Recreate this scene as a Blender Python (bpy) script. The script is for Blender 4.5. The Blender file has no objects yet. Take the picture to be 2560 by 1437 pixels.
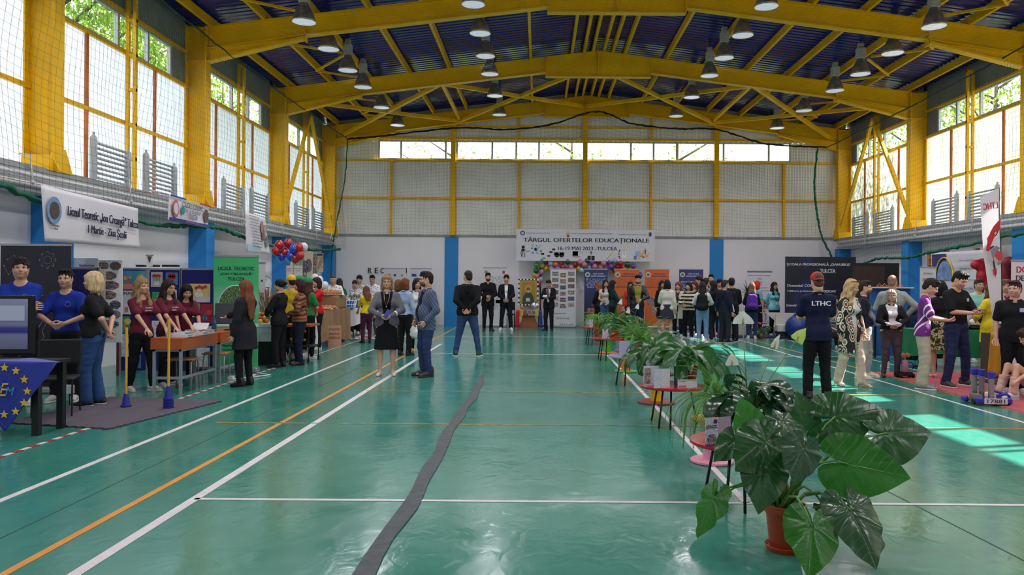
import bpy, math, random
import numpy as np
from mathutils import Vector, Matrix, Euler
R = math.radians
SC = bpy.context.scene
COL = SC.collection
random.seed(7)
# ---------------------------------------------------------------- camera, world, sun, exposure
F, CX, CY, EYE, ROLL = 1920.0, 1348.0, 705.0, 1.6, 0.0075
cam_d = bpy.data.cameras.new('camera'); cam = bpy.data.objects.new('camera', cam_d); COL.objects.link(cam)
cam_d.sensor_width = 36; cam_d.lens = 27
cam_d.shift_x = -(CX-1280)/2560; cam_d.shift_y = -(718.5-CY)/2560
cam.location = (0, 0, EYE); cam.rotation_euler = (R(90), ROLL*-1, 0)
cam.rotation_mode = 'XYZ'
cam.matrix_world = Matrix.Translation((0,0,EYE)) @ Matrix.Rotation(R(90),4,'X') @ Matrix.Rotation(ROLL,4,'Z')
SC.camera = cam
W = bpy.data.worlds.new('sky'); SC.world = W; W.use_nodes = True
nt = W.node_tree; bg = nt.nodes['Background']
tc = nt.nodes.new('ShaderNodeTexCoord'); sx = nt.nodes.new('ShaderNodeSeparateXYZ'); rp = nt.nodes.new('ShaderNodeValToRGB')
nt.links.new(tc.outputs['Generated'], sx.inputs[0]); nt.links.new(sx.outputs['Z'], rp.inputs[0]); nt.links.new(rp.outputs[0], bg.inputs[0])
rp.color_ramp.elements[0].color = (1,.99,.97,1); rp.color_ramp.elements[1].color = (.80,.90,1,1)
bg.inputs[1].default_value = 4.3
sun_d = bpy.data.lights.new('sun', 'SUN'); sun_d.energy = 30; sun_d.angle = R(.6); sun_d.color = (1,.96,.88)
sun = bpy.data.objects.new('sun', sun_d); COL.objects.link(sun)
_az, _el = R(14), R(42)   # from the right, a little from behind the back wall
sun.rotation_euler = Vector((math.cos(_az)*math.cos(_el), math.sin(_az)*math.cos(_el), math.sin(_el))).to_track_quat('Z','Y').to_euler()
SC.view_settings.view_transform = 'Standard'; SC.view_settings.look = 'None'
SC.view_settings.exposure = 0.0; SC.view_settings.gamma = 1; SC.view_settings.use_curve_mapping = False
SC.cycles.max_bounces = 5; SC.cycles.diffuse_bounces = 3; SC.cycles.glossy_bounces = 2; SC.cycles.transparent_max_bounces = 10
SC.cycles.sample_clamp_indirect = 8
# ---------------------------------------------------------------- pixel of the photograph -> place
def _uv(px, py):
    u, w = px-CX, py-CY
    return u+ROLL*w, w-ROLL*u
def P(px, py, y):                     # at depth y
    u, w = _uv(px, py); return Vector((u*y/F, y, EYE-w*y/F))
def G(px, py):                        # on the floor
    u, w = _uv(px, py); y = EYE*F/w; return Vector((u*y/F, y, 0))
def WX(px, py, X):                    # on a wall plane x = X
    u, w = _uv(px, py); y = X*F/u; return Vector((X, y, EYE-w*y/F))
# ---------------------------------------------------------------- materials
def lin(c):
    return tuple((x/255/12.92 if x/255 <= .04045 else ((x/255+.055)/1.055)**2.4) for x in c[:3])
MC = {}
def mat(c, rough=.6, metal=0, bump=0, bscale=30, var=0, vscale=4, spec=.5, emit=0, trans=0, coat=0, sheen=0, stretch=None):
    """c: sRGB 0-255. var: colour mottling, bump: fine relief"""
    key = (tuple(c), rough, metal, bump, bscale, var, vscale, spec, emit, trans, coat, sheen, stretch)
    if key in MC: return MC[key]
    m = bpy.data.materials.new('m_%02x%02x%02x' % tuple(int(x) for x in c[:3])); m.use_nodes = True
    n = m.node_tree.nodes; L = m.node_tree.links; b = n['Principled BSDF']
    col = lin(c); b.inputs['Base Color'].default_value = (*col, 1)
    b.inputs['Roughness'].default_value = rough; b.inputs['Metallic'].default_value = metal
    b.inputs['Specular IOR Level'].default_value = spec
    if coat: b.inputs['Coat Weight'].default_value = coat; b.inputs['Coat Roughness'].default_value = .15
    if sheen: b.inputs['Sheen Weight'].default_value = sheen
    if emit: b.inputs['Emission Color'].default_value = (*col,1); b.inputs['Emission Strength'].default_value = emit
    if trans: b.inputs['Transmission Weight'].default_value = trans
    if var or bump:
        t = n.new('ShaderNodeTexCoord'); src = t.outputs['Object']
        if stretch:
            mp = n.new('ShaderNodeMapping'); mp.inputs['Scale'].default_value = stretch; L.new(src, mp.inputs[0]); src = mp.outputs[0]
        if var:
            nz = n.new('ShaderNodeTexNoise'); nz.inputs['Scale'].default_value = vscale; nz.inputs['Detail'].default_value = 6
            L.new(src, nz.inputs['Vector'])
            r = n.new('ShaderNodeValToRGB'); r.color_ramp.elements[0].position = .3; r.color_ramp.elements[1].position = .7
            r.color_ramp.elements[0].color = (*[x*(1-var) for x in col],1)
            r.color_ramp.elements[1].color = (*[min(1,x*(1+var*.8)+.01*var) for x in col],1)
            L.new(nz.outputs['Fac'], r.inputs[0]); L.new(r.outputs[0], b.inputs['Base Color'])
        if bump:
            nb = n.new('ShaderNodeTexNoise'); nb.inputs['Scale'].default_value = bscale; nb.inputs['Detail'].default_value = 4
            L.new(src, nb.inputs['Vector'])
            bp = n.new('ShaderNodeBump'); bp.inputs['Strength'].default_value = bump; bp.inputs['Distance'].default_value = .01
            L.new(nb.outputs['Fac'], bp.inputs['Height']); L.new(bp.outputs[0], b.inputs['Normal'])
    MC[key] = m; return m
def cloth(c, var=.12): return mat(c, .85, bump=.25, bscale=60, var=var, vscale=9, spec=.25)
def ramp_mat(name, stops, kind='noise', scale=5, rough=.6, detail=5, coord='Generated', stretch=(1,1,1), bump=0, constant=True, distort=0, rot=(0,0,0)):
    """procedural pictures, prints and patterned cloth"""
    key = (name, tuple(stops), kind, scale, rough, coord, stretch, distort, constant)
    if key in MC: return MC[key]
    m = bpy.data.materials.new(name); m.use_nodes = True; n = m.node_tree.nodes; L = m.node_tree.links; b = n['Principled BSDF']
    b.inputs['Roughness'].default_value = rough
    t = n.new('ShaderNodeTexCoord'); mp = n.new('ShaderNodeMapping'); mp.inputs['Scale'].default_value = stretch; mp.inputs['Rotation'].default_value = rot
    L.new(t.outputs[coord], mp.inputs[0])
    if kind == 'noise':
        x = n.new('ShaderNodeTexNoise'); x.inputs['Scale'].default_value = scale; x.inputs['Detail'].default_value = detail; x.inputs['Distortion'].default_value = distort; out = x.outputs['Fac']
    elif kind == 'voronoi':
        x = n.new('ShaderNodeTexVoronoi'); x.inputs['Scale'].default_value = scale; out = x.outputs['Distance']
    elif kind == 'cells':
        x = n.new('ShaderNodeTexVoronoi'); x.inputs['Scale'].default_value = scale; sp = n.new('ShaderNodeSeparateColor'); L.new(x.outputs['Color'], sp.inputs[0]); out = sp.outputs[0]
    else:
        x = n.new('ShaderNodeTexWave'); x.inputs['Scale'].default_value = scale; x.bands_direction = kind; x.inputs['Distortion'].default_value = distort; x.inputs['Detail'].default_value = 2
        out = x.outputs['Fac']
    L.new(mp.outputs[0], x.inputs['Vector'])
    r = n.new('ShaderNodeValToRGB'); cr = r.color_ramp; cr.interpolation = 'CONSTANT' if constant else 'LINEAR'
    while len(cr.elements) < len(stops): cr.elements.new(.5)
    for e, (p, c) in zip(cr.elements, sorted(stops, key=lambda s: s[0])): e.position = p; e.color = (*lin(c), 1)
    L.new(out, r.inputs[0]); L.new(r.outputs[0], b.inputs['Base Color'])
    MC[key] = m; return m
def photo_mat(i):
    rr = random.Random(i*17+3)
    pal = [(35,32,36),(120,105,95),(70,85,60),(150,60,55),(60,70,110),(190,185,180),(200,150,120),(95,120,150)]
    rr.shuffle(pal)
    st = [(0,pal[0]),(.36,pal[1]),(.46,pal[2]),(.54,pal[3]),(.60,pal[4]),(.68,pal[5])]
    return ramp_mat('photo_print', st, 'noise', 1.8+rr.random()*1.6, .4, 1.5, 'Generated', (1+rr.random(),1,1.2+rr.random()), constant=False)
def lines_mat(ink, paper, rows=18, seed=1):   # blocks of small printed text: ragged rows of ink
    key = ('lines', ink, paper, rows, seed)
    if key in MC: return MC[key]
    m = bpy.data.materials.new('printed_text'); m.use_nodes = True; n = m.node_tree.nodes; L = m.node_tree.links; b = n['Principled BSDF']
    b.inputs['Roughness'].default_value = .5
    t = n.new('ShaderNodeTexCoord'); s = n.new('ShaderNodeSeparateXYZ'); L.new(t.outputs['Generated'], s.inputs[0])
    mu = n.new('ShaderNodeMath'); mu.operation = 'MULTIPLY'; mu.inputs[1].default_value = rows; L.new(s.outputs['Z'], mu.inputs[0])
    fr = n.new('ShaderNodeMath'); fr.operation = 'FRACT'; L.new(mu.outputs[0], fr.inputs[0])
    lt = n.new('ShaderNodeMath'); lt.operation = 'LESS_THAN'; lt.inputs[1].default_value = .45; L.new(fr.outputs[0], lt.inputs[0])
    fl = n.new('ShaderNodeMath'); fl.operation = 'FLOOR'; L.new(mu.outputs[0], fl.inputs[0])
    cb = n.new('ShaderNodeCombineXYZ'); L.new(s.outputs['X'], cb.inputs[0]); L.new(fl.outputs[0], cb.inputs[2]); cb.inputs[1].default_value = seed
    nz = n.new('ShaderNodeTexNoise'); nz.inputs['Scale'].default_value = 9; nz.inputs['Detail'].default_value = 5; L.new(cb.outputs[0], nz.inputs['Vector'])
    gt = n.new('ShaderNodeMath'); gt.operation = 'GREATER_THAN'; gt.inputs[1].default_value = .50; L.new(nz.outputs['Fac'], gt.inputs[0])
    an = n.new('ShaderNodeMath'); an.operation = 'MULTIPLY'; L.new(lt.outputs[0], an.inputs[0]); L.new(gt.outputs[0], an.inputs[1])
    mx = n.new('ShaderNodeMix'); mx.data_type = 'RGBA'; L.new(an.outputs[0], mx.inputs[0]); mx.inputs[6].default_value = (*lin(paper),1); mx.inputs[7].default_value = (*lin(ink),1)
    L.new(mx.outputs[2], b.inputs['Base Color']); MC[key] = m; return m
def glass_mat():
    if 'glass' in MC: return MC['glass']
    m = bpy.data.materials.new('window_glass'); m.use_nodes = True; n = m.node_tree.nodes; L = m.node_tree.links
    tr = n.new('ShaderNodeBsdfTransparent'); tr.inputs[0].default_value = (.93,.95,.94,1); gl = n.new('ShaderNodeBsdfGlossy'); gl.inputs['Roughness'].default_value = .03
    mx = n.new('ShaderNodeMixShader'); mx.inputs[0].default_value = .05
    L.new(tr.outputs[0], mx.inputs[1]); L.new(gl.outputs[0], mx.inputs[2]); L.new(mx.outputs[0], n['Material Output'].inputs[0])
    MC['glass'] = m; return m
def translucent_mat(name, c, tcol, mixf=.6, wave=None, var=.15, axis='Y', wscale=2.2):
    if name in MC: return MC[name]
    m = bpy.data.materials.new(name); m.use_nodes = True; n = m.node_tree.nodes; L = m.node_tree.links
    d = n.new('ShaderNodeBsdfDiffuse'); d.inputs[0].default_value = (*lin(c),1); t = n.new('ShaderNodeBsdfTranslucent')
    mx = n.new('ShaderNodeMixShader'); mx.inputs[0].default_value = mixf
    co = n.new('ShaderNodeTexCoord'); mp = n.new('ShaderNodeMapping'); mp.inputs['Scale'].default_value = (1,1.3,.45) if axis=='Y' else (1.3,1,.45); L.new(co.outputs['Object'], mp.inputs[0])
    nz = n.new('ShaderNodeTexNoise'); nz.inputs['Scale'].default_value = 1.4; nz.inputs['Detail'].default_value = 5; L.new(mp.outputs[0], nz.inputs['Vector'])
    r = n.new('ShaderNodeValToRGB'); tl = lin(tcol); r.color_ramp.elements[0].position = .35; r.color_ramp.elements[1].position = .7
    r.color_ramp.elements[0].color = (*[x*(1-var) for x in tl],1); r.color_ramp.elements[1].color = (*tl,1)
    L.new(nz.outputs['Fac'], r.inputs[0]); L.new(r.outputs[0], t.inputs[0])
    w = n.new('ShaderNodeTexWave'); w.bands_direction = axis; w.inputs['Scale'].default_value = wscale; L.new(co.outputs['Object'], w.inputs['Vector'])
    bp = n.new('ShaderNodeBump'); bp.inputs['Strength'].default_value = .6; bp.inputs['Distance'].default_value = .03; L.new(w.outputs['Fac'], bp.inputs['Height'])
    L.new(bp.outputs[0], d.inputs['Normal']); L.new(bp.outputs[0], t.inputs['Normal'])
    L.new(d.outputs[0], mx.inputs[1]); L.new(t.outputs[0], mx.inputs[2]); L.new(mx.outputs[0], n['Material Output'].inputs[0])
    MC[name] = m; return m
# ---------------------------------------------------------------- mesh building
class MB:
    def __init__(s): s.v = []; s.f = []; s.mi = []; s.cur = 0
    def m(s, i): s.cur = i; return s
    def add(s, vs, fs):
        o = len(s.v); s.v += [tuple(v) for v in vs]; s.f += [tuple(o+i for i in f) for f in fs]; s.mi += [s.cur]*len(fs); return s
    def box(s, a, b, M=None):
        (x0,y0,z0),(x1,y1,z1) = a, b
        vs = [Vector(c) for c in ((x0,y0,z0),(x1,y0,z0),(x1,y1,z0),(x0,y1,z0),(x0,y0,z1),(x1,y0,z1),(x1,y1,z1),(x0,y1,z1))]
        if M is not None: vs = [M @ v for v in vs]
        return s.add(vs, [(0,3,2,1),(4,5,6,7),(0,1,5,4),(1,2,6,5),(2,3,7,6),(3,0,4,7)])
    def tube(s, pts, r, n=8, close=True):
        pts = [Vector(p) for p in pts]; rs = r if isinstance(r, (list, tuple)) else [r]*len(pts)
        vs = []; up = None
        for i, p in enumerate(pts):
            d = (pts[min(i+1,len(pts)-1)]-pts[max(i-1,0)])
            d = d.normalized() if d.length > 1e-9 else Vector((0,0,1))
            if up is None: up = d.orthogonal().normalized()
            up = (up-d*up.dot(d)); up = up.normalized() if up.length > 1e-6 else d.orthogonal().normalized()
            w = d.cross(up)
            vs += [p+(up*math.cos(2*math.pi*k/n)+w*math.sin(2*math.pi*k/n))*rs[i] for k in range(n)]
        fs = [(i*n+k, i*n+(k+1)%n, (i+1)*n+(k+1)%n, (i+1)*n+k) for i in range(len(pts)-1) for k in range(n)]
        if close: fs += [tuple(range(n-1,-1,-1)), tuple((len(pts)-1)*n+k for k in range(n))]
        return s.add(vs, fs)
    def bar(s, a, b, w, h, up=(0,0,1)):       # rectangular bar from a to b
        a, b = Vector(a), Vector(b); d = (b-a).normalized(); upv = Vector(up)
        if abs(d.dot(upv)) > .99: upv = Vector((1,0,0))
        x = d.cross(upv).normalized(); z = x.cross(d)
        vs = [p+x*(i*w/2)+z*(j*h/2) for p in (a,b) for (i,j) in ((-1,-1),(1,-1),(1,1),(-1,1))]
        return s.add(vs, [(0,1,2,3),(7,6,5,4),(0,4,5,1),(1,5,6,2),(2,6,7,3),(3,7,4,0)])
    def lathe(s, prof, c=(0,0,0), n=24, cap=True):
        vs = [(c[0]+r*math.cos(2*math.pi*k/n), c[1]+r*math.sin(2*math.pi*k/n), c[2]+z) for r, z in prof for k in range(n)]
        fs = [(i*n+k, i*n+(k+1)%n, (i+1)*n+(k+1)%n, (i+1)*n+k) for i in range(len(prof)-1) for k in range(n)]
        if cap: fs += [tuple(range(n-1,-1,-1)), tuple((len(prof)-1)*n+k for k in range(n))]
        return s.add(vs, fs)
    def ball(s, c, r, n=12, sc=(1,1,1)):
        vs = []; h = n//2+1
        for i in range(1, h):
            t = math.pi*i/h
            vs += [(c[0]+r*sc[0]*math.sin(t)*math.cos(2*math.pi*k/n), c[1]+r*sc[1]*math.sin(t)*math.sin(2*math.pi*k/n), c[2]+r*sc[2]*math.cos(t)) for k in range(n)]
        vs += [(c[0],c[1],c[2]+r*sc[2]), (c[0],c[1],c[2]-r*sc[2])]; T = len(vs)-2
        fs = [(i*n+k, (i+1)*n+k, (i+1)*n+(k+1)%n, i*n+(k+1)%n) for i in range(h-2) for k in range(n)]
        fs += [(T,k,(k+1)%n) for k in range(n)] + [(T+1,(h-2)*n+(k+1)%n,(h-2)*n+k) for k in range(n)]
        return s.add(vs, fs)
    def prism(s, poly, axis, t0, t1):         # polygon (2d) pushed along an axis: 'x','y','z'
        def pt(a, b, t): return {'x':(t,a,b),'y':(a,t,b),'z':(a,b,t)}[axis]
        n = len(poly); vs = [pt(a,b,t0) for a,b in poly]+[pt(a,b,t1) for a,b in poly]
        return s.add(vs, [tuple(range(n-1,-1,-1)), tuple(range(n,2*n))]+[(i,(i+1)%n,(i+1)%n+n,i+n) for i in range(n)])
    def grid(s, fn, nu, nv):                  # fn(u,v) -> point
        vs = [fn(i/nu, j/nv) for i in range(nu+1) for j in range(nv+1)]
        return s.add(vs, [(i*(nv+1)+j, (i+1)*(nv+1)+j, (i+1)*(nv+1)+j+1, i*(nv+1)+j+1) for i in range(nu) for j in range(nv)])
    def build(s, name, mats, parent=None, smooth=False, loc=None, rot=None, bevel=0, solid=0):
        me = bpy.data.meshes.new(name); me.from_pydata(s.v, [], s.f); 
        for m in (mats if isinstance(mats, (list,tuple)) else [mats]): me.materials.append(m)
        if any(s.mi): me.polygons.foreach_set('material_index', s.mi)
        if smooth:
            me.shade_smooth()
            if smooth is not True: me.set_sharp_from_angle(angle=R(smooth))
        me.update(); o = bpy.data.objects.new(name, me); COL.objects.link(o)
        if parent is not None: o.parent = parent
        if loc is not None: o.location = loc
        if rot is not None: o.rotation_euler = rot
        if solid: q = o.modifiers.new('solid','SOLIDIFY'); q.thickness = solid; q.offset = 0
        if bevel: q = o.modifiers.new('bevel','BEVEL'); q.width = bevel; q.segments = 2; q.limit_method = 'ANGLE'
        return o
def tag(o, label=None, cat=None, group=None, kind=None):
    if label: o['label'] = label
    if cat: o['category'] = cat
    if group: o['group'] = group
    if kind: o['kind'] = kind
    return o
def thing(name, label, cat, loc=(0,0,0), rz=0, group=None):
    o = bpy.data.objects.new(name, None); COL.objects.link(o); o.location = loc; o.rotation_euler = (0,0,R(rz)); o.empty_display_size = .1
    return tag(o, label, cat, group)
def struct(o, label=None, cat=None):
    o['kind'] = 'structure'; 
    return tag(o, label, cat)
def copy_tree(o, parent=None):
    c = o.copy(); COL.objects.link(c); c.parent = parent
    for ch in KIDS.get(o.name, [x for x in bpy.data.objects if x.parent == o]): copy_tree(ch, c)
    return c
KIDS = {}
# writing: mesh letters fitted to a width and height, lying in the local x-z plane facing -y
def text(s, w, h, m, parent, loc, rot=None, name='lettering', thick=.012, shear=0, align='c', depth=.002, mirror=False, fat=0):
    cu = bpy.data.curves.new(name, 'FONT'); cu.body = s; cu.align_x = 'CENTER'; cu.size = 1; cu.shear = shear; cu.resolution_u = 3; cu.extrude = .01
    ob = bpy.data.objects.new(name, cu); me = bpy.data.meshes.new_from_object(ob)
    bpy.data.objects.remove(ob)
    n = len(me.vertices)
    if n:
        a = np.empty(n*3); me.vertices.foreach_get('co', a); a = a.reshape(-1,3)
        lo, hi = a.min(0), a.max(0); sp = np.maximum(hi-lo, 1e-6)
        q = (a-lo)/sp
        out = np.empty_like(a); x0 = {'c':-w/2,'l':0,'r':-w}[align]
        out[:,0] = x0+q[:,0]*w; out[:,2] = (q[:,1]-.5)*h; out[:,1] = -q[:,2]*depth
        if mirror: out[:,0] *= -1
        me.vertices.foreach_set('co', out.ravel())
    if n and fat:
        b_ = MB(); V_ = out; F_ = [tuple(p.vertices) for p in me.polygons]
        for i_, dx in enumerate((-1,-.5,0,.5,1)): b_.add((V_+np.array((dx*fat*h,-.0002*i_,0))).tolist(), F_)
        me = bpy.data.meshes.new(name); me.from_pydata(b_.v, [], b_.f)
    me.materials.clear(); me.materials.append(m)
    o = bpy.data.objects.new(name, me); COL.objects.link(o); o.parent = parent; o.location = loc
    if rot: o.rotation_euler = rot
    return o
def panel(o_name, w, h, m, parent, loc=(0,0,0), t=.006):    # flat sheet facing -y, lower edge centre at loc
    b = MB().box((-w/2,-t/2,0),(w/2,t/2,h)); return b.build(o_name, m, parent, loc=loc)
BLACK = mat((14,14,15), .5); WHITE = mat((225,225,225), .6); INK = mat((22,22,30), .6); GREYM = mat((150,152,155), .35, metal=.6)
# ================================================================= THE HALL
XL, XR, XC = -7.9, 11.3, 1.7          # side walls and ridge
YB, YF = 28.4, -4.0
YEL = mat((240,184,0), .5, spec=.3, var=.10, vscale=1.5, bump=.1, bscale=8)
YELW = mat((234,178,0), .5, spec=.3, var=.12, vscale=2)
RUST = mat((196,112,48), .75, var=.3, vscale=3)
PAINT = mat((230,227,233), .7, var=.05, vscale=.6, bump=.12, bscale=9)
BLUEP = mat((30,130,204), .6, var=.06, vscale=1)
GREYL = mat((150,152,152), .7, var=.2, vscale=3)
# floor
def floor_mat():
    m = bpy.data.materials.new('green_resin_floor'); m.use_nodes = True; n = m.node_tree.nodes; L = m.node_tree.links; b = n['Principled BSDF']
    t = n.new('ShaderNodeTexCoord')
    def noise(scale, detail, dist=0, st=(1,1,1)):
        mp = n.new('ShaderNodeMapping'); mp.inputs['Scale'].default_value = st; L.new(t.outputs['Object'], mp.inputs[0])
        z = n.new('ShaderNodeTexNoise'); z.inputs['Scale'].default_value = scale; z.inputs['Detail'].default_value = detail; z.inputs['Distortion'].default_value = dist; L.new(mp.outputs[0], z.inputs['Vector']); return z.outputs['Fac']
    def ramp(f, a, b_, c0, c1):
        r = n.new('ShaderNodeValToRGB'); r.color_ramp.elements[0].position = a; r.color_ramp.elements[1].position = b_; r.color_ramp.elements[0].color = c0; r.color_ramp.elements[1].color = c1; L.new(f, r.inputs[0]); return r.outputs[0]
    base = ramp(noise(.9, 7, .6), .3, .72, (.036,.205,.155,1), (.045,.235,.180,1))
    scr = ramp(noise(3.5, 10, 1.2, (1.6,.5,1)), .55, .80, (0,0,0,1), (1,1,1,1))
    mx = n.new('ShaderNodeMix'); mx.data_type = 'RGBA'; mx.inputs[7].default_value = (.09,.34,.27,1)
    mm = n.new('ShaderNodeMath'); mm.operation = 'MULTIPLY'; mm.inputs[1].default_value = .25; L.new(scr, mm.inputs[0]); L.new(mm.outputs[0], mx.inputs[0]); L.new(base, mx.inputs[6])
    L.new(mx.outputs[2], b.inputs['Base Color'])
    ro = ramp(noise(1.6, 9, 1.0), .3, .75, (.11,.11,.11,1), (.26,.26,.26,1)); L.new(ro, b.inputs['Roughness'])
    b.inputs['Specular IOR Level'].default_value = .5
    bp = n.new('ShaderNodeBump'); bp.inputs['Strength'].default_value = .22; bp.inputs['Distance'].default_value = .012; L.new(noise(7, 6, 1.0, (1,.8,1)), bp.inputs['Height']); 
    b2 = n.new('ShaderNodeBump'); b2.inputs['Strength'].default_value = .12; b2.inputs['Distance'].default_value = .05; L.new(noise(.8, 2), b2.inputs['Height']); L.new(b2.outputs[0], bp.inputs['Normal'])
    L.new(bp.outputs[0], b.inputs['Normal']); return m
struct(MB().box((XL-.1,YF-.1,-.1),(XR+.1,YB+.1,0)).build('floor', floor_mat()), 'green glossy resin sports floor with painted court lines')
WL = mat((214,206,206), .45, var=.12, vscale=6); OL = mat((214,140,40), .45, var=.12, vscale=6); SEAM = mat((22,70,60), .6)
def line(name, m, a, b, w, label, z=.002, brk=None):
    o = MB().bar((a[0],a[1],z),(b[0],b[1],z), w, .002).build(name, m); o['kind'] = 'structure'; o['label'] = label; return o
line('trim_1', WL, (-2.5,3.0), (-2.5,19.6), .075, 'wide white line running down the hall just left of the aisle')
line('trim_2', WL, (-3.86,3.0), (-3.86,27), .06, 'white line nearest the left hand stands')
line('trim_3', OL, (-2.88,3.0), (-2.88,27), .055, 'orange line between the two long white lines')
line('trim_4', WL, (1.52,5.6), (1.52,17.0), .055, 'white line under the row of round tables')
line('trim_5', WL, (5.68,3), (5.68,22.4), .05, 'long white line beside the red carpet')
line('trim_6', WL, (7.1,3), (7.1,22.4), .05, 'long white line passing under the red carpet')
line('trim_7', OL, (6.1,3), (6.1,22.4), .04, 'orange line along the edge of the red carpet')
line('trim_8', WL, (-2.5,5.6), (10.9,5.6), .045, 'nearest white cross line')
line('trim_9', WL, (-2.9,17.0), (10.9,17.0), .05, 'middle white cross line')
line('trim_10', WL, (-3.86,22.4), (10.9,22.4), .05, 'farthest white cross line')
line('trim_11', mat((170,130,50),.5,var=.5,vscale=8), (-3.6,8.6), (5.6,8.6), .03, 'worn orange cross line')
line('trim_12', mat((170,130,50),.5,var=.5,vscale=8), (-2.5,11.17), (10.9,11.17), .03, 'farther worn orange cross line')
line('trim_13', SEAM, (-3.3,3), (-3.3,14), .008, 'dark seam beside the orange line', .001)
line('trim_14', SEAM, (3.0,2.5), (2.2,12), .01, 'dark seam right of the big potted plant', .001)
# grey carpet tape in the aisle
b = MB(); prev = None; pts = []
for i in range(34):
    y = 3.2+i*(13.5-3.2)/33; x = -.93+.018*math.sin(y*1.3)+.012*math.sin(y*3.7); w = .058+.006*math.sin(y*5)
    if y > 12.3: w *= max(.12,(13.6-y)/1.3)
    pts.append((x-w,x+w,y))
b.add([p for a,c,y in pts for p in ((a,y,.006),(c,y,.006))], [(2*i,2*i+1,2*i+3,2*i+2) for i in range(33)])
tag(b.build('floor_tape', mat((70,77,80), .7, var=.25, vscale=10, bump=.4, bscale=14), solid=.006), 'long dark grey strip of tape lying down the middle of the floor', 'tape')
# red and white barrier tape on the floor at the left
b = MB(); n = 150
for i in range(n): b.m(i%2).box((-4.83,4.5+i*.12,.002),(-4.78,4.5+(i+1)*.12,.005))
tag(b.build('barrier_tape', [mat((205,200,200),.5), mat((170,35,35),.5)]), 'red and white striped tape stuck along the front of the left stands', 'tape')
# ---- lower walls, beam, pilasters
FR = [1.2, 6.6, 11.94, 17.3, 22.7, 28.15]   # steel frames
def lower_wall(side):
    s = -1 if side == 'left' else 1
    x0, xi = (XL, -7.5) if s < 0 else (XR, 10.9)
    b = MB(); b.box((min(x0,x0+s*.3),YF,0),(max(x0,x0+s*.3),YB,3.25)); b.box((min(x0,xi),YF,2.88),(max(x0,xi),YB,3.25))
    struct(b.build('wall_%s_lower' % side, PAINT), 'white painted lower %s wall with a deep beam on top' % side)
    bb = MB(); bb.box((min(xi,xi-s*.03),YF,3.19),(max(xi,xi-s*.03),YB,3.27)); struct(bb.build('trim_15' if s<0 else 'trim_16', GREYL), 'grey ledge edging on top of the %s wall beam' % side)
    for k, y in enumerate(FR[:-1] + [27.9]):
        p = MB().box((min(x0,xi-s*.004),y-.02,0),(max(x0,xi-s*.004),y+.42,2.9))
        struct(p.build('trim_%d' % (20+k+(0 if s<0 else 10)), BLUEP), 'bright blue pilaster on the %s wall' % side)
lower_wall('left'); lower_wall('right')
struct(MB().box((XL-.3,YB,0),(XR+.3,YB+.3,3.3)).build('wall_back_lower', PAINT), 'white painted lower back wall')
struct(MB().box((XL,YB-.04,3.25),(XR,YB+.02,3.33)).build('trim_17', GREYL), 'grey ledge along the back wall')
for i, x in enumerate((-3.5, 6.3)): struct(MB().box((x,YB-.03,0),(x+.5,YB+.01,3.24)).build('trim_%d' % (18+i), BLUEP), 'blue painted stripe on the back wall, %s' % ('left' if i==0 else 'right'))
# rear wall behind the camera
RW = MB(); RW.box((XL-.3,YF-.3,0),(XR+.3,YF,6.0)); RW.prism([(XL-.3,6.7),(XR+.3,6.7),(XR+.3,7.3),(XC,8.6),(XL-.3,7.3)],'y',YF-.3,YF); struct(RW.build('wall_rear', PAINT), 'white rear wall')
# ---- upper back wall
WPAN = mat((226,226,222), .55, var=.08, vscale=1.5, bump=.0)
def corr(b, x0, x1, z0, z1, y, per=.10, d=.012, axis='y'):
    n = max(2, int((x1-x0)/per)*4); fac = [0,1,1,0]
    def f(u, v):
        i = round(u*n); x = x0+(x1-x0)*u; o = d*fac[i%4]
        return (x, y-o, z0+(z1-z0)*v) if axis == 'y' else (y+o, x, z0+(z1-z0)*v)
    b.grid(f, n, 1)
ub = MB(); corr(ub, XL, XR, 3.3, 6.08, YB+.02); corr(ub, XL, -5.96, 6.08, 6.8, YB+.02); corr(ub, 9.25, XR, 6.08, 6.8, YB+.02)
n = 380
ub.grid(lambda u,v: (XL+(XR-XL)*u, YB+.02-.012*[0,1,1,0][round(u*n)%4], 6.8+(8.72-.125*abs(XL+(XR-XL)*u-XC)-6.8)*v), n, 1)
struct(ub.build('wall_back_upper', WPAN), 'ribbed off white panels of the upper back wall')
gb = MB(); j = 0
for x, w in ((-3.2,.17),(1.66,.17),(6.5,.17),(-5.5,.08),(-.77,.08),(4.1,.08),(9.0,.08)):
    o = MB().box((x-w/2,YB-.10-(w>.1)*.06,3.3),(x+w/2,YB+.03,8.45-.125*abs(x-XC) if w>.1 else 6.05))
    if w < .1: o.box((x-w/2,YB-.08,6.85),(x+w/2,YB+.03,8.4-.125*abs(x-XC)))
    tag(o.build('wall_post', YELW), 'yellow %s post on the back wall, %s' % ('thick' if w>.1 else 'thin', {-3.2:'left of the three thick ones',1.66:'middle of the three thick ones',6.5:'right of the three thick ones',-5.5:'nearest the left corner',-.77:'left of the middle thick post',4.1:'right of the middle thick post',9.0:'nearest the right corner'}[x]), 'post', 'yellow posts of the back wall')
for z, lab in ((4.67,'lowest'),(6.05,'just under the window strip'),(6.88,'just over the window strip'),(7.32,'topmost')):
    xe = (8.4-z)/.125-1.5 if z > 7 else 99
    o = MB().box((max(XL,XC-xe),YB-.07,z-.035),(min(XR,XC+xe),YB+.03,z+.035)); tag(o.build('wall_rail', YELW), 'long yellow horizontal rail on the back wall, %s' % lab, 'rail', 'yellow rails of the back wall')
FRAMEW = mat((170,174,178), .5)
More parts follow.
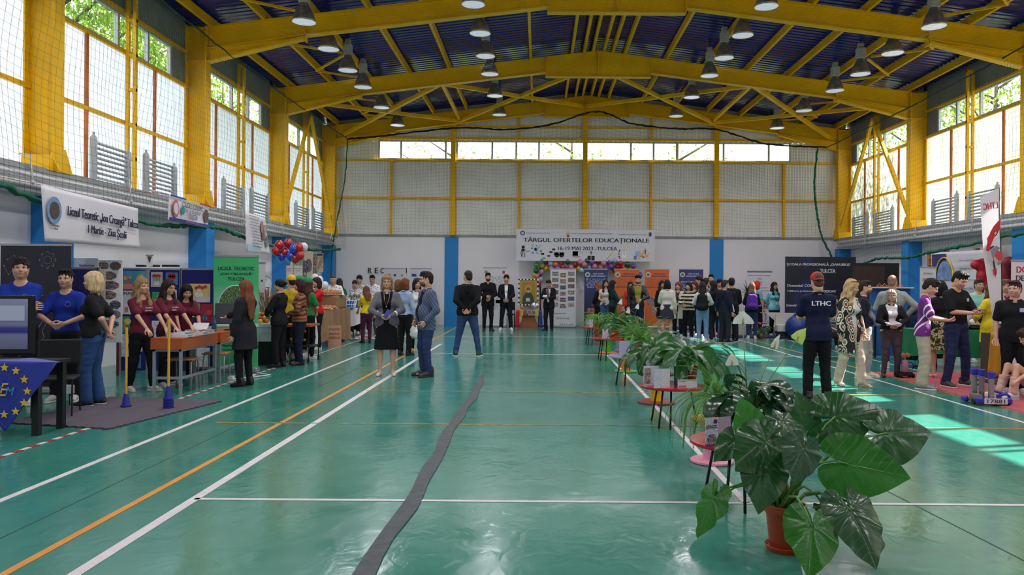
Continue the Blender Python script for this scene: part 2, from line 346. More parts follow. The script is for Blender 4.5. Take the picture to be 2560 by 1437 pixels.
def window(idx, pts, label):   # pts: list of pane spans; makes frame, mullions and panes on a wall
    axis, c, spans, z0, z1 = pts
    a0, a1 = spans[0][0], spans[-1][1]
    def bx(b, u0, u1, z0_, z1_, t):
        if axis == 'y': b.box((u0,c-t,z0_),(u1,c+t,z1_))
        else: b.box((c-t,u0,z0_),(c+t,u1,z1_))
    w = thing('window_%d' % idx, label, None, (0,0,0)); w['kind'] = 'structure'
    b = MB(); bx(b,a0-.05,a1+.05,z0-.05,z0+.02,.04); bx(b,a0-.05,a1+.05,z1-.02,z1+.05,.04)
    for q in sorted(set([s[0] for s in spans]+[s[1] for s in spans])): bx(b,q-.035,q+.035,z0,z1,.038)
    b.build('window_frame', FRAMEW, w)
    for s0, s1 in spans:
        g = MB(); bx(g,s0+.03,s1-.03,z0+.015,z1-.015,.002); g.build('window_pane', glass_mat(), w)
    return w
mull = [945,1000,1112,1140,1228,1288,1345,1458,1575,1632,1690,1787,1807,1920,1973]
xs = [(m-CX)*YB/F for m in mull]
window(1, ('y', YB+.05, list(zip(xs[:-1], xs[1:])), 6.13, 6.78), 'long strip of clear windows high on the back wall')
# ---- upper side walls: translucent corrugated sheets, girts, windows
TRL = translucent_mat('milky_sheet_left', (205,206,210), (216,220,244), .6, var=.12)
TRR = translucent_mat('milky_sheet_right', (180,184,176), (182,184,172), .43, var=.55)  # strong mottling paints dappled tree shade into the right sheets
GREYP = mat((120,126,128), .6, var=.15, vscale=2)
wi = 2
for side in ('left','right'):
    s = -1 if side == 'left' else 1; X = -8.0 if s < 0 else 11.4
    yy = [YF]+FR[:-1]+[YB]
    wb = MB(); tb = MB(); girt = MB()
    for a, c in zip(yy[:-1], yy[1:]):
        y0, y1 = a+.06, c-.02; L_ = y1-y0
        n = int(L_/.07)//4*4
        for z0, z1 in ((3.2,5.92),):
            tb.grid(lambda u,v: (X+.014*[0,1,1,0][round(u*n)%4], y0+(y1-y0)*u, z0+(z1-z0)*v), n, 1)
        we = y0+L_*.86
        wb.box((X-.03,we,5.92),(X+.03,y1+.1,6.7)); wb.box((X-.03,a-.1,6.66),(X+.03,c+.1,7.5)); wb.box((X-.03,a-.06,3.2),(X+.03,a+.08,6.7))
        q = [y0+.05, y0+L_*.14, y0+L_*.47, y0+L_*.68, we]
        if c > 0: window(wi, ('x', X, list(zip(q[:-1], q[1:])), 5.98, 6.62), 'clear window high on the %s wall, %s' % (side, {11.94:'nearest the camera' if c==11.94 else '', 17.3:'between the first two columns',22.7:'between the second and third columns',28.4:'in the last bay before the back wall'}.get(c,'behind the camera'))); wi += 1
        else: wb.box((X-.03,y0,5.92),(X+.03,we,6.7))
        nm = {11.94:'nearest bay',17.3:'second bay',22.7:'third bay',28.4:'last bay'}.get(c,'bay beside the camera')
        i_ = X-s*.06
        for z, h in ((4.58,.07),(5.92,.07),(6.68,.06)):
            tag(MB().box((min(i_-.03,i_+.03),y0,z-h/2),(max(i_-.03,i_+.03),y1,z+h/2)).build('wall_rail', YELW), 'yellow rail on the %s wall, %s, %s' % (side, nm, {4.58:'at mid height',5.92:'under the clear window',6.68:'over the clear window'}[z]), 'rail', 'yellow rails of the side walls')
        for t, w_ in ((.27,'first'),(.72,'second')):
            yv = y0+L_*t; tag(MB().box((i_-.02,yv-.035,3.25),(i_+.02,yv+.035,5.9)).build('wall_strut', RUST), 'rusty brown upright on the %s wall, %s, %s one' % (side, nm, w_), 'post', 'rusty uprights of the side walls')
        ym = (y0+y1)/2; xi = X-s*.30; ld = MB()
        ld.box((min(X-s*.1,X-s*.16),ym-.035,3.25),(max(X-s*.1,X-s*.16),ym+.035,7.2)); ld.box((min(xi,xi+s*.06),ym-.035,3.25),(max(xi,xi+s*.06),ym+.035,7.2))
        for k in range(6): z = 3.85+k*.66; ld.box((min(xi,X-s*.1),ym-.03,z),(max(xi,X-s*.1),ym+.03,z+.06))
        tag(ld.build('lattice_post', YEL), 'yellow ladder like twin post standing on the %s ledge, %s' % (side, nm), 'post', 'ladder like wall posts')
    struct(tb.build('wall_%s_sheets' % side, TRL if s < 0 else TRR), 'milky corrugated sheets of the upper %s wall' % side)
    struct(wb.build('wall_%s_upper' % side, GREYP), 'grey panels round the high windows of the %s wall' % side)
# ---- ceiling: blue corrugated deck
def roofz(x): return 8.66-.125*abs(x-XC)
CEIL = mat((6,30,118), .2, var=.25, vscale=1.2, spec=.4)
nn = int((YB-YF)/.05)//4*4
cb = MB()
for xa, xb in ((XL-.5,XC),(XC,XR+.5)):
    cb.grid(lambda u,v: (xa+(xb-xa)*v, YF+(YB+.3-YF)*u, roofz(xa+(xb-xa)*v)-.014*[0,0,1,1][round(u*nn)%4]), nn, 1)
struct(cb.build('ceiling', CEIL), 'dark blue corrugated ceiling')
# outer roof skin stops the sun
rs = MB()
for xa, xb in ((XL-.6,XC),(XC,XR+.6)): rs.add([(xa,YF-.4,roofz(xa)+.12),(xb,YF-.4,roofz(xb)+.12),(xb,YB+.4,roofz(xb)+.12),(xa,YB+.4,roofz(xa)+.12)], [(0,1,2,3)])
struct(rs.build('ceiling_roof', mat((120,125,130),.5), solid=.1), 'outer roof over the blue ceiling')
# ---- steel frames
ORD = {1.2:'behind the camera',6.6:'nearest the camera',11.94:'first in view',17.3:'second from the camera',22.7:'third from the camera',28.15:'against the back wall'}
for y in FR:
    ft = 8.43
    def top(x): return ft-.125*abs(x-XC)
    rb = MB()
    # web and flanges as one welded rafter
    def seg(x0,x1,d0,d1,fw=.2):
        z0t,z1t = top(x0),top(x1)
        rb.prism([(x0,z0t),(x1,z1t),(x1,z1t-d1),(x0,z0t-d0)],'y',y-.012,y+.012)
        for off0, off1 in ((0,0),(-d0,-d1)):
            rb.prism([(x0,z0t+off0+.0),(x1,z1t+off1+.0),(x1,z1t+off1-.025),(x0,z0t+off0-.025)],'y',y-fw/2,y+fw/2)
    for s in (-1,1):
        xe = -7.5 if s < 0 else 10.9; xo = xe+s*.45
        seg(XC, XC+s*1.55, .75, .56); seg(XC+s*1.55, xe-s*2.2, .44, .44); seg(xe-s*2.2, xe-s*.02, .44, .48); 
        # haunch
        x1, x2 = xe-s*2.2, xe; rb.prism([(x1,top(x1)-.44),(x2,top(x2)-.44),(x2,6.5),(x1+s*.02,top(x1)-.5)],'y',y-.012,y+.012)
        rb.prism([(x1,top(x1)-.47),(x2,6.5),(x2,6.475),(x1,top(x1)-.53)],'y',y-.1,y+.1)
        for xx in (XC+s*1.55, xe-s*2.2): rb.box((xx-.012,y-.1,top(xx)-.58),(xx+.012,y+.1,top(xx)))
        # column
        c = MB(); a0, a1 = min(xe,xo), max(xe,xo)
        c.box((a0,y-.012,3.25),(a1,y+.012,7.3)); c.box((xe-.014,y-.13,3.25),(xe+.014,y+.13,top(xe))); c.box((xo-.014,y-.13,3.25),(xo+.014,y+.13,7.3))
        c.box((a0,y-.12,6.48),(a1,y+.12,6.5)); c.box((a0,y-.12,7.22),(a1,y+.12,7.24))
        c.prism([(a0-.12 if s>0 else a0-.02,3.25),(a1+.02 if s>0 else a1+.14,3.25),(a1,3.50),(a0,3.50)],'y',y-.17,y-.14)
        c.prism([(y-.32,3.25),(y+.32,3.25),(y+.14,3.62),(y-.14,3.62)],'x',xe-.012-s*.03,xe+.012-s*.03)
        tag(c.build('steel_column', YEL, bevel=0), 'yellow steel column on the %s ledge, %s' % ('left' if s<0 else 'right', ORD[y]), 'column', 'yellow steel columns')
    rb.box((XC-.012,y-.1,top(XC)-.75),(XC+.012,y+.1,top(XC)))
    tag(rb.build('steel_rafter', YEL), 'yellow steel roof rafter spanning the hall, %s' % ORD[y], 'rafter', 'yellow roof rafters')
for s, sd in ((-1,'left'),(1,'right')):
    for k, o in enumerate((.16,.42,.78,2.0,3.2,4.4,5.6,6.8,7.9,9.1)):
        x = XC+s*o; z = roofz(x)-.14
        p = MB(); p.box((x-.035,YF,z-.11),(x+.035,YB,z+.08)); 
        tag(p.build('roof_purlin', YELW), 'yellow roof purlin running the length of the hall, number %d %s of the ridge' % (k+1, sd), 'purlin', 'yellow roof purlins')
nodes = [-7.2,-2.95,XC-.1,6.3,10.6]
y0, y1 = 22.75, 28.05
for k in range(4):
    for f in (0,1):
        a, c = (nodes[k], nodes[k+1]) if f == 0 else (nodes[k+1], nodes[k])
        za = roofz(a)-.62-.0; zc = roofz(c)-.62
        tag(MB().bar((a,y0,za),(c,y1,zc),.11,.11).build('roof_brace', YEL), 'yellow diagonal roof brace in the last bay, %s panel, %s' % (('far left','left middle','right middle','far right')[k], 'rising to the right' if f==0 else 'rising to the left'), 'brace', 'diagonal roof braces')
for x in (-2.95,6.3): tag(MB().bar((x,y0,roofz(x)-.55),(x,y1,roofz(x)-.55),.1,.1).build('roof_strut', YEL), 'yellow square strut between the last two rafters, %s of the ridge' % ('left' if x<0 else 'right'), 'brace')
for yb in range(1,4):
    for s in (-1,1):
        xi = XC+s*6.85; xo = XC+s*7.9; xo2 = XC+s*9.0; ya, yc = FR[yb+1], FR[yb+2] if yb+2 < 6 else YB
        fb = MB(); z = roofz(xi)-.3
        fb.bar((xi,ya+.3,z),(xo,ya+1.5,z-.12),.05,.05); fb.bar((xi,ya+2.6,z),(xo,ya+1.5,z-.12),.05,.05); fb.bar((xi,yc-.3,z),(xo,yc-1.5,z-.12),.05,.05); fb.bar((xi,yc-2.6,z),(xo,yc-1.5,z-.12),.05,.05)
        tag(fb.build('purlin_brace', YEL), 'small yellow zigzag brace between purlins near the %s eave, %s bay' % ('left' if s<0 else 'right', ('second','third','last')[yb-1]), 'brace', 'zigzag purlin braces')
for s, sd in ((-1,'left'),(1,'right')):      # chevron braces on the side walls
    X = -7.62 if s < 0 else 11.02
    for d, a in (('near',23.0),('far',28.0)):
        tag(MB().bar((X,25.45,7.1),(X,a,3.75),.1,.1,up=(1,0,0)).build('wall_brace', YEL), 'yellow slanting wall brace of the last %s bay, %s leg' % (sd, d), 'brace', 'slanting wall braces')
# ---- high bay lamps
LGREY = mat((168,170,165), .6, var=.2, vscale=9); CHROME = mat((168,162,152), .38, metal=.75, var=.35, vscale=9)
LIT = mat((240,245,255), .4, emit=9); LENS = mat((205,210,220), .3, emit=.55)
def lamp0():
    t = thing('high_bay_lamp', 'x', 'lamp')
    MB().box((-.10,-.10,.40),(.10,.10,.68)).box((-.07,-.07,.66),(.07,.07,.8)).build('ballast_box', LGREY, t, bevel=.015)
    MB().lathe([(.085,.42),(.11,.34),(.16,.26),(.205,.15),(.235,.05),(.25,0),(.243,.005),(.228,.05),(.195,.15),(.15,.25),(.09,.34)], n=28, cap=False).build('reflector', CHROME, t, smooth=True)
    MB().lathe([(.0,.008),(.243,.012)], n=28, cap=False).build('lens', LENS, t)
    MB().lathe([(.03,.36),(.03,.28),(.05,.2),(.045,.12),(.0,.08)], n=12).build('bulb', LIT, t, smooth=True)
    MB().tube([(0,0,.8),(0,0,1.25)], .012, 6).build('hanger', BLACK, t)
    return t
L0 = lamp0(); KIDS[L0.name] = [o for o in bpy.data.objects if o.parent == L0]; first = True
for X, Z, rn in ((-4.95,6.98,'far left'),(-1.42,7.37,'left centre'),(4.7,7.37,'right centre'),(8.2,6.98,'far right')):
    for k, y in enumerate((16.03,17.9,19.7,21.4,23.9,26.6)):
        t = L0 if first else copy_tree(L0); first = False
        t.location = (X,y,Z); t['label'] = 'bell shaped chrome high bay lamp, %s row, %s' % (rn, ('nearest','second','third','fourth','fifth','farthest')[k]); t['group'] = 'high bay lamps'
# lamp light: one soft spot per two lamps
for X in (-4.95,-1.42,4.7,8.2):
    for y in (2.5,6.0,9.5,13.0,16.5,20.0,23.6):
        ld = bpy.data.lights.new('lamp_light','SPOT'); ld.energy = 235; ld.spot_size = R(166); ld.spot_blend = .8; ld.shadow_soft_size = .2; ld.color = (.97,.95,1)
        lo = bpy.data.objects.new('lamp_light', ld); COL.objects.link(lo); lo.location = (X,y,6.9 if abs(X-1.7)>5 else 7.3)
# ---- radiators on the ledges and pipes
RADM = mat((176,180,182), .45, var=.1, vscale=5)
for side in (-1,1):
    X = -7.62 if side < 0 else 11.02
    for k, (a, c) in enumerate(((7.8,8.9),(9.6,10.7),(13.1,14.2),(14.85,16.0),(18.5,19.7),(20.3,21.5),(24.0,25.2),(25.85,26.95))):
        t = thing('wall_radiator', 'grey welded tube radiator on the %s ledge, %s' % ('left' if side<0 else 'right', ('nearest of all','second from the camera','near one of the second bay','far one of the second bay','near one of the third bay','far one of the third bay','near one of the last bay','far one of the last bay')[k]), 'radiator', (X,0,3.27), group='tube radiators')
        for yy_, hh in ((a,.78),(c,.70)):
            MB().lathe([(.0,0),(.035,0),(.06,.04),(.06,hh-.06),(.045,hh-.02),(.02,hh),(.02,hh+.05)], (0,yy_,.0), 12).build('header_pipe', RADM, t, smooth=50)
        for j in range(8):
            z = .07+j*.085; MB().tube([(0,a,z),(0,c,z-.012)], .024, 8).build('cross_tube', RADM, t, smooth=True)
    for k, z in enumerate((2.97,3.11)):
        x = -7.44 if side < 0 else 10.84
        tag(MB().tube([(x,2,z+.0),(x,14,z),(x,27.9,z-.02)], .045-.012*k, 8).build('heating_pipe', mat((205,205,205),.4), smooth=True), 'white heating pipe along the %s beam, %s one' % ('left' if side<0 else 'right', 'upper' if k else 'lower'), 'pipe', 'heating pipes')
    for k, yv in enumerate((9.2,11.2,13.9,16.6,19.2,22.1,25.5)):
        x = -7.44 if side < 0 else 10.84
        tag(MB().tube([(x,yv,2.95),(x+side*-.04,yv,3.05),(x,yv,3.4),(x+side*.15,yv,3.42)], .014, 6).ball((x-side*.04,yv,3.0),.035,8).build('valve_pipe', mat((190,190,190),.4), smooth=True), 'thin white feed pipe with a valve on the %s beam, %s from the camera' % ('left' if side<0 else 'right', ('first','second','third','fourth','fifth','sixth','seventh')[k]), 'pipe', 'feed pipes')
# ---- nets
def net(name, fn, nu, nv, su, sv, r, m, label):    # fn(u,v) -> point
    cu = bpy.data.curves.new(name,'CURVE'); cu.dimensions = '3D'; cu.bevel_depth = r; cu.bevel_resolution = 0; cu.use_fill_caps = False
    for i in range(nu+1):
        sp = cu.splines.new('POLY'); sp.points.add(sv)
        for j in range(sv+1): sp.points[j].co = (*fn(i/nu, j/sv), 1)
    for j in range(nv+1):
        sp = cu.splines.new('POLY'); sp.points.add(su)
        for i in range(su+1): sp.points[i].co = (*fn(i/su, j/nv), 1)
    cu.materials.append(m); o = bpy.data.objects.new(name, cu); COL.objects.link(o); tag(o, label, 'net', kind='stuff'); return o
NETG = mat((38,84,66), .8); NETD = mat((40,46,44), .8); ROPE = mat((10,92,66), .9, bump=.6, bscale=60)
def sag(u, n=3, a=.1): return a*abs(math.sin(u*math.pi*n))
ROPEL = [(9.0,2.88),(9.9,2.82),(11.3,2.62),(13.9,2.62),(15.2,2.68),(16.7,2.74),(17.8,2.64),(19.1,2.55),(20.3,2.52),(21.5,2.62),(23.2,2.56),(25,2.6),(26.8,2.72)]
def lerp(t, x):
    for (a,b),(c,d) in zip(t[:-1],t[1:]):
        if x <= c: return b+(d-b)*max(0,(x-a)/(c-a))
    return t[-1][1]
def lnet(u, v):
    y = 8.4+u*18.8; zb = lerp(ROPEL, y); zt = 6.75-sag(u,3.5,.12)
    return (-6.95+.07*math.sin(u*40+v*2)*(1-v*.6)+.05*math.sin(v*9+u*7), y+.03*math.sin(v*7+u*31), zb+(zt-zb)*v)
net('side_net', lnet, 150, 32, 150, 20, .0019, NETG, 'green sports net hanging along the left windows')
ROPER = [(9.0,2.8),(14,2.72),(17.0,2.72),(18.3,2.62),(20.3,2.50),(21.6,2.40),(23.5,2.42),(24.6,2.3),(25.6,2.2),(26.6,2.08),(27.4,2.32)]
def rnet(u, v):
    y = 9+u*18.2; zb = lerp(ROPER, y)+.0; zt = 6.75-sag(u,3.5,.12)
    return (10.4+.07*math.sin(u*37+v*2)*(1-v*.6)+.05*math.sin(v*8+u*9), y+.03*math.sin(v*6+u*29), zb+(zt-zb)*v)
net('side_net', rnet, 145, 32, 145, 20, .0019, NETG, 'green sports net hanging along the right windows')
BT = [(-6.95,6.72),(-5.6,6.85),(-3.0,7.15),(-1.2,7.1),(0.4,7.3),(2.0,7.78),(3.3,7.35),(4.8,7.18),(6.4,7.15),(8.2,6.65),(10.35,6.55)]
def bnet(u, v):
    x = -6.95+u*17.35; zt = lerp(BT, x); zb = 3.28-.05*math.sin(u*25)**2
    return (x+.02*math.sin(v*8+u*30), 27.75+.07*math.sin(u*44)*(1-v), zb+(zt-zb)*v-.05*math.sin(u*math.pi*5)**2*math.sin(v*math.pi))
net('back_net', bnet, 120, 30, 110, 14, .0018, NETD, 'dark sports net hanging in front of the back wall')
def cnet(u, v):
    x = -6.95+v*17.35; y = 9.0+u*18.7; return (x, y, 6.74+.95*(1-abs(x-XC)/8.7)-.12*abs(math.sin((y-FR[2])/5.4*math.pi)))
net('ceiling_net', cnet, 120, 110, 24, 24, .0008, NETD, 'fine dark net stretched under the roof')
def rope(pts, r, m, label, wob=.02, name='net_rope', sub=14):
    out = []; pts = [Vector(p) for p in pts]
    for i in range(len(pts)-1):
        for k in range(sub):
            t = k/sub; p0 = pts[max(i-1,0)]; p1, p2 = pts[i], pts[i+1]; p3 = pts[min(i+2,len(pts)-1)]
            q = .5*((2*p1)+(p2-p0)*t+(2*p0-5*p1+4*p2-p3)*t*t+(3*p1-p0-3*p2+p3)*t**3)
            out.append(q+Vector((random.uniform(-1,1),random.uniform(-1,1),random.uniform(-1,1)))*wob)
    out.append(pts[-1]); tag(MB().tube(out, [r*random.uniform(.75,1.25) for _ in out], 6).build(name, m, smooth=True), label, 'rope')
rope([(-6.95,y,z-.02) for y,z in ROPEL], .04, ROPE, 'thick green bundled net edge sagging along the left wall', .02)
rope([(10.4,y,z-.02) for y,z in ROPER], .038, ROPE, 'thick green bundled net edge sagging along the right wall', .02)
rope([(x,27.75,z) for x,z in BT], .03, mat((22,26,28),.9), 'black rope sagging under the last rafter across the back wall', .015)
rope([(-6.95,8,7.0),(-6.95,13.9,6.72),(-6.95,20,6.6),(-6.95,27.75,6.72)], .016, mat((24,60,50),.9), 'thin dark top rope of the left net', .01)
rope([(10.4,8,7.0),(10.4,17.3,6.72),(10.4,22,6.6),(10.38,27.75,6.55)], .016, mat((24,60,50),.9), 'thin dark top rope of the right net', .01)
rope([(-6.95,27.7,6.7),(-7.05,27.7,5.2),(-7.3,27.7,3.8),(-7.45,27.6,2.6),(-7.4,27.3,1.2)], .026, ROPE, 'green bundled net edge hanging in the left back corner', .012)
rope([(10.0,27.7,6.5),(9.9,27.7,5.2),(10.0,27.7,4.2),(10.15,27.6,3.3),(10.45,27.5,2.6),(10.5,27.4,1.9)], .035, ROPE, 'green bundled net edge hanging in the right back corner', .012)
# ---- outside: ground and trees
struct(MB().box((-45,-30,-.6),(50,60,-.3)).build('ground', mat((96,112,70),.9,var=.3,vscale=.3)), 'grassy ground outside')
LEAFM = translucent_mat('tree_leaf', (84,116,50), (150,180,84), .5, var=.3)
def tree(x, y, h, r, n, seed, label, trunkm=None, base=0.4):
    rr = random.Random(seed); t = thing('leafy_tree', label, 'tree', (x,y,-.3), group='trees outside the windows')
    tb = MB(); tb.tube([(0,0,0),(.1,0,h*.3),(-.1,.1,h*.6),(0,0,h*.9)], [.2,.15,.09,.03], 8)
    tips = []
    for i in range(16):
        a = rr.random()*6.28; z0 = h*(base*.7+.5*rr.random()); L_ = r*(.6+.5*rr.random()); p1 = Vector((math.cos(a)*L_,math.sin(a)*L_,z0+L_*.6))
        tb.tube([(0,0,z0),tuple(p1*.5+Vector((0,0,z0*.5))),tuple(p1)], [.06,.04,.015], 5); tips.append(p1)
    tb.build('trunk', mat((84,74,62),.9), t, smooth=True)
    lb = MB()
    for i in range(n):
        while True:
            q = Vector((rr.uniform(-1,1),rr.uniform(-1,1),rr.uniform(-1,1)))
            if q.length < 1: break
        if rr.random() < .5: q = q*.35+ (tips[rr.randrange(16)]-Vector((0,0,h*.72)))/r*.8
        c = Vector((q.x*r, q.y*r, h*.70+q.z*h*(1-base)*.52)); s = rr.uniform(.06,.13)
        M = Euler((rr.uniform(0,6),rr.uniform(0,6),rr.uniform(0,6))).to_matrix()
        lb.add([c+M@Vector(v)*s for v in ((-1,0,0),(0,-.45,.1),(1,0,0),(0,.45,.1))], [(0,1,2,3)])
    lb.build('foliage', LEAFM, t)
for i, (x,y,h,r,n,l) in enumerate(((-12.6,20,12.5,3.0,9500,'dense green tree outside the nearest left window'),(-12.8,25.5,12.5,3.0,6500,'green tree outside the second left window'),(-13.2,32,12.5,3.0,4000,'green tree outside the third left window'),
    (-4.0,36,10.5,2.6,500,'sparse tree outside the back window, left of centre'),(1.5,35,10.5,3.0,700,'sparse tree outside the back window, in the centre'),(6.5,36,10,2.6,500,'sparse tree outside the back window, right of centre'),
    (17.5,35,13,3.0,3500,'green tree outside the last right window'),(17,28.5,12.5,3.0,4000,'green tree outside the nearest right window'))): tree(x,y,h,r,n,i+5,l)
# ================================================================= PEOPLE
# surfaces grown from smooth distance fields (surface nets), so a body is one continuous skin
def surfnet(D, org, h):
    S = D < 0
    c = [S[i:S.shape[0]-1+i, j:S.shape[1]-1+j, k:S.shape[2]-1+k] for i in (0,1) for j in (0,1) for k in (0,1)]
    a = c[0].copy(); o = c[0].copy()
    for x in c[1:]: a &= x; o |= x
    act = o & ~a; ids = np.argwhere(act)
    if len(ids) == 0: return np.zeros((0,3)), []
    pos = np.zeros((len(ids),3)); cnt = np.zeros(len(ids))
    I, J, K = ids.T
    cor = [(i,j,k) for i in (0,1) for j in (0,1) for k in (0,1)]
    val = {q: D[I+q[0], J+q[1], K+q[2]] for q in cor}
    for p in cor:
        for ax in range(3):
            if p[ax]: continue
            q = list(p); q[ax] = 1; q = tuple(q); d0, d1 = val[p], val[q]; m = (d0 < 0) != (d1 < 0)
            t = np.where(m, d0/np.where(m, d0-d1, 1), 0)
            e = np.array(p, float)[None].repeat(len(ids),0); e[:,ax] = t
            pos[m] += e[m]; cnt[m] += 1
    V = (ids+pos/cnt[:,None])*h+org
    idx = -np.ones(act.shape, int); idx[I,J,K] = np.arange(len(ids)); Fs = []
    for ax in range(3):
        sl0 = [slice(None)]*3; sl1 = [slice(None)]*3; sl0[ax] = slice(0,-1); sl1[ax] = slice(1,None)
        A, B = S[tuple(sl0)], S[tuple(sl1)]; b1, b2 = [x for x in range(3) if x != ax]
        E = np.argwhere(A != B); E = E[(E[:,b1] > 0)&(E[:,b2] > 0)&(E[:,b1] < S.shape[b1]-1)&(E[:,b2] < S.shape[b2]-1)]
        if not len(E): continue
        def at(d1, d2):
            q = E.copy(); q[:,b1] -= d1; q[:,b2] -= d2; return idx[q[:,0],q[:,1],q[:,2]]
        quad = np.stack([at(1,1),at(0,1),at(0,0),at(1,0)],1); flip = A[E[:,0],E[:,1],E[:,2]] ^ (ax == 1)
        quad[~flip] = quad[~flip][:,::-1]; Fs.append(quad)
    return V, np.concatenate(Fs).tolist()
class Field:
    def __init__(s, lo, hi, h):
        s.h = h; s.lo = np.array(lo, float)-2*h; s.n = np.ceil((np.array(hi)-s.lo)/h).astype(int)+3
        s.D = np.full(s.n, .3, np.float32)
    def sub(s, lo, hi):
        a = np.clip(np.floor((np.array(lo)-s.lo)/s.h).astype(int), 0, s.n); b = np.clip(np.ceil((np.array(hi)-s.lo)/s.h).astype(int)+1, 0, s.n)
        if (b <= a).any(): return None, None
        g = np.meshgrid(*[s.lo[i]+np.arange(a[i],b[i])*s.h for i in range(3)], indexing='ij', sparse=True)
        return tuple(slice(a[i],b[i]) for i in range(3)), g
    def put(s, sl, d, k, op='u'):
        c = s.D[sl]
        if op == 'u':
            if k > 0: hh = np.clip(.5+.5*(c-d)/k,0,1); s.D[sl] = c*(1-hh)+d*hh-k*hh*(1-hh)
            else: s.D[sl] = np.minimum(c,d)
        elif op == 'c':
            if k > 0: hh = np.clip(.5+.5*(c+d)/k,0,1); hh2 = 1-hh; m = np.maximum(c,-d); s.D[sl] = m+k*.25*np.maximum(k-np.abs(c+d),0)**2/(k*k)
            else: s.D[sl] = np.maximum(c,-d)
    def rc(s, a, b, ra, rb=None, k=.03, sy=1.0, op='u'):   # tapered capsule, flattened in y by sy
        rb = ra if rb is None else rb; a = np.array(a,float); b = np.array(b,float); m = max(ra,rb)+k+3*s.h
        sl, g = s.sub(np.minimum(a,b)-m, np.maximum(a,b)+m)
        if sl is None: return s
        x, y, z = g; ab = b-a; ab2 = ab.copy(); ab2[1] /= sy; L2 = max(float((ab2**2).sum()),1e-9)
        px, py, pz = x-a[0], (y-a[1])/sy, z-a[2]
        t = np.clip((px*ab2[0]+py*ab2[1]+pz*ab2[2])/L2,0,1)
        d = (np.sqrt((px-ab2[0]*t)**2+(py-ab2[1]*t)**2+(pz-ab2[2]*t)**2)-(ra+(rb-ra)*t))*(1 if sy == 1 else (.5+.5*sy))
        s.put(sl, d, k, op); return s
    def el(s, c, r, k=.03, op='u', M=None):
        c = np.array(c,float); r = np.array(r,float); m = r.max()+k+3*s.h
        sl, g = s.sub(c-m, c+m)
        if sl is None: return s
        x, y, z = g[0]-c[0], g[1]-c[1], g[2]-c[2]
        if M is not None:
            M = np.array(M); x, y, z = M[0,0]*x+M[1,0]*y+M[2,0]*z, M[0,1]*x+M[1,1]*y+M[2,1]*z, M[0,2]*x+M[1,2]*y+M[2,2]*z
        q = np.sqrt((x/r[0])**2+(y/r[1])**2+(z/r[2])**2); d = (q-1)*r.min()*np.where(q > 1, 1, 1.0)
        s.put(sl, d, k, op); return s
    def grid(s): return np.meshgrid(*[s.lo[i]+np.arange(s.n[i])*s.h for i in range(3)], indexing='ij', sparse=True)
    def zcut(s, z0=None, z1=None):
        z = s.grid()[2]
        if z0 is not None: s.D = np.maximum(s.D, z0-z)
        if z1 is not None: s.D = np.maximum(s.D, z-z1)
        return s
    def folds(s, amp, seed, fr=(22,22,9)):
        rr = np.random.RandomState(seed); x, y, z = s.grid(); n = 0
        for i in range(5):
            f = rr.uniform(-1,1,3)*np.array(fr)*(1+i*.6); n = n+np.sin(x*f[0]+y*f[1]+z*f[2]*1.6+rr.uniform(0,6)+1.3*np.sin(z*9+rr.uniform(0,6)))/(1+i*.5)
        s.D = s.D+(amp*.5*n).astype(np.float32); return s
    def mesh(s): return surfnet(s.D, s.lo, s.h)
def to_mb(mb, V, Fs, mi=0, M=None):
    if M is not None:
        M = np.array(M); V = V@M[:3,:3].T+M[:3,3]
    mb.m(mi).add(V.tolist(), Fs)
# ---- template heads, hands, hair, shoes --------------------------------------------------------
def head_tpl(fem, h):
    f = Field((-.1,-.13,-.2),(.1,.12,.14), h); w = .070 if fem else .074
    f.el((0,.012,.03),(w+.003,.094,.088)); f.el((0,-.018,-.02),(w-.008,.072,.075),.04); f.el((0,-.035,-.072),(.040,.044,.034),.035)
    f.el((0,-.062,-.098 if not fem else -.094),(.020,.020,.015),.02)                       # chin
    f.rc((-.05,-.01,-.065),(.05,-.01,-.065),.022,k=.03); f.rc((-.045,-.072,.018),(.045,-.072,.018),.009 if fem else .012,k=.02)  # jaw angle, brow
    for s in (-1,1):
        f.el((s*.031,-.090,-.004),(.017,.012,.012),.012,'c'); f.el((s*.042,-.066,-.035),(.022,.018,.018),.025)   # sockets, cheeks
        f.el((s*(w+.004),.008,-.008),(.008,.018,.031),.006); f.el((s*(w+.013),.004,-.006),(.005,.009,.018),.004,'c')  # ears
    f.rc((0,-.083,.008),(0,-.103,-.030),.0075,.0125,k=.012); f.el((-.011,-.096,-.034),(.008,.009,.007),.006); f.el((.011,-.096,-.034),(.008,.009,.007),.006)
    f.el((0,-.083,-.058),(.024,.012,.014),.012)
    f.rc((0,.022,-.05),(0,.024,-.10),.052 if fem else .060,.050 if fem else .062,k=.03)
    V, Fs = f.mesh(); mb = MB(); to_mb(mb, V, Fs, 0)
    for s in (-1,1):
        mb.m(1).ball((s*.031,-.0735,-.003),.0118,10); mb.m(2).ball((s*.031,-.0825,-.003),.0062,8,(1,.6,1))
        mb.m(3).tube([(s*.014,-.088,.017),(s*.032,-.0905,.023),(s*.052,-.076,.018)], [.002,.0036 if not fem else .0026,.0015], 6)
        mb.m(3).tube([(s*.019,-.0845,.003),(s*.031,-.0885,.008),(s*.044,-.079,.003)], .0017, 5)
    mb.m(4).tube([(-.024,-.083,-.0615),(-.008,-.0945,-.0585),(0,-.0945,-.0600),(.008,-.0945,-.0585),(.024,-.083,-.0615)], [.001,.0045,.004,.0045,.001], 6)
    mb.m(4).tube([(-.02,-.084,-.0645),(0,-.0935,-.0675),(.02,-.084,-.0645)], [.0015,.0056,.0015], 6)
    return mb
HEADS = {}
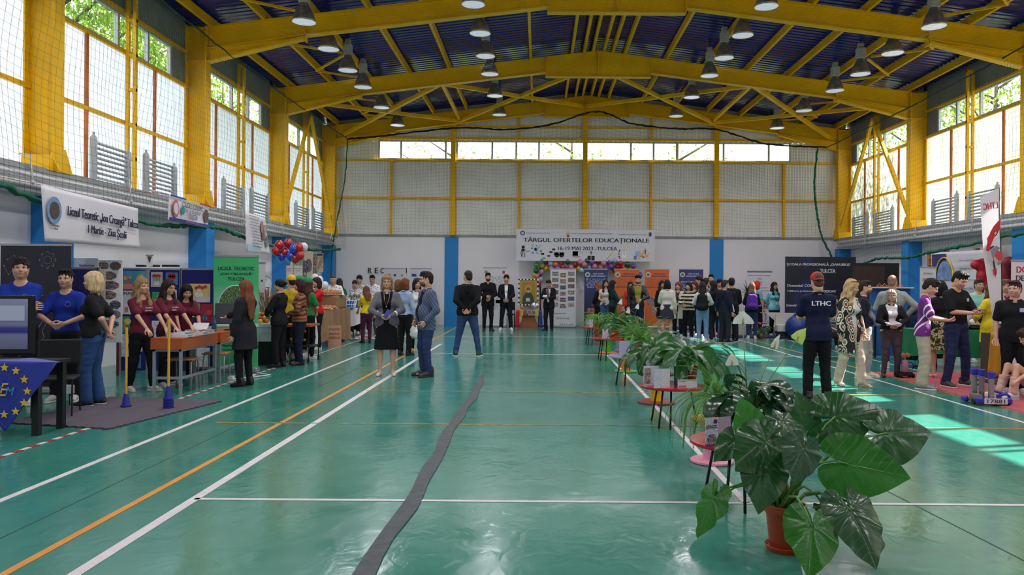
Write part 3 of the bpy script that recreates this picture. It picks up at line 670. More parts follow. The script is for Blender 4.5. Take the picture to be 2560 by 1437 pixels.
def head(fem, near):
    k = (fem, near)
    if k not in HEADS: HEADS[k] = head_tpl(fem, .0052 if near else .0095)
    return HEADS[k]
def hand_tpl(curl, h):
    # wrist at origin, fingers toward -z, palm faces -y (thumb toward +x)
    f = Field((-.07,-.12,-.21),(.1,.06,.04), h)
    f.rc((0,0,.03),(0,0,-.015),.024,.025,k=.01,sy=.72); f.rc((-.014,0,-.03),(-.022,0,-.085),.021,.020,k=.02,sy=.62); f.rc((.012,0,-.03),(.022,0,-.085),.022,.020,k=.02,sy=.62)
    for x, L_, a in ((-.034,.060,-.10),(-.0125,.074,-.03),(.0095,.078,.03),(.0315,.070,.09)):
        p = np.array((x,0,-.092)); th = .15; 
        for i, q in enumerate((.45,.32,.23)):
            th2 = th+curl*(.55,1.1,.7)[i]; th = th2
            n = p+L_*q*np.array((math.sin(a),-math.sin(th),-math.cos(th))); r0 = .0088-.0009*i
            f.rc(p,n,r0,r0-.0008,k=.004); p = n
    b = np.array((.028,-.004,-.03)); c1 = b+np.array((.026,-.012-.012*curl,-.026)); c2 = c1+np.array((.010-.012*curl,-.012-.018*curl,-.030)); c3 = c2+np.array((-.004-.012*curl,-.008,-.022))
    f.rc(b,c1,.0145,.0105,k=.014); f.rc(c1,c2,.0105,.0092,k=.004); f.rc(c2,c3,.0092,.0078,k=.004)
    return f.mesh()
HANDS = {}
def hand(curl, near):
    k = (curl, near)
    if k not in HANDS: HANDS[k] = hand_tpl(curl, .005 if near else .0078)
    return HANDS[k]
def hair_tpl(style, h):
    f = Field((-.19,-.17,-.62 if 'long' in style or style == 'ponytail' else -.24),(.19,.23,.20), h)
    t = {'short':.007,'buzz':.003,'curly':.016,'messy':.012,'quiff':.008,'thin':.002,'bob':.014,'long':.014,'longback':.014,'longwave':.016,'ponytail':.008,'bun':.008,'bigbob':.020,'undercap':.002}.get(style,.012)
    w = .077+t; fem = style in ('bob','long','longback','longwave','ponytail','bun','bigbob')
    f.el((0,.016,.034),(w,.098+t,.092+t),0)
    if style in ('short','quiff','messy','curly'): f.el((0,-.045,.105),(.055,.045,.026 if style!='short' else .018),.03)
    if style in ('short','buzz','quiff','messy','curly','thin','undercap'): f.el((0,.06,-.03),(.064+t*.5,.058,.06),.02)
    # carve the face
    fz = .052 if not fem else .060
    if style == 'thin': fz = .062
    f.el((0,-.120,-.055),(.068 if not fem else .060,.078,fz+.062),.012,'c'); f.el((0,-.03,-.115),(.09,.10,.075) if not fem else (.055,.10,.075),.01,'c')
    if not fem:
        for s in (-1,1): f.el((s*.085,-.022,-.052),(.03,.047,.055),.006,'c'); f.el((s*.09,.004,-.01),(.022,.028,.038),.004,'c')
    hl = {'bob':-.11,'bigbob':-.13,'long':-.36,'longwave':-.42,'longback':-.50}.get(style)
    if hl:
        for s in (-1,1):
            f.rc((s*.068,.0,.02),(s*.080,.008,min(-.11,hl*.4)),.028,.030,k=.03)
            f.rc((s*.045,.06,.0),(s*.055,.062,max(hl,-.2)),.045,.042,k=.04)
            if style in ('long','longwave'): f.rc((s*.082,.0,-.10),(s*.095,-.055,-.26),.032,.034,k=.04); f.rc((s*.095,-.055,-.26),(s*.08,-.085,hl),.034,.016,k=.03)
        if hl < -.2:
            f.rc((0,.075,-.02),(0,.105,-.20),.06,.072,k=.05,sy=.6); f.rc((-.05,.10,-.2),(-.04,.13,hl),.062,.034,k=.05,sy=.55); f.rc((.05,.10,-.2),(.04,.13,hl),.062,.034,k=.05,sy=.55)
        else: f.rc((-.04,.07,-.02),(-.035,.065,hl+.01),.05,.045,k=.04); f.rc((.04,.07,-.02),(.035,.065,hl+.01),.05,.045,k=.04)
        if style == 'bob' or style == 'bigbob': f.rc((-.06,-.045,.075),(.03,-.082,.062),.022,.014,k=.02)
    if style == 'ponytail': f.el((0,.10,.07),(.03,.03,.03),.02); f.rc((0,.115,.06),(.0,.15,-.10),.035,.042,k=.02); f.rc((0,.15,-.10),(.02,.14,-.38),.042,.014,k=.03)
    if style == 'bun': f.el((0,.125,.045),(.045,.04,.045),.015)
    x, y, z = f.grid(); an = np.arctan2(x, y-.0+1e-6)
    if style == 'curly' or style == 'messy': f.D = f.D+((.006 if style=='curly' else .005)*np.sin(x*110+np.sin(z*60))*np.sin(y*105+2)*np.sin(z*100+np.sin(x*50))).astype(np.float32)
    elif style not in ('buzz','thin','undercap'): f.D = f.D+(.0022*np.sin(an*38+z*14+np.sin(z*22)*1.5)+.0035*np.sin(an*13+z*9)).astype(np.float32)
    if style == 'longwave': f.D = f.D+(.006*np.sin(z*42+an*5)).astype(np.float32)
    return f.mesh()
HAIR = {}
def hair(style, near):
    k = (style, near)
    if k not in HAIR: HAIR[k] = hair_tpl(style, .0055 if near else .0095)
    return HAIR[k]
def cap_tpl():
    f = Field((-.12,-.24,-.06),(.12,.16,.17),.0055); f.el((0,.014,.045),(.088,.110,.095),0).zcut(.022); 
    f2 = f; f2.rc((-.02,-.09,.032),(.02,-.09,.032),.05,k=.0,sy=1.6)
    x,y,z = f.grid(); zz = z-.034+.9*np.maximum(-.06-y,0)*.25-.0*x+ (x*x)*2.2*(y<-.07)
    f.D = np.where(y < -.085, np.maximum(f.D, np.abs(zz)-.005), f.D).astype(np.float32)
    f.el((0,.012,.03),(.079,.100,.085),.0,'c'); return f.mesh()
def shoe_tpl(kind):
    f = Field((-.07,-.24,-.01),(.07,.12,.16),.006); hl = .045 if kind == 'heel' else 0
    if kind == 'heel':
        f.rc((0,.045,.07),(0,-.02,.045),.030,.032,k=.02); f.rc((0,-.02,.045),(0,-.13,.022),.032,.034,k=.03); f.rc((0,-.13,.022),(0,-.185,.018),.034,.015,k=.02)
        f.rc((0,.07,.06),(0,.072,.0),.024,.014,k=.01); f.el((0,.0,.10),(.034,.062,.036),.01,'c')
    else:
        f.rc((0,.055,.055),(0,-.04,.055),.038,.038,k=.02); f.rc((0,-.04,.05),(0,-.16,.03),.038,.034,k=.03,sy=1); f.rc((0,.05,.05),(0,.045,.11),.038,.040,k=.02)
        f.rc((0,.0,.06),(0,-.08,.05),.034,.030,k=.03)
        if kind == 'boot': f.rc((0,.045,.08),(0,.03,.14),.045,.05,k=.02)
        else: f.el((0,.045,.135),(.03,.035,.03),.01,'c')
    f.zcut(.0); return f.mesh()
def sole_tpl():
    f = Field((-.07,-.24,-.01),(.07,.12,.06),.006); f.rc((0,.055,.02),(0,-.16,.02),.045,.042,k=0); f.zcut(.0,.024); return f.mesh()
SHOE = {k: shoe_tpl(k) for k in ('heel','sneaker','boot')}; SOLE = sole_tpl(); CAPM = cap_tpl()
TM = {}
def tpl_mesh(key, VF):
    if key not in TM:
        me = bpy.data.meshes.new(str(key[0])); me.from_pydata(VF[0].tolist(), [], VF[1]); me.materials.append(None); me.shade_smooth(); TM[key] = me
    return TM[key]
def inst(name, key, VF, m, parent, M):
    o = bpy.data.objects.new(name, tpl_mesh(key, VF)); COL.objects.link(o); o.material_slots[0].link = 'OBJECT'; o.material_slots[0].material = m
    o.parent = parent; o.matrix_local = M; return o
def hair_mat(c):
    k = ('hair', c)
    if k not in MC: MC[k] = mat(c, .6, bump=.5, bscale=40, var=.45, vscale=14, stretch=(6,6,.6), spec=.25)
    return MC[k]
SKIN = {}
def skin_mat(c):
    if c not in SKIN:
        m = mat(c, .5, var=.06, vscale=20, spec=.4); m.node_tree.nodes['Principled BSDF'].inputs['Subsurface Weight'].default_value = .0; SKIN[c] = m
    return SKIN[c]
EYEW = mat((205,200,198), .3); IRIS = mat((48,34,26), .25); LENSG = mat((60,60,66), .1, trans=.0)
def ik(a, b, l1, l2, hint):
    a, b, hint = Vector(a), Vector(b), Vector(hint); d = b-a; L_ = d.length; mx = (l1+l2)*.995
    if L_ > mx: b = a+d*(mx/L_); d = b-a; L_ = mx
    t = (l1*l1-l2*l2+L_*L_)/(2*L_); hgt = math.sqrt(max(l1*l1-t*t, 0)); u = d.normalized(); v = hint-u*hint.dot(u); v = v.normalized() if v.length > 1e-5 else u.orthogonal()
    return a+u*t+v*hgt, b
ARMS = {   # wrist target (x out, y, z), elbow hint, curl, palm direction
 'down':((.25,-.02,.86),(.3,.6,0),.55,(0,-.3,0)), 'front':((.045,-.20,.98),(1,.3,-.2),.8,(-1,.2,0)), 'back':((.03,.19,.97),(1,.4,0),.8,(-.5,1,0)),
 'phone':((.065,-.32,1.12),(.7,.2,-1),.9,(0,.3,1)), 'crossed':((-.13,-.19,1.17),(.6,-.2,-1),.5,(-.4,1,0)), 'table':((.16,-.42,.93),(.6,.5,0),.2,(0,0,-1)),
 'out':((.10,-.52,1.12),(.4,.2,-1),.35,(0,-.2,1)), 'mouth':((.03,-.19,1.44),(.7,-.2,-1),.8,(-.2,1,.3)), 'pocket':((.20,-.10,.93),(.6,.8,0),.8,(-1,0,0)),
 'waist':((.08,-.24,1.05),(1,.2,-.4),.9,(-1,.4,0)), 'hold':((.17,-.30,1.05),(.6,.3,-1),.9,(-.6,0,.4)), 'swing':((.24,.12,.90),(.2,1,0),.6,(-1,0,0)), 'bag':((.24,-.05,.84),(.4,.5,0),1.1,(-1,0,0)),
 'reach':((.18,-.48,.80),(.5,.4,0),.5,(0,0,-1)), 'bend':((.20,-.22,.98),(.6,.8,-.3),.7,(-.6,0,.4)) }
def cloth_of(c):
    return c if isinstance(c, bpy.types.Material) else cloth(c)
PN = [0]
def person(label, px, fy, hy, face, fem=False, arms=('down','down'), top=('tee',(20,20,24)), bottom=('trousers',(25,27,35)), inner=None, hair_s='short', hair_c=(30,22,18),
           shoes=('sneaker',(200,200,200)), skin=(196,150,126), head_yaw=0, head_pitch=0, lean=0, stance=.11, step=0, build=1.0, belly=0, z=None, glasses=False, cap=None, sit=None, near=None, beard=None,
           legs=None, group=None, hgt=None, dz=0, bare=False, extra=None):
    PN[0] += 1; seed = PN[0]
    g = G(px, fy) if z is None else Vector(((px-CX)*z/F, z, 0))
    if hgt is None:
        u, w = _uv(px, hy); hgt = EYE-w*g.y/F
    if sit: hgt = sit[1]
    s = hgt/1.75; near = (g.y < 13.5) if near is None else near
    vx = min(.020, max(.0095, g.y*.00085))
    t = thing('person', label, 'person', (g.x,g.y,dz), face, group)
    k = s; S = lambda *v: np.array(v, float)*k
    wd = (.150 if fem else .172)*(1+(build-1)*.6); hipw = .088 if fem else .085
    # skeleton
    pel = S(0,0,.93)
    if sit: pel = np.array((0,0,sit[0]+.10*k))
    la = math.radians(lean); cl, sl_ = math.cos(la), math.sin(la)
    def up(x, y, z):        # body point above the pelvis, leaned forward
        zz = (z-.93)*k; yy = y*k; return pel+np.array((x*k, yy*cl-zz*sl_, zz*cl+yy*sl_))
    hips = {q: pel+S(q*hipw,0,-.03) for q in (-1,1)}
    feet = {}; knees = {}
    for q in (-1,1):
        if legs: ft = np.array(legs[0 if q > 0 else 1], float)*k
        elif sit: ft = S(q*.10,-.42,.075); 
        else: ft = S(q*stance, -q*step*.5, .075)
        _d = np.linalg.norm(ft-hips[q])*.5*1.004; _d = .43*k if (sit or lean > 30) else _d; kn, an = ik(hips[q], ft, _d, _d, (q*.15,-1,0.1)); knees[q] = np.array(kn); feet[q] = np.array(an)
    sh = {q: up(q*wd, .012, 1.385) for q in (-1,1)}; neck = up(0,.015,1.46); 
    _pa = math.radians(lean*.75+head_pitch); _hz, _hy = .125, -.030; hp = up(0,.018,1.51)+np.array((0, _hy*math.cos(_pa)-_hz*math.sin(_pa), _hy*math.sin(_pa)+_hz*math.cos(_pa)))*k; _up = hp+np.array((0,.018*math.cos(_pa)+.03*math.sin(_pa),-.03*math.cos(_pa)))*k; el_, wr = {}, {}
    AR = {}
    for q, a in ((1,arms[0]),(-1,arms[1])):
        tgt, hint, curl, palm = ARMS[a] if isinstance(a, str) else a
        tp = S(q*tgt[0], tgt[1], tgt[2])
        if sit: tp[2] += pel[2]-.93*k
        elif lean and a not in ('table','reach'): tp = up(q*tgt[0], tgt[1], tgt[2])
        e, w_ = ik(sh[q], tp, .285*k, .255*k, (q*hint[0],hint[1],hint[2])); el_[q] = np.array(e); wr[q] = np.array(w_); AR[q] = (curl, palm)
    allp = np.array([pel,neck,hp]+[d[q] for d in (hips,knees,feet,sh,el_,wr) for q in (-1,1)]); lo, hi = allp.min(0)-.24*k, allp.max(0)+.24*k; lo[2] = max(lo[2], -.0)-.02
    def torso(f, o, wst=True):
        b = build; 
        f.rc(up(-.055*b,.0,.93),up(.055*b,.0,.93),(.108+.012*fem)*k*b+o,k=.05*k,sy=.82)
        f.rc(up(-.035*b,-.01-belly*.4,1.09),up(.035*b,-.01-belly*.4,1.09),(.098-.016*fem+belly*.35)*k*b+o,k=.07*k,sy=.85)
        f.rc(up(-.062*b,.0,1.27),up(.062*b,.0,1.27),(.104-.008*fem)*k*b+o,k=.06*k,sy=.84)
        f.rc(up(-(wd-.05),.012,1.372),up(wd-.05,.012,1.372),.060*k+o*.8,k=.05*k)
        for q in (-1,1): f.rc(up(q*(wd-.03),.012,1.39),up(q*.03,.015,1.462),.036*k+o*.5,.040*k+o*.4,k=.04*k)
        f.rc(up(-.05,.01,1.40),up(.05,.01,1.40),.058*k+o*.5,k=.04*k)
        if fem:
            for q in (-1,1): f.el(up(q*.068,-.078,1.265),(.058*k+o*.6,)*3,.04*k)
        if belly: f.el(up(0,-.06-belly*.3,1.08),S(.12+belly*.5,.09+belly*.6,.13)+o,.06*k)
    def arm(f, o, frac=1.0, o2=None):
        o2 = o if o2 is None else o2
        for q in (-1,1):
            r = .043*k*(.88 if fem else 1)
            if frac <= .5: e = sh[q]+(el_[q]-sh[q])*frac*2; f.rc(sh[q],e,r*1.12+o,r+o2,k=.04*k)
            else:
                f.rc(sh[q],el_[q],r*1.12+o,r*.93+o,k=.04*k); e = el_[q]+(wr[q]-el_[q])*(frac-.5)*2; f.rc(el_[q],e,r*.93+o,r*.62+o2,k=.012*k)
    def leg(f, o, fit=0, frac=1.0):
        if o == 0: o = -.006*k
        for q in (-1,1):
            f.rc(hips[q]+S(0,0,-.02),knees[q],(.088*build)*k+o,.056*k+o*.9+fit*.4,k=.045*k)
            e = knees[q]+(feet[q]-knees[q])*frac; f.rc(knees[q],e,.054*k+o*.9+fit*.4,.036*k+o*.7+fit,k=.02*k)
    # body: one skin
    f = Field(lo, hi, vx); torso(f, 0); arm(f, 0); leg(f, 0); 
    f.rc(neck,_up,.052*k*(.9 if fem else 1.05),k=.03*k)
    for q in (-1,1): f.rc(feet[q],feet[q]+S(0,-.12,-.045),.030*k,.022*k,k=.02*k)
    if bottom[0] in ('skirt','pleats','shorts',None):
        for q in (-1,1): f.el(knees[q]+(feet[q]-knees[q])*.3+S(0,.018,0),(.046*k,.046*k,.10*k),.03*k)
    bm = MB(); V, Fs = f.mesh(); to_mb(bm, V, Fs, 0)
    HM = Matrix.Translation(hp) @ Matrix.Rotation(R(head_yaw),4,'Z') @ Matrix.Rotation(R(lean*.75+head_pitch),4,'X') @ Matrix.Scale(k*(.97 if fem else 1.0)*1.02,4)
    hb = head(fem, near); Hm = np.array(HM); hv = np.array(hb.v)@Hm[:3,:3].T+Hm[:3,3]; off = len(bm.v); bm.v += [tuple(v) for v in hv]; bm.f += [tuple(off+i for i in q) for q in hb.f]; bm.mi += hb.mi
    HW = {}
    for q in (-1,1):
        curl, palm = AR[q]; d = Vector(wr[q]-el_[q]).normalized(); zc = -d; pv = Vector((q*palm[0],palm[1],palm[2])); yc = -(pv-zc*pv.dot(zc)); yc = yc.normalized() if yc.length > 1e-4 else zc.orthogonal().normalized()
        xc = yc.cross(zc); M = Matrix(((xc.x,yc.x,zc.x,wr[q][0]),(xc.y,yc.y,zc.y,wr[q][1]),(xc.z,yc.z,zc.z,wr[q][2]),(0,0,0,1)))
        # thumb side faces up / forward
        if (xc.z+(-xc.y)*.6)*1 < 0: M = M @ Matrix.Scale(-1,4,(1,0,0)); fl = True
        else: fl = False
        sc = k*(.9 if fem else 1); V, Fs = hand(curl, near); M = M @ Matrix.Scale(sc,4)
        to_mb(bm, V, [f_[::-1] for f_ in Fs] if fl else Fs, 0, M); HW[q] = M
    bm.build('body', [skin_mat(skin),EYEW,IRIS,hair_mat(hair_c),mat(tuple(int(c*m_) for c,m_ in zip(skin,(.80,.58,.56))),.45)], t, smooth=True)
    if hair_s: inst('hair', ('hair',hair_s,near), hair(hair_s,near), hair_mat(hair_c), t, HM)
    if beard:
        fb = Field((-.09,-.12,-.14),(.09,.06,.0),.006); fb.el((0,-.02,-.06),(.066,.078,.062),0); fb.el((0,-.035,-.075),(.046,.052,.040),.03); fb.el((0,-.105,-.045),(.022,.03,.020),.01,'c'); fb.D = np.maximum(fb.D, fb.grid()[2]+.035-.5*(np.abs(fb.grid()[0])))
        V, Fs = fb.mesh(); bb = MB(); to_mb(bb,V,Fs); o = bb.build('beard', hair_mat(beard), t, smooth=True); o.matrix_local = HM
    if cap: inst('cap', ('cap',), CAPM, cap[0] if isinstance(cap[0], bpy.types.Material) else mat(cap[0],.7,bump=.2,bscale=60), t, HM @ Matrix.Scale(1.0 if hair_s == 'undercap' else 1.16,4) @ (Matrix.Rotation(R(cap[1]),4,'Z') if len(cap) > 1 else Matrix()))
    if glasses:
        gb = MB()
        for q in (-1,1):
            c = Vector((q*.033,-.100,-.003)); gb.tube([c+Vector((math.cos(a)*.021,abs(math.cos(a))*.004,math.sin(a)*.017)) for a in [i*math.pi/6 for i in range(13)]], .0018, 5)
            gb.tube([(q*.054,-.098,.002),(q*.076,-.04,.004),(q*.080,.01,.0)], .0018, 5)
        gb.tube([(-.012,-.103,.0),(.012,-.103,.0)], .0018, 5); o = gb.build('glasses', BLACK, t); o.matrix_local = HM
    # clothes
    tk, tcol = top[0], top[1]; opt = top[2] if len(top) > 2 else {}
    hem = {'tee':.86,'shirt':.84,'polo':.86,'sweater':.88,'jacket':.80,'blazer':.76,'coat':.58,'dress':.58,'crop':.98,'hoodie':.84,'long':.62}[tk]
    hem = opt.get('hem', hem)
    o = {'tee':.014,'shirt':.014,'polo':.015,'sweater':.020,'jacket':.026,'blazer':.024,'coat':.030,'dress':.016,'crop':.015,'hoodie':.026,'long':.026}[tk]*1.0
    frac = opt.get('sleeve', {'tee':.36,'polo':.36,'shirt':.95,'crop':.33}.get(tk, .95))
    f = Field(lo, hi, vx); torso(f, o); arm(f, o*.85+.004, frac, (o+.012 if frac < .5 else o*.6+.004))
    hz = pel[2]+(hem-.93)*k
    if hem < .86 and not sit:       # skirts of coats: widen below the hips
        f.rc(pel+S(-.05,0,0),np.array((-.055*k,0,hz)),.120*k+o,.128*k+o+(.02 if tk == 'coat' else 0),k=.04,sy=.85); f.rc(pel+S(.05,0,0),np.array((.055*k,0,hz)),.120*k+o,.128*k+o+(.02 if tk == 'coat' else 0),k=.04,sy=.85)
    f.folds(.004 if tk in ('tee','shirt','sweater','coat','jacket','hoodie','blazer','polo') else .003, seed)
    if not sit: f.zcut(hz)
    # neckline
    nk = opt.get('neck', .066); f.rc(up(0,.004,1.462),up(0,-.01,1.60),nk*.98*k,(nk+.03)*k,k=.004,op='c'); f.el(up(0,-.03,1.478),S(nk*1.06,nk*1.2,.058),.006,'c'); 
    f.D = np.maximum(f.D, -( -((f.grid()[2]-neck[2]-.022*k)) )) if not lean and tk not in ('hoodie',) else f.D
    if inner:
        x, y, z_ = f.grid(); zr = (z_-hz)/max(neck[2]-hz,.1); wid = opt.get('open', .05)*k*(.35+1.0*np.clip(zr,0,1)) ; f.D = np.maximum(f.D, -np.maximum(np.abs(x)-wid, y-(pel[1]-.02*k-sl_*np.clip(z_-pel[2],0,1)))).astype(np.float32)
    V, Fs = f.mesh(); b = MB(); to_mb(b, V, Fs); tn = {'tee':'t_shirt','polo':'polo_shirt','long':'cardigan','crop':'t_shirt'}.get(tk, tk)
    TO = b.build(tn, cloth_of(tcol), t, smooth=True)
    if inner:
        f = Field(lo, hi, vx); torso(f, .009); f.zcut(pel[2]-.04*k); f.el(up(0,-.03,1.475),S(.058,.065,.05),.0,'c')
        V, Fs = f.mesh(); b = MB(); to_mb(b, V, Fs); b.build('shirt', cloth_of(inner), t, smooth=True)
    if tk in ('hoodie',):
        f = Field(lo, hi, vx); f.rc(up(-.07,.05,1.42),up(.07,.05,1.42),.055*k,k=.02); f.rc(up(0,.10,1.42),up(0,.12,1.33),.06*k,.05*k,k=.04); V, Fs = f.mesh(); b = MB(); to_mb(b,V,Fs); b.build('hood', cloth_of(tcol), t, smooth=True)
    if tk in ('polo','shirt','blazer','jacket'):
        cb_ = MB(); n_ = 18; c = up(0,.012,1.482); cb_.tube([c+np.array((math.sin(a)*.071*k, math.cos(a)*.072*k, -.016*k*(1-math.cos(a)))) for a in [(-.86+1.72*i/n_)*math.pi for i in range(n_+1)]], .015*k, 8); cb_.build('collar', cloth_of(opt.get('collar', tcol)), t, smooth=True)
    bk, bcol = bottom[0], bottom[1]; bo = bottom[2] if len(bottom) > 2 else {}
    f = Field(lo, hi, vx)
    if bk in ('skirt','pleats'):
        z0 = bo.get('hem', .50)*k; r1 = bo.get('r', .15)*k; f.rc(pel+S(-.04,0,.06),np.array((-.05*k,0,z0)),.120*k,r1,k=.03,sy=.98); f.rc(pel+S(.04,0,.06),np.array((.05*k,0,z0)),.120*k,r1,k=.03,sy=.98)
        x, y, z_ = f.grid(); an = np.arctan2(x,y); f.D = f.D+((.006 if bk=='pleats' else .003)*np.sin(an*(26 if bk=='pleats' else 14))*np.clip((pel[2]-z_)/.3,0,1)).astype(np.float32); f.zcut(z0, pel[2]+.12*k)
        nm = 'skirt'
    elif bk:
        fit = {'slim':.006,'trousers':.016,'jeans':.012,'wide':.042,'flare':.030,'jogger':.020,'shorts':.03}[bk]
        f.rc(pel+S(-.045,0,0),pel+S(.045,0,0),(.114+.010*fem)*k*build+.008,k=.03,sy=.82); leg(f, .012, fit*k, .93 if bk != 'shorts' else .0); f.folds(.0045, seed+50, (16,16,26)); 
        f.zcut(None if sit else .03*k, pel[2]+.10*k)
        nm = {'jeans':'jeans','shorts':'shorts'}.get(bk,'trousers')
    if bk:
        V, Fs = f.mesh(); b = MB(); to_mb(b, V, Fs); b.build(nm, cloth_of(bcol), t, smooth=True)
    sk, scol = shoes[0], shoes[1]
    for q in (-1,1):
        d = -12 if legs is None else 0; M = Matrix.Translation((feet[q][0],feet[q][1],0 if not (sit and sit[0] < .2) else .0)) @ Matrix.Rotation(R(q*12),4,'Z') @ Matrix.Scale(k*(.92 if fem else 1.04),4)
        inst('shoe', (sk,), SHOE[sk], mat(scol,.45), t, M)
        if sk == 'sneaker' or len(shoes) > 2: inst('shoe_sole', ('sole',), SOLE, mat(shoes[2] if len(shoes) > 2 else (215,214,210), .6), t, M)
    t['_h'] = hgt
    if extra: extra(t, dict(up=up, k=k, wr=wr, HW=HW, HM=HM, pel=pel, neck=neck, feet=feet, sh=sh, el=el_))
    del t['_h']
    return t
# ================================================================= PLANTS, TABLES AND SPOOLS
def leaf_mat(name, c, vein, n=9, rough=.28, trans=.22, vs=.10):
    if name in MC: return MC[name]
    m = bpy.data.materials.new(name); m.use_nodes = True; nd = m.node_tree.nodes; L = m.node_tree.links; b = nd['Principled BSDF']
    uv = nd.new('ShaderNodeUVMap'); s = nd.new('ShaderNodeSeparateXYZ'); L.new(uv.outputs[0], s.inputs[0])
    def math_(op, a, b_=None, c_=None):
        q = nd.new('ShaderNodeMath'); q.operation = op
        for i, v in enumerate((a, b_, c_)):
            if v is None: continue
            if isinstance(v, (int,float)): q.inputs[i].default_value = v
            else: L.new(v, q.inputs[i])
        return q.outputs[0]
    au = math_('ABSOLUTE', s.outputs[1]); fq = math_('SUBTRACT', s.outputs[0], math_('MULTIPLY', au, .55)); w = math_('PINGPONG', math_('MULTIPLY', fq, n), .5); wv = math_('MINIMUM', math_('ADD', w, .0), math_('MULTIPLY', au, 5.0)) if n > 1 else math_('MULTIPLY', math_('ADD', s.outputs[0], 3), .5)
    mask = math_('SUBTRACT', 1.0, math_('SMOOTH_MIN', math_('DIVIDE', wv, vs), 1.0, .2)); mask = math_('MAXIMUM', mask, 0.0)
    co = nd.new('ShaderNodeTexCoord'); nz = nd.new('ShaderNodeTexNoise'); nz.inputs['Scale'].default_value = 9; L.new(co.outputs['Object'], nz.inputs['Vector'])
    r = nd.new('ShaderNodeValToRGB'); cl = lin(c); r.color_ramp.elements[0].color = (*[x*.65 for x in cl],1); r.color_ramp.elements[1].color = (*[x*1.35 for x in cl],1); L.new(nz.outputs['Fac'], r.inputs[0])
    mx = nd.new('ShaderNodeMix'); mx.data_type = 'RGBA'; L.new(math_('MULTIPLY', mask, .75), mx.inputs[0]); L.new(r.outputs[0], mx.inputs[6]); mx.inputs[7].default_value = (*lin(vein),1)
    L.new(mx.outputs[2], b.inputs['Base Color']); b.inputs['Roughness'].default_value = rough; b.inputs['Specular IOR Level'].default_value = .55
    bp = nd.new('ShaderNodeBump'); bp.inputs['Strength'].default_value = .55; bp.inputs['Distance'].default_value = .006; L.new(math_('ADD', math_('MULTIPLY', mask, -1.0), math_('MULTIPLY', nz.outputs['Fac'], .4)), bp.inputs['Height']); L.new(bp.outputs[0], b.inputs['Normal'])
    t = nd.new('ShaderNodeBsdfTranslucent'); t.inputs[0].default_value = (*[min(1,x*2.6+.02) for x in cl],1); ms = nd.new('ShaderNodeMixShader'); ms.inputs[0].default_value = trans
    L.new(b.outputs[0], ms.inputs[1]); L.new(t.outputs[0], ms.inputs[2]); L.new(ms.outputs[0], nd['Material Output'].inputs[0]); MC[name] = m; return m
RHO = [(0,1.0),(.05,.95),(.12,.885),(.22,.82),(.36,.75),(.55,.68),(.8,.625),(1.1,.59),(1.5,.57),(1.9,.56),(2.3,.55),(2.6,.52),(2.8,.46),(2.95,.34),(3.07,.15),(3.1416,.04)]
def heart(name, parent, m, A, T, N, wid=1.0, cup=.12, droop=.12, ruf=.012, seed=0, nr=12, nt=56, back=1.0):
    A, T, N = Vector(A), Vector(T), Vector(N); rr = random.Random(seed); L_ = (T-A).length; u = (T-A).normalized(); n = (N-u*N.dot(u)).normalized(); v = n.cross(u)
    vs, uvs, fs = [], [], []; ph = rr.random()*6
    for j in range(nt+1):
        th = -math.pi+2*math.pi*j/nt; ro = lerp(RHO, abs(th))
        for i in range(nr+1):
            r = i/nr; x = math.cos(th)*ro*r; y = math.sin(th)*ro*r*wid*.86
            if x < 0: x *= back
            xx = math.cos(th)*ro*r; vein = math.cos((xx-.55*abs(y)+.12*y*y)*44)
            h = -cup*y*y-droop*max(x,0)**2-droop*.4*max(-x,0)+ruf/L_*r*r*math.sin(th*7+ph)+ruf*.5/L_*r*r*math.sin(th*13+ph*2)-.006*vein*min(1,abs(y)*8)*(1-r*r)+.02*math.exp(-abs(y)*30)*-1
            vs.append(A+(u*x+v*y+n*h)*L_); uvs.append((x, y))
    for j in range(nt):
        for i in range(nr): a = j*(nr+1)+i; fs.append((a, a+nr+1, a+nr+2, a+1))
    return uvmesh(name, parent, m, vs, fs, uvs)
def uvmesh(name, parent, m, vs, fs, uvs):
    me = bpy.data.meshes.new(name); me.from_pydata([tuple(p) for p in vs], [], fs); ul = me.uv_layers.new(name='UVMap')
    li = np.empty(len(me.loops), int); me.loops.foreach_get('vertex_index', li); ul.data.foreach_set('uv', np.array(uvs)[li].ravel()); me.materials.append(m); me.shade_smooth()
    o = bpy.data.objects.new(name, me); COL.objects.link(o); o.parent = parent; return o
def blade(A, az, el, L_, W_, droop, twist=0, n=12, fold=.25, shape=1.0, tipw=0):
    """lance shaped leaf: returns verts, faces, uvs"""
    A = Vector(A); d0 = Vector((math.cos(az)*math.cos(el), math.sin(az)*math.cos(el), math.sin(el))); side = Vector((-math.sin(az), math.cos(az), 0)); p = A.copy(); vs, uvs = [], []; e = el
    for i in range(n+1):
        t = i/n; w = W_*(math.sin(math.pi*min(1,(t*.96+.03))**shape)**.8)*.5+.0015
        d = Vector((math.cos(az)*math.cos(e), math.sin(az)*math.cos(e), math.sin(e))); up_ = side.cross(d)*-1
        for k in (-1,-.5,0,.5,1):
            q = side*math.cos(twist)+up_*math.sin(twist)
            vs.append(p+q*(k*w)+up_*(fold*w*abs(k))); uvs.append((k, t))
        p = p+d*(L_/n); e -= droop/n*(1+t)
    fs = [(i*5+k, i*5+k+1, (i+1)*5+k+1, (i+1)*5+k) for i in range(n) for k in range(4)]
    return vs, fs, uvs
POTM = mat((176,68,34), .42, var=.08, vscale=3); SOIL = mat((44,32,24), .95, bump=1, bscale=60)
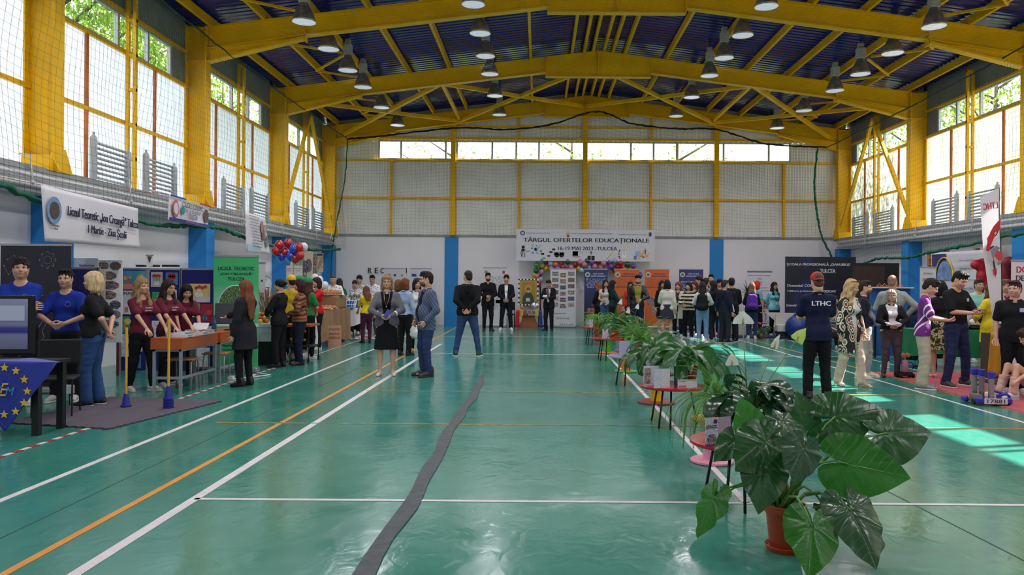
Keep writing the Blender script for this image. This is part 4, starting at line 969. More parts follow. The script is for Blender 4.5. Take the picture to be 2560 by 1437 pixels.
def pot(parent, r, h, m=POTM, saucer=True):
    prof = [(r*.70,.012),(r*.72,.02),(r*.90,h*.80),(r*.92,h*.82),(r,h*.83),(r*1.02,h*.9),(r*1.02,h),(r*.93,h),(r*.90,h*.9)]
    MB().lathe(prof, n=32, cap=False).build('pot', m, parent, smooth=40); MB().lathe([(0,h*.88),(r*.9,h*.88)], n=24, cap=False).build('soil', SOIL, parent)
    if saucer: MB().lathe([(r*.6,0),(r*.86,0),(r*.95,.03),(r*.93,.032),(r*.84,.012),(0,.012)], n=32, cap=False).build('saucer', m, parent, smooth=40)
STEM = mat((96,140,60), .45, var=.15, vscale=6)
# --- the big floor plant
ALO = leaf_mat('big_leaf', (26,74,28), (70,116,52), 7, .27, .24, .05); ALP = leaf_mat('big_leaf_pale', (48,80,50), (104,130,92), 7, .22, .16, .05)  # second leaf green is paler, greyer and smoother
pg = G(1962,1372); AL = thing('potted_elephant_ear', 'big potted plant with huge heart shaped leaves on the floor in the foreground', 'plant', (pg.x,pg.y,0)); pot(AL, .125, .275)
def c5(x, y): return 1600+.4573*x, 780+.4573*y
ALB = leaf_mat('big_leaf_sunlit', (40,104,26), (96,150,60), 7, .28, .42, .05)  # brighter copy of the leaf green, sun shining through put into its colour
LV = [ # attach, tip, (depth attach, depth tip), normal, width
 ((940,1172),(935,1452),(-.40,-.62),(0,-1,.35),1.05,.05,ALB),((1155,1085),(1306,1398),(-.30,-.52),(.2,-1,.45),1.02,.10,ALP),
 ((1135,830),(1492,905),(-.12,-.2),(.05,-1,.32),1.10,.06,ALB),((1352,660),(1604,645),(.02,.05),(-.1,-1,.75),1.32,.10,ALO),((1065,572),(1330,515),(.10,.1),(.15,-1,.75),1.22,.10,ALO),
 ((1090,690),(1290,655),(.22,.30),(-.1,-1,1.0),1.0,.10,ALP),((915,650),(872,432),(.12,.12),(.25,-1,.35),1.02,.06,ALO),((780,600),(955,725),(.0,-.12),(.15,-1,1.5),.95,.18,ALP),
 ((690,715),(522,868),(-.12,-.25),(-.15,-1,.35),1.22,.05,ALO),((892,748),(845,945),(-.28,-.36),(.25,-1,.3),1.22,.06,ALP),((685,850),(652,1105),(-.2,-.32),(.0,-1,.3),1.08,.05,ALO),
 ((520,700),(402,812),(.05,.0),(-.5,-1,.3),1.05,.10,ALO),((610,622),(545,462),(.15,.2),(-.1,-1,.35),1.10,.06,ALB),((400,1020),(300,1232),(-.15,-.18),(-.85,-.55,.3),.92,.10,ALB),
 ((640,640),(770,672),(.12,.05),(-.1,-1,1.3),1.1,.2,ALP),((445,1008),(478,1112),(-.12,-.12),(.5,-1,.1),.9,.2,ALP),((1000,1050),(1075,1075),(-.1,-.2),(0,-.6,1),1.2,.2,ALO),((1240,1110),(1330,1350),(-.18,-.42),(.6,-1,.3),.95,.12,ALO)]
for i, (a, t_, (d0, d1), nrm, wd_, dr, m) in enumerate(LV):
    A = P(*c5(*a), pg.y+d0)-pg; Tt = P(*c5(*t_), pg.y+d1)-pg
    if Tt.z < .01: Tt.z = .012
    heart('leaf', AL, m, A, Tt, nrm, wd_, .28, dr, .010, i, back=1.0)
    b0 = Vector((random.uniform(-.05,.05), random.uniform(-.04,.04), .24)); mid = (b0+A)*.5+Vector((0,0,.10+.05*random.random())); k = max(.25, (A-b0).length*.5)
    pts = [b0, b0.lerp(mid,.5)+Vector((0,0,.04)), mid, mid.lerp(A,.6)+Vector((0,0,.02)), A]
    MB().tube(pts, [.012,.010,.008,.006,.005], 8).build('leaf_stalk', STEM, AL, smooth=True)
MB().tube([(0,0,.22),(.01,-.01,.34),(0,0,.42)], [.028,.022,.01], 10).build('stem', mat((126,130,70),.6,var=.3,vscale=20), AL, smooth=True)
# --- tables and spools
REDT = mat((170,26,38), .28, spec=.6); TLEG = mat((18,18,20), .4)
def rtable(x, y, label, col=REDT, r=.365, h=.45, legs=(250,20,135)):
    t = thing('round_table', label, 'table', (x,y,0), group='low round tables')
    MB().lathe([(0,h-.03),(r-.01,h-.03),(r,h-.024),(r,h-.004),(r-.004,h),(0,h)], n=48, cap=False).build('tabletop', col, t, smooth=35)
    for a in legs:
        c, s = math.cos(R(a)), math.sin(R(a)); MB().tube([(c*r*.62,s*r*.62,h-.03),(c*r*.86,s*r*.86,0)], .011, 8).build('leg', TLEG, t, smooth=True)
    return t
TBL = [(1.49,5.66),(1.52,8.69),(1.47,12.2),(1.46,16.0),(1.44,19.9)]
rtable(*TBL[0], 'red round low table nearest the camera', legs=(238,262,20,130)); rtable(*TBL[1], 'red round low table with the folded brochures and a potted aspidistra', legs=(232,256,20,130)); rtable(*TBL[2], 'lavender grey topped low table, third from the camera', mat((150,144,176),.35), legs=(215,245,20,130)); rtable(*TBL[3], 'red round low table, fourth from the camera', legs=(232,254,355,130)); rtable(*TBL[4], 'red round low table farthest from the camera', legs=(235,255,355,130))
def spool(x, y, label, base, colm, topm, r=.235, h=.40):
    t = thing('painted_spool', label, 'stand', (x,y,0), group='painted cable spools')
    MB().lathe([(r-.01,0),(r,.006),(r,.022),(r-.01,.028),(0,.028)], n=40).build('base_disc', mat(base,.55), t, smooth=35)
    MB().lathe([(.078,.028),(.078,h-.026)], n=28).build('column', mat(colm,.35), t, smooth=35)
    MB().lathe([(0,h-.028),(r-.01,h-.028),(r,h-.022),(r,h-.006),(r-.01,h),(0,h)], n=40).build('top_disc', mat(topm,.5), t, smooth=35)
SPL = [(1.56,6.89),(1.58,10.27),(1.57,13.8),(1.56,17.4)]
spool(*SPL[0], 'pink painted spool with pink base and yellow top disc', (230,150,175),(236,160,190),(220,170,60),r=.19); spool(*SPL[1], 'spool with a yellow column on a brown red base', (140,66,58),(240,180,20),(140,40,44),r=.25)
spool(*SPL[2], 'spool with an orange column on a green base', (90,150,70),(240,120,30),(120,110,160),r=.21); spool(*SPL[3], 'spool with a green column on an orange base', (220,110,50),(90,180,30),(170,60,50),r=.21)
# --- other plants
def plant_root(name, label, x, y, z, cat='plant', r=.11, h=.2, pm=POTM, sc=True):
    t = thing(name, label, cat, (x,y,z)); pot(t, r, h, pm, sc); return t
def blades(t, n, seed, L0, L1, W_, el0, el1, droop, z0, m, name='leaf', az0=0, az1=6.283, shape=1.0, stalk=0, spread=.04, fold=.25, per=None):
    rr = random.Random(seed)
    for i in range(n):
        az = az0+(az1-az0)*(i+rr.random()*.7)/n; el = R(rr.uniform(el0,el1)); L_ = rr.uniform(L0,L1); A = Vector((math.cos(az)*spread*rr.random(), math.sin(az)*spread*rr.random(), z0))
        if stalk:
            s = stalk*rr.uniform(.5,1.1); d = Vector((math.cos(az)*math.cos(el+.2), math.sin(az)*math.cos(el+.2), math.sin(el+.2))); B = A+d*s
            MB().tube([A, A+d*s*.5+Vector((0,0,.01)), B], [.004,.0035,.003], 6).build('leaf_stalk', STEM, t, smooth=True); A = B; el -= .5
        vs, fs, uvs = blade(A, az, el, L_, W_*rr.uniform(.8,1.15), droop*rr.uniform(.7,1.3), rr.uniform(-.3,.3), shape=shape, fold=fold); uvmesh(name, t, m, vs, fs, uvs)
SPA = leaf_mat('peace_lily_leaf', (26,66,34), (70,110,64), 0.0001, .22, .18); ASP = leaf_mat('broad_leaf', (40,88,38), (80,120,60), .0001, .3, .25); LGT = leaf_mat('light_leaf', (84,140,50), (120,160,80), .0001, .4, .35)
def frond(t, A, az, el, L_, droop, m, lw=.05, n=26, name='frond'):
    p = Vector(A); b = MB(); pts = [p.copy()]; e = el; side = Vector((-math.sin(az), math.cos(az), 0))
    for i in range(n):
        d = Vector((math.cos(az)*math.cos(e), math.sin(az)*math.cos(e), math.sin(e))); q = p+d*(L_/n); u_ = i/n; w = lw*math.sin(math.pi*min(1,u_*.9+.12))**.6*(1-.4*u_); up_ = d.cross(side)
        for s in (-1,1):
            o = side*s; tip = q+o*w+d*w*.25-up_*0-Vector((0,0,w*.25)); c1 = p+d*(L_/n*.15); b.add([c1, c1+(tip-c1)*.5-d*(L_/n*.22), tip, c1+(tip-c1)*.5+d*(L_/n*.30)], [(0,1,2,3)])
        p = q; pts.append(p.copy()); e = max(e-droop/n, -1.5)
    b.build('frond', m, t); MB().tube(pts[::2], .0025, 4).build('frond_rib', STEM, t)
FERN = translucent_mat('fern_leaf', (96,150,66), (130,180,80), .3, var=.3); FERND = translucent_mat('dark_fern_leaf', (56,104,48), (90,140,60), .3, var=.4)
def fern(t, n, seed, L0, L1, z0, m, lw=.045, el0=20, el1=80, dr0=1.5, dr1=2.6, az0=0, az1=6.283):
    rr = random.Random(seed)
    for i in range(n): frond(t, (0,0,z0), az0+(az1-az0)*(i+rr.random()*.6)/n, R(rr.uniform(el0,el1)), rr.uniform(L0,L1), rr.uniform(dr0,dr1), m, lw)
# peace lily on the nearest table
PL = plant_root('potted_peace_lily', 'peace lily with glossy dark leaves and four tall flowers on the nearest red table', 1.60, 5.84, .45, r=.115, h=.17)
blades(PL, 38, 11, .22,.34,.125, 10,80, 1.8, .15, SPA, stalk=.24, spread=.05, shape=.85, fold=.18); blades(PL, 10, 17, .18,.26,.10, -5,25, 1.6, .15, SPA, stalk=.17, spread=.05, shape=.85)
vs, fs, uvs = blade((-.05,0,.42), 2.4, 1.2, .30, .12, .5, .5, shape=.8); uvmesh('leaf', PL, SPA, vs, fs, uvs)
SPATHE = leaf_mat('white_spathe', (216,220,208), (226,230,214), .0001, .45, .3); SPG = leaf_mat('green_spathe', (150,190,80), (180,210,120), .0001, .45, .4); SPX = mat((214,206,150), .6, bump=1, bscale=120)
for (px,py,dy,m,nx,wd_,Lh) in ((1856,808,0,SPATHE,0,1.5,.12),(1829,912,-.15,SPATHE,.3,.95,.12),(1934,868,.05,SPATHE,.9,.6,.13),(1990,850,.0,SPG,.5,.85,.12)):
    C = P(px,py,5.84+dy)-Vector((1.60,5.84,.45)); tilt = {1934:.05,1990:.09}.get(px,0)
    heart('flower', PL, m, C, C+Vector((tilt*.8,-.01,Lh*.8)), (nx*.6,-1,.1), wd_*1.15, -.3, -.05, .004, px, nr=6, nt=28, back=.12)
    MB().tube([C+Vector((0,-.012,-.01)),C+Vector((tilt*.3,-.022,.065))], [.008,.006], 8).build('spadix', SPX, PL, smooth=True)
    MB().tube([(0,0,.15),C*.5+Vector((0,0,.09)),C], [.004,.0035,.003], 6).build('flower_stalk', STEM, PL, smooth=True)
FR_ = plant_root('potted_fern', 'light green fern with long fronds hanging to the floor on the pink spool', 1.61, 6.89, .40, r=.105, h=.18)
fern(FR_, 30, 3, .34,.56,.16, FERN, .048, 25,88,1.0,2.3); fern(FR_, 11, 9, .55,.78,.16, FERN, .045, 20,50,2.5,3.3, 2.6,4.3); fern(FR_, 4, 29, .62,.8,.16, FERND, .035, 20,40,2.8,3.6, 2.9,4.0)
AS = plant_root('potted_aspidistra', 'plant with broad pointed dark leaves on the brochure table', 1.73, 8.88, .45, r=.12, h=.19)
blades(AS, 32, 21, .44,.64,.13, 20,85, 1.35, .17, ASP, stalk=.20, spread=.06, shape=.8)
DI = plant_root('potted_leafy_plant', 'bushy dark green plant on the yellow spool', 1.57, 10.27, .40, r=.095, h=.18)
blades(DI, 34, 31, .36,.58,.11, 15,85, 1.5, .16, ASP, stalk=.18, shape=.85); fern(DI, 16, 32, .45,.7,.16, FERND, .045)
SW = plant_root('potted_sword_fern', 'upright sword fern with bright green fronds on the lavender table', 1.62, 12.3, .45, r=.10, h=.18)
fern(SW, 30, 41, .55,.82,.16, FERN, .05, 35,88,.7,1.8); fern(SW, 12, 43, .5,.7,.16, FERND, .05, 20,70,1,2); blades(SW, 8, 42, .2,.3,.08, 40,80,1.2,.16, LGT, stalk=.15)
PL2 = plant_root('potted_peace_lily', 'peace lily with white flowers on the orange spool', 1.57, 13.8, .40, r=.10, h=.18)
blades(PL2, 34, 51, .28,.44,.11, 20,88, 1.4, .16, ASP, stalk=.34, shape=.85)
for i, (x, z) in enumerate(((-.12,.88),(.18,.80),(.02,.72))):
    heart('flower', PL2, SPATHE, (x,-.05,z-.06), (x+.03,-.05,z+.04), (.4,-1,.1), .8, -.3, 0, .002, i, nr=4, nt=14, back=.12); MB().tube([(0,0,.15),(x*.6,0,.4),(x,-.05,z-.06)], .003, 5).build('flower_stalk', STEM, PL2)
FE2 = plant_root('potted_fern', 'dense dark fern on the fourth red table', 1.60, 16.1, .45, r=.12, h=.2); fern(FE2, 44, 61, .5,.78,.18, FERND, .055, 10,88,1.0,2.4)
CR = plant_root('potted_croton', 'bushy plant in an orange pot on the green spool', 1.72, 17.4, .40, r=.16, h=.27, pm=mat((204,84,50),.4), sc=False); blades(CR, 46, 71, .32,.54,.08, 5,86, 1.6, .24, ASP, stalk=.15); fern(CR, 30, 72, .5,.8,.24, FERND, .05)
SP_ = plant_root('potted_spider_plant', 'spider plant with arching thin leaves on the farthest red table', 1.50, 20.0, .45, r=.11, h=.18); blades(SP_, 44, 81, .45,.75,.03, 20,75, 3.0, .17, LGT, shape=.6); 
BP = plant_root('potted_palm', 'tall leafy plant in a red pot on the floor behind the tables', 1.66, 21.2, 0, r=.16, h=.33, pm=mat((176,58,34),.5), sc=False); blades(BP, 30, 91, .45,.7,.06, 45,85, 1.5, .3, LGT, stalk=.3); fern(BP, 12, 92, .5,.75,.32, FERND, .05, 40,80)
BD = plant_root('potted_dracaena', 'spiky leaved plant on the floor right of the dark clothed crowd', 6.95, 25.6, 0, r=.16, h=.3, pm=mat((60,56,54),.6), sc=False); MB().tube([(0,0,.25),(0,0,1.25)], .02, 8).build('stem', mat((90,80,60),.8), BD)
blades(BD, 46, 95, .35,.55,.025, -10,85, .5, 1.25, leaf_mat('spiky_leaf',(44,66,44),(60,80,60),.0001,.4,.1), shape=.6)
# --- leaflets standing on the tables
def brochure(x, y, z, w, h, cols, label, rz=0, angle=70, n=2, mark=None, tilt=0):
    t = thing('brochure', label, 'brochure', (x,y,z), rz)
    for i in range(n):
        s = 1 if i % 2 else -1; a = R(angle/2)*s
        o = MB().box((0,-.001,0) if s > 0 else (-w,-.001,0), (w,.001,h) if s > 0 else (0,.001,h)).build('page', lines_mat((128,124,140), cols[i%len(cols)], 26, i+3), t, rot=(0,0,-a if s<0 else a))
        if mark and i == 0:
            if mark == 'rosette':
                MB().lathe([(0,0),(w*.34,0),(w*.36,.002)], n=24).build('picture', photo_mat(5), o, loc=(-w/2,-.002,h*.26), rot=(R(90),0,0))
                MB().box((-w,-.003,0),(0,-.001,h*.10)).build('footer_band', mat((150,50,90),.5), o); text('COLEGIUL ECONOMIC', w*.8, h*.045, mat((120,30,50),.5), o, (-w/2,-.003,h*.72)); text('DELTA DUNĂRII TULCEA', w*.86, h*.04, mat((60,40,90),.5), o, (-w/2,-.003,h*.66)); MB().lathe([(.010,0),(.016,0),(.016,.002)], n=20).build('logo', mat((80,30,90),.5), o, loc=(-w*.22,-.002,h*.86), rot=(R(90),0,0))
            elif mark == 'lthc': text('LTHC', w*.6, h*.13, mat((40,40,60),.5), o, (-w/2,-.003,h*.82)); MB().box((-w*.9,-.003,h*.1),(-w*.1,-.001,h*.32)).build('print_block', mat((200,90,110),.5), o)
            elif mark == 'photo': MB().box((-w*.9,-.003,h*.1),(-w*.1,-.001,h*.9)).build('print_block', photo_mat(3), o)
            elif mark == 'sketch': MB().box((-w*.75,-.003,h*.45),(-w*.25,-.001,h*.6)).build('print_block', ramp_mat('ink_sketch',[(0,(210,205,220)),(.55,(40,36,50))],'noise',9,.5), o)
    return t
brochure(1.27, 5.42, .452, .105, .205, [(214,206,224),(190,160,180)], 'white and magenta school brochure with a round photo at the edge of the nearest table', -10, 60, 2, 'rosette')
brochure(1.53, 5.52, .452, .10, .20, [(214,210,214)], 'white folded brochure with photos right of the magenta one', 30, 80, 2, 'photo')
brochure(1.35, 8.40, .452, .10, .21, [(206,206,222),(220,214,222)], 'white folded brochure with a small drawing at the edge of the brochure table', -6, 55, 2, 'sketch')
brochure(1.265, 8.60, .452, .095, .22, [(210,214,224)], 'white folded brochure with pictures at the left edge of the brochure table', -20, 70, 2, 'photo')
brochure(1.60, 8.62, .452, .09, .22, [(40,44,62),(90,90,100)], 'dark folded brochure behind the white ones', -10, 60, 2, None)
brochure(1.63, 8.40, .452, .11, .095, [(214,206,212)], 'low white and pink tent card on the brochure table', 0, 14, 2, 'lthc')
brochure(1.34, 12.0, .452, .09, .24, [(176,176,206)], 'lavender folded brochure on the lavender table', -10, 60, 2, None)
brochure(1.66, 12.05, .452, .16, .17, [(196,190,206)], 'white folded sheet on the lavender table', 25, 60, 2, None)
brochure(1.38, 15.8, .452, .10, .2, [(206,200,226)], 'white folded brochure on the fourth red table', 10, 60, 2, None)
brochure(1.30, 19.7, .452, .11, .2, [(206,204,214)], 'pair of white folded brochures on the farthest red table', -10, 80, 3, 'sketch')
# ================================================================= STANDS ALONG THE LEFT WALL
def board(name, label, cat, a, b, y, col=None, facing=0, group=None, w=None, h=None, loc=None):
    """upright sheet given by two picture corners at depth y; local origin = lower edge centre, sheet in x-z"""
    A, B = P(*a, y), P(*b, y); w = B.x-A.x; h = A.z-B.z
    t = thing(name, label, cat, ((A.x+B.x)/2, y, B.z), facing, group); return t, w, h
def txt(t, s, w, h, x, z, tw, th, m=INK, dy=-.006, **k):     # fractions of the sheet
    return text(s, w*tw, h*th, m, t, (w*(x-.5), dy, h*z), **k)
SILV = mat((176,178,184), .3, metal=.7)
def rollup(label, x0, x1, ytop, y, col, grad=None, base=True):
    A, B = P(x0,ytop,y), P(x1,ytop,y); w = B.x-A.x; h = A.z
    t = thing('roll_up_banner', label, 'banner', ((A.x+B.x)/2, y, 0)); 
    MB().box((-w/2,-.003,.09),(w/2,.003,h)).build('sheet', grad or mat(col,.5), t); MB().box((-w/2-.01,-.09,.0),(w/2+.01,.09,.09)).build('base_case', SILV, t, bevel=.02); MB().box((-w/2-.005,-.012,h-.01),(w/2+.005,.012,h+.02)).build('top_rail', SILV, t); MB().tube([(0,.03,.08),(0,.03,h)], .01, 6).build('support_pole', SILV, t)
    return t, w, h
def vgrad(name, stops): return ramp_grad(name, stops)
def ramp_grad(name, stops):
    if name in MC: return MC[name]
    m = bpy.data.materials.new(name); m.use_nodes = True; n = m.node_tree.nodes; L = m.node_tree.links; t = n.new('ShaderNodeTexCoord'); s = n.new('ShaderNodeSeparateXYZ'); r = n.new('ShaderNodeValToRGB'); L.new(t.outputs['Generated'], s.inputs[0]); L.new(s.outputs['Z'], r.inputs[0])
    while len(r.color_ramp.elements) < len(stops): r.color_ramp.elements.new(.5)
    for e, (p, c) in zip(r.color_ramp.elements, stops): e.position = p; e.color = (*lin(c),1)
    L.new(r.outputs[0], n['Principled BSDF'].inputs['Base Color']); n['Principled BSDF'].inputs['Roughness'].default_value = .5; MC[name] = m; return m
def disc(parent, name, r, m, x, z, y=-.006, sx=1): return MB().lathe([(0,0),(r,0),(r,.003)], n=28, cap=False).build(name, m, parent, loc=(x,y,z), rot=(R(90),0,0)) if sx == 1 else MB().add([(math.cos(a*math.pi/12)*r*sx, y, math.sin(a*math.pi/12)*r) for a in range(24)], [tuple(range(24))]).build(name, m, parent, loc=(x,0,z), solid=.003)
def rect(parent, name, m, x0, x1, z0, z1, y=-.005, d=.003): return MB().box((x0,y-d,z0),(x1,y,z1)).build(name, m, parent)
def photos(t, w, h, cells, name='photo', seed=0, rows=None):
    for i, (x0, z0, x1, z1) in enumerate(cells): rect(t, name, photo_mat(seed+i), w*(x0-.5), w*(x1-.5), h*z0, h*z1)
GOLD = mat((232,190,40), .5); EUB = mat((20,44,150), .7, bump=.2, bscale=20, sheen=.3)
def star(b, cx, cz, r, y=-.008, rot=0):
    pts = [(cx+(r if k%2==0 else r*.42)*math.sin(k*math.pi/5+rot), cz+(r if k%2==0 else r*.42)*math.cos(k*math.pi/5+rot)) for k in range(10)]; b.prism(pts, 'y', y-.002, y)
# black banner with circuit drawings
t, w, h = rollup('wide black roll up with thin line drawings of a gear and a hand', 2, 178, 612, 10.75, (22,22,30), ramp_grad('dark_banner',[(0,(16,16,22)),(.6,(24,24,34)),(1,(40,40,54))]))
LN = mat((150,152,170),.5); b = MB(); cx, cz = w*.17, h*.90
for k in range(8):
    a = k*math.pi/4; b.tube([(cx+.085*math.cos(a-.22),-.006,cz+.085*math.sin(a-.22)),(cx+.115*math.cos(a-.16),-.006,cz+.115*math.sin(a-.16)),(cx+.115*math.cos(a+.16),-.006,cz+.115*math.sin(a+.16)),(cx+.085*math.cos(a+.22),-.006,cz+.085*math.sin(a+.22))], .002, 4); b.ball((cx+.115*math.cos(a),-.006,cz+.115*math.sin(a)), .007, 6)
b.tube([(cx+.055*math.cos(a*math.pi/9),-.006,cz+.055*math.sin(a*math.pi/9)) for a in range(19)], .002, 4)
for pl in ([(-.45,.86),(-.38,.80),(-.30,.84),(-.24,.90),(-.18,.86)],[(-.40,.90),(-.30,.93),(-.24,.88)],[(.10,.66),(.02,.70),(-.05,.64)]):
    q = [(w*x,-.006,h*z) for x, z in pl]; b.tube(q, .002, 4); [b.ball(c, .008, 6) for c in q]
b.tube([(w*.0,-.006,h*.38),(w*.05,-.006,h*.44),(w*.12,-.006,h*.50),(w*.16,-.006,h*.47),(w*.10,-.006,h*.42),(w*.13,-.006,h*.38),(w*.07,-.006,h*.33)], .004, 4); b.build('line_drawing', LN, t)
disc(t, 'footer_seal', .045, mat((200,200,200),.5), w*.12, h*.12)
# television on the near left table
tv = P(80, 890, 8.1); TZ = .75
t = thing('television', 'flat black television showing a bluish picture on the flag draped table', 'television', (-5.95, 8.12, TZ), 6)
MB().box((-.58,-.03,.04),(.58,.03,.67)).build('casing', mat((14,14,16),.25), t, bevel=.01); rect(t, 'screen', ramp_grad('tv_picture',[(0,(110,112,140)),(.28,(130,132,166)),(.34,(40,44,130)),(.42,(60,64,150)),(.48,(128,130,160)),(1,(150,152,186))]), -.53, .53, .10, .63, -.031)
MC['tv_picture'].node_tree.nodes['Principled BSDF'].inputs['Emission Strength'].default_value = .0; rect(t,'picture_detail', mat((20,22,40),.4), .02,.12,.14,.24,-.036,.001); rect(t,'picture_detail', mat((190,192,215),.4), .18,.50,.40,.56,-.036,.001)
MB().box((-.2,-.12,0),(.2,.12,.015)).box((-.04,-.03,0),(.04,.03,.06)).build('foot', mat((14,14,16),.25), t)
t = thing('black_table', 'black table at the left edge carrying the television', 'table', (-6.0, 8.05, 0))
MB().box((-.95,-.28,.715),(.96,.22,.745)).build('tabletop', mat((24,24,26),.4), t); 
for x in (-.9,.86):
    for y in (-.26,.14): MB().box((x,y,0),(x+.065,y+.065,.715)).build('leg', mat((16,16,18),.5), t)
# draped flag cloth: a square laid cornerwise over the front edge
t = thing('flag_cloth', 'blue cloth with a ring of yellow stars draped as a triangle over the table front', 'tablecloth', (-5.36, 7.76, .752))
b = MB(); L_ = 1.02
def fc(u, v):
    x = -.52+1.04*u; tip = .70; dz = v*(tip*(1-abs(x)/.52)); return (x, -.02-.012*math.sin(u*19)*v-.02*v, .004-dz)
b.grid(fc, 40, 20); b.grid(lambda u,v: (-.52+1.04*u, -.02+.40*v*(1-abs(-.52+1.04*u)/.56), .004), 40, 6); b.build('cloth', EUB, t, smooth=True, solid=.003)
for k in range(12): a = k*math.pi/6; sb = MB(); star(sb, .0+.25*math.sin(a)*.92, -.285+.235*math.cos(a), .045, 0, 0); o = sb.build('star', GOLD, t, loc=(0,-.052,0))
for s_, c_, dx, dz in (('E',(236,180,40),-.005,-.27),('C',(60,150,210),-.055,-.28),('M',(60,150,210),.055,-.285)): text(s_, .09, .13 if s_=='E' else .08, mat(c_,.5), t, (dx,-.05,dz), shear=.3, name='monogram')
t['label'] = 'blue cloth with a ring of yellow stars draped as a triangle over the table front'
CH = mat((18,18,20),.6)
def chair(label, x, y, rz, seat=CH, metal=mat((26,26,28),.4), back=True):
    t = thing('stacking_chair', label, 'chair', (x,y,0), rz)
    MB().box((-.21,-.2,.42),(.21,.2,.46)).build('seat', seat, t, bevel=.015)
    if back: MB().box((-.22,.19,.58),(.22,.225,.88)).build('backrest', seat, t, bevel=.02)
    for x_ in (-.2,.2):
        MB().tube([(x_,-.2,0),(x_,-.18,.42)], .011, 6).build('leg', metal, t); MB().tube([(x_,.24,0),(x_,.18,.42),(x_,.22,.85)], .011, 6).build('leg', metal, t)
    return t
chair('black chair with a rounded back standing behind the television table', -5.62, 8.95, 20)
t = thing('socket_box', 'small white socket box at the foot of the black banner', 'socket', (-5.95, 9.75, 0)); 
MB().box((-.05,-.02,.14),(.05,.02,.25)).build('plate', WHITE, t); MB().tube([(0,0,0),(0,0,.14)], .008, 6).build('stand', BLACK, t)
# boards behind the group
t, w, h = board('pin_board', 'navy pin board on a stand left of the photo collage', 'board', (178,668),(245,985), 11.4); MB().box((-w/2,-.015,0),(w/2,.015,h)).build('felt', mat((18,24,84),.9), t); MB().box((w/2-.02,-.02,-.0),(w/2+.02,.02,h)).box((-w/2,-.02,h-.03),(w/2,.02,h)).build('rim', SILV, t)
MB().box((-.02,-.02,-P(200,985,11.4).z),(.02,.02,.0)).build('leg', SILV, t)
t, w, h = board('white_board', 'white poster board with a line of purple text behind the navy board', 'poster', (178,645),(245,740), 12.4); MB().box((-w/2,-.01,0),(w/2,.01,h)).build('sheet', WHITE, t); txt(t,'Planul de școlarizare', w,h,.6,.80,.55,.08, mat((90,40,110),.5), dy=-.013); MB().box((-.03,-.012,-P(200,740,12.4).z),(.03,.012,0)).build('leg', mat((110,50,30),.6), t)
t, w, h = board('backing_board', 'plain beige board leaning before the photo collage', 'board', (212,672),(262,858), 12.0); MB().box((-w/2,-.006,0),(w/2,.006,h)).build('sheet', mat((178,166,150),.7), t); MB().box((-.02,-.01,-P(230,858,12.0).z),(.02,.01,0)).build('leg', mat((110,50,30),.6), t)
t, w, h = board('photo_collage', 'tall white board pasted with two columns of oval school photos', 'board', (240,650),(305,856), 12.7); MB().box((-w/2,-.006,0),(w/2,.006,h)).build('sheet', WHITE, t)
for i in range(8):
    for j in range(2 if i in (0,4,5) else 1):
        cx = w*(-.22+.46*j) if i in (0,4,5) else w*.05*(-1)**i; rr_ = (w*.22 if i in (0,4,5) else w*.36)
        MB().prism([(cx+rr_*math.cos(a*math.pi/4+.39),h*(.93-.118*i)+h*.055*math.sin(a*math.pi/4+.39)) for a in range(8)], 'y', -.010, -.006).build('photo', photo_mat(i*2+j+30), t)
for x_ in (-.35,.35): MB().box((w*x_-.02,-.012,-P(270,856,12.7).z),(w*x_+.02,.012,0)).build('leg', mat((110,50,30),.6), t)
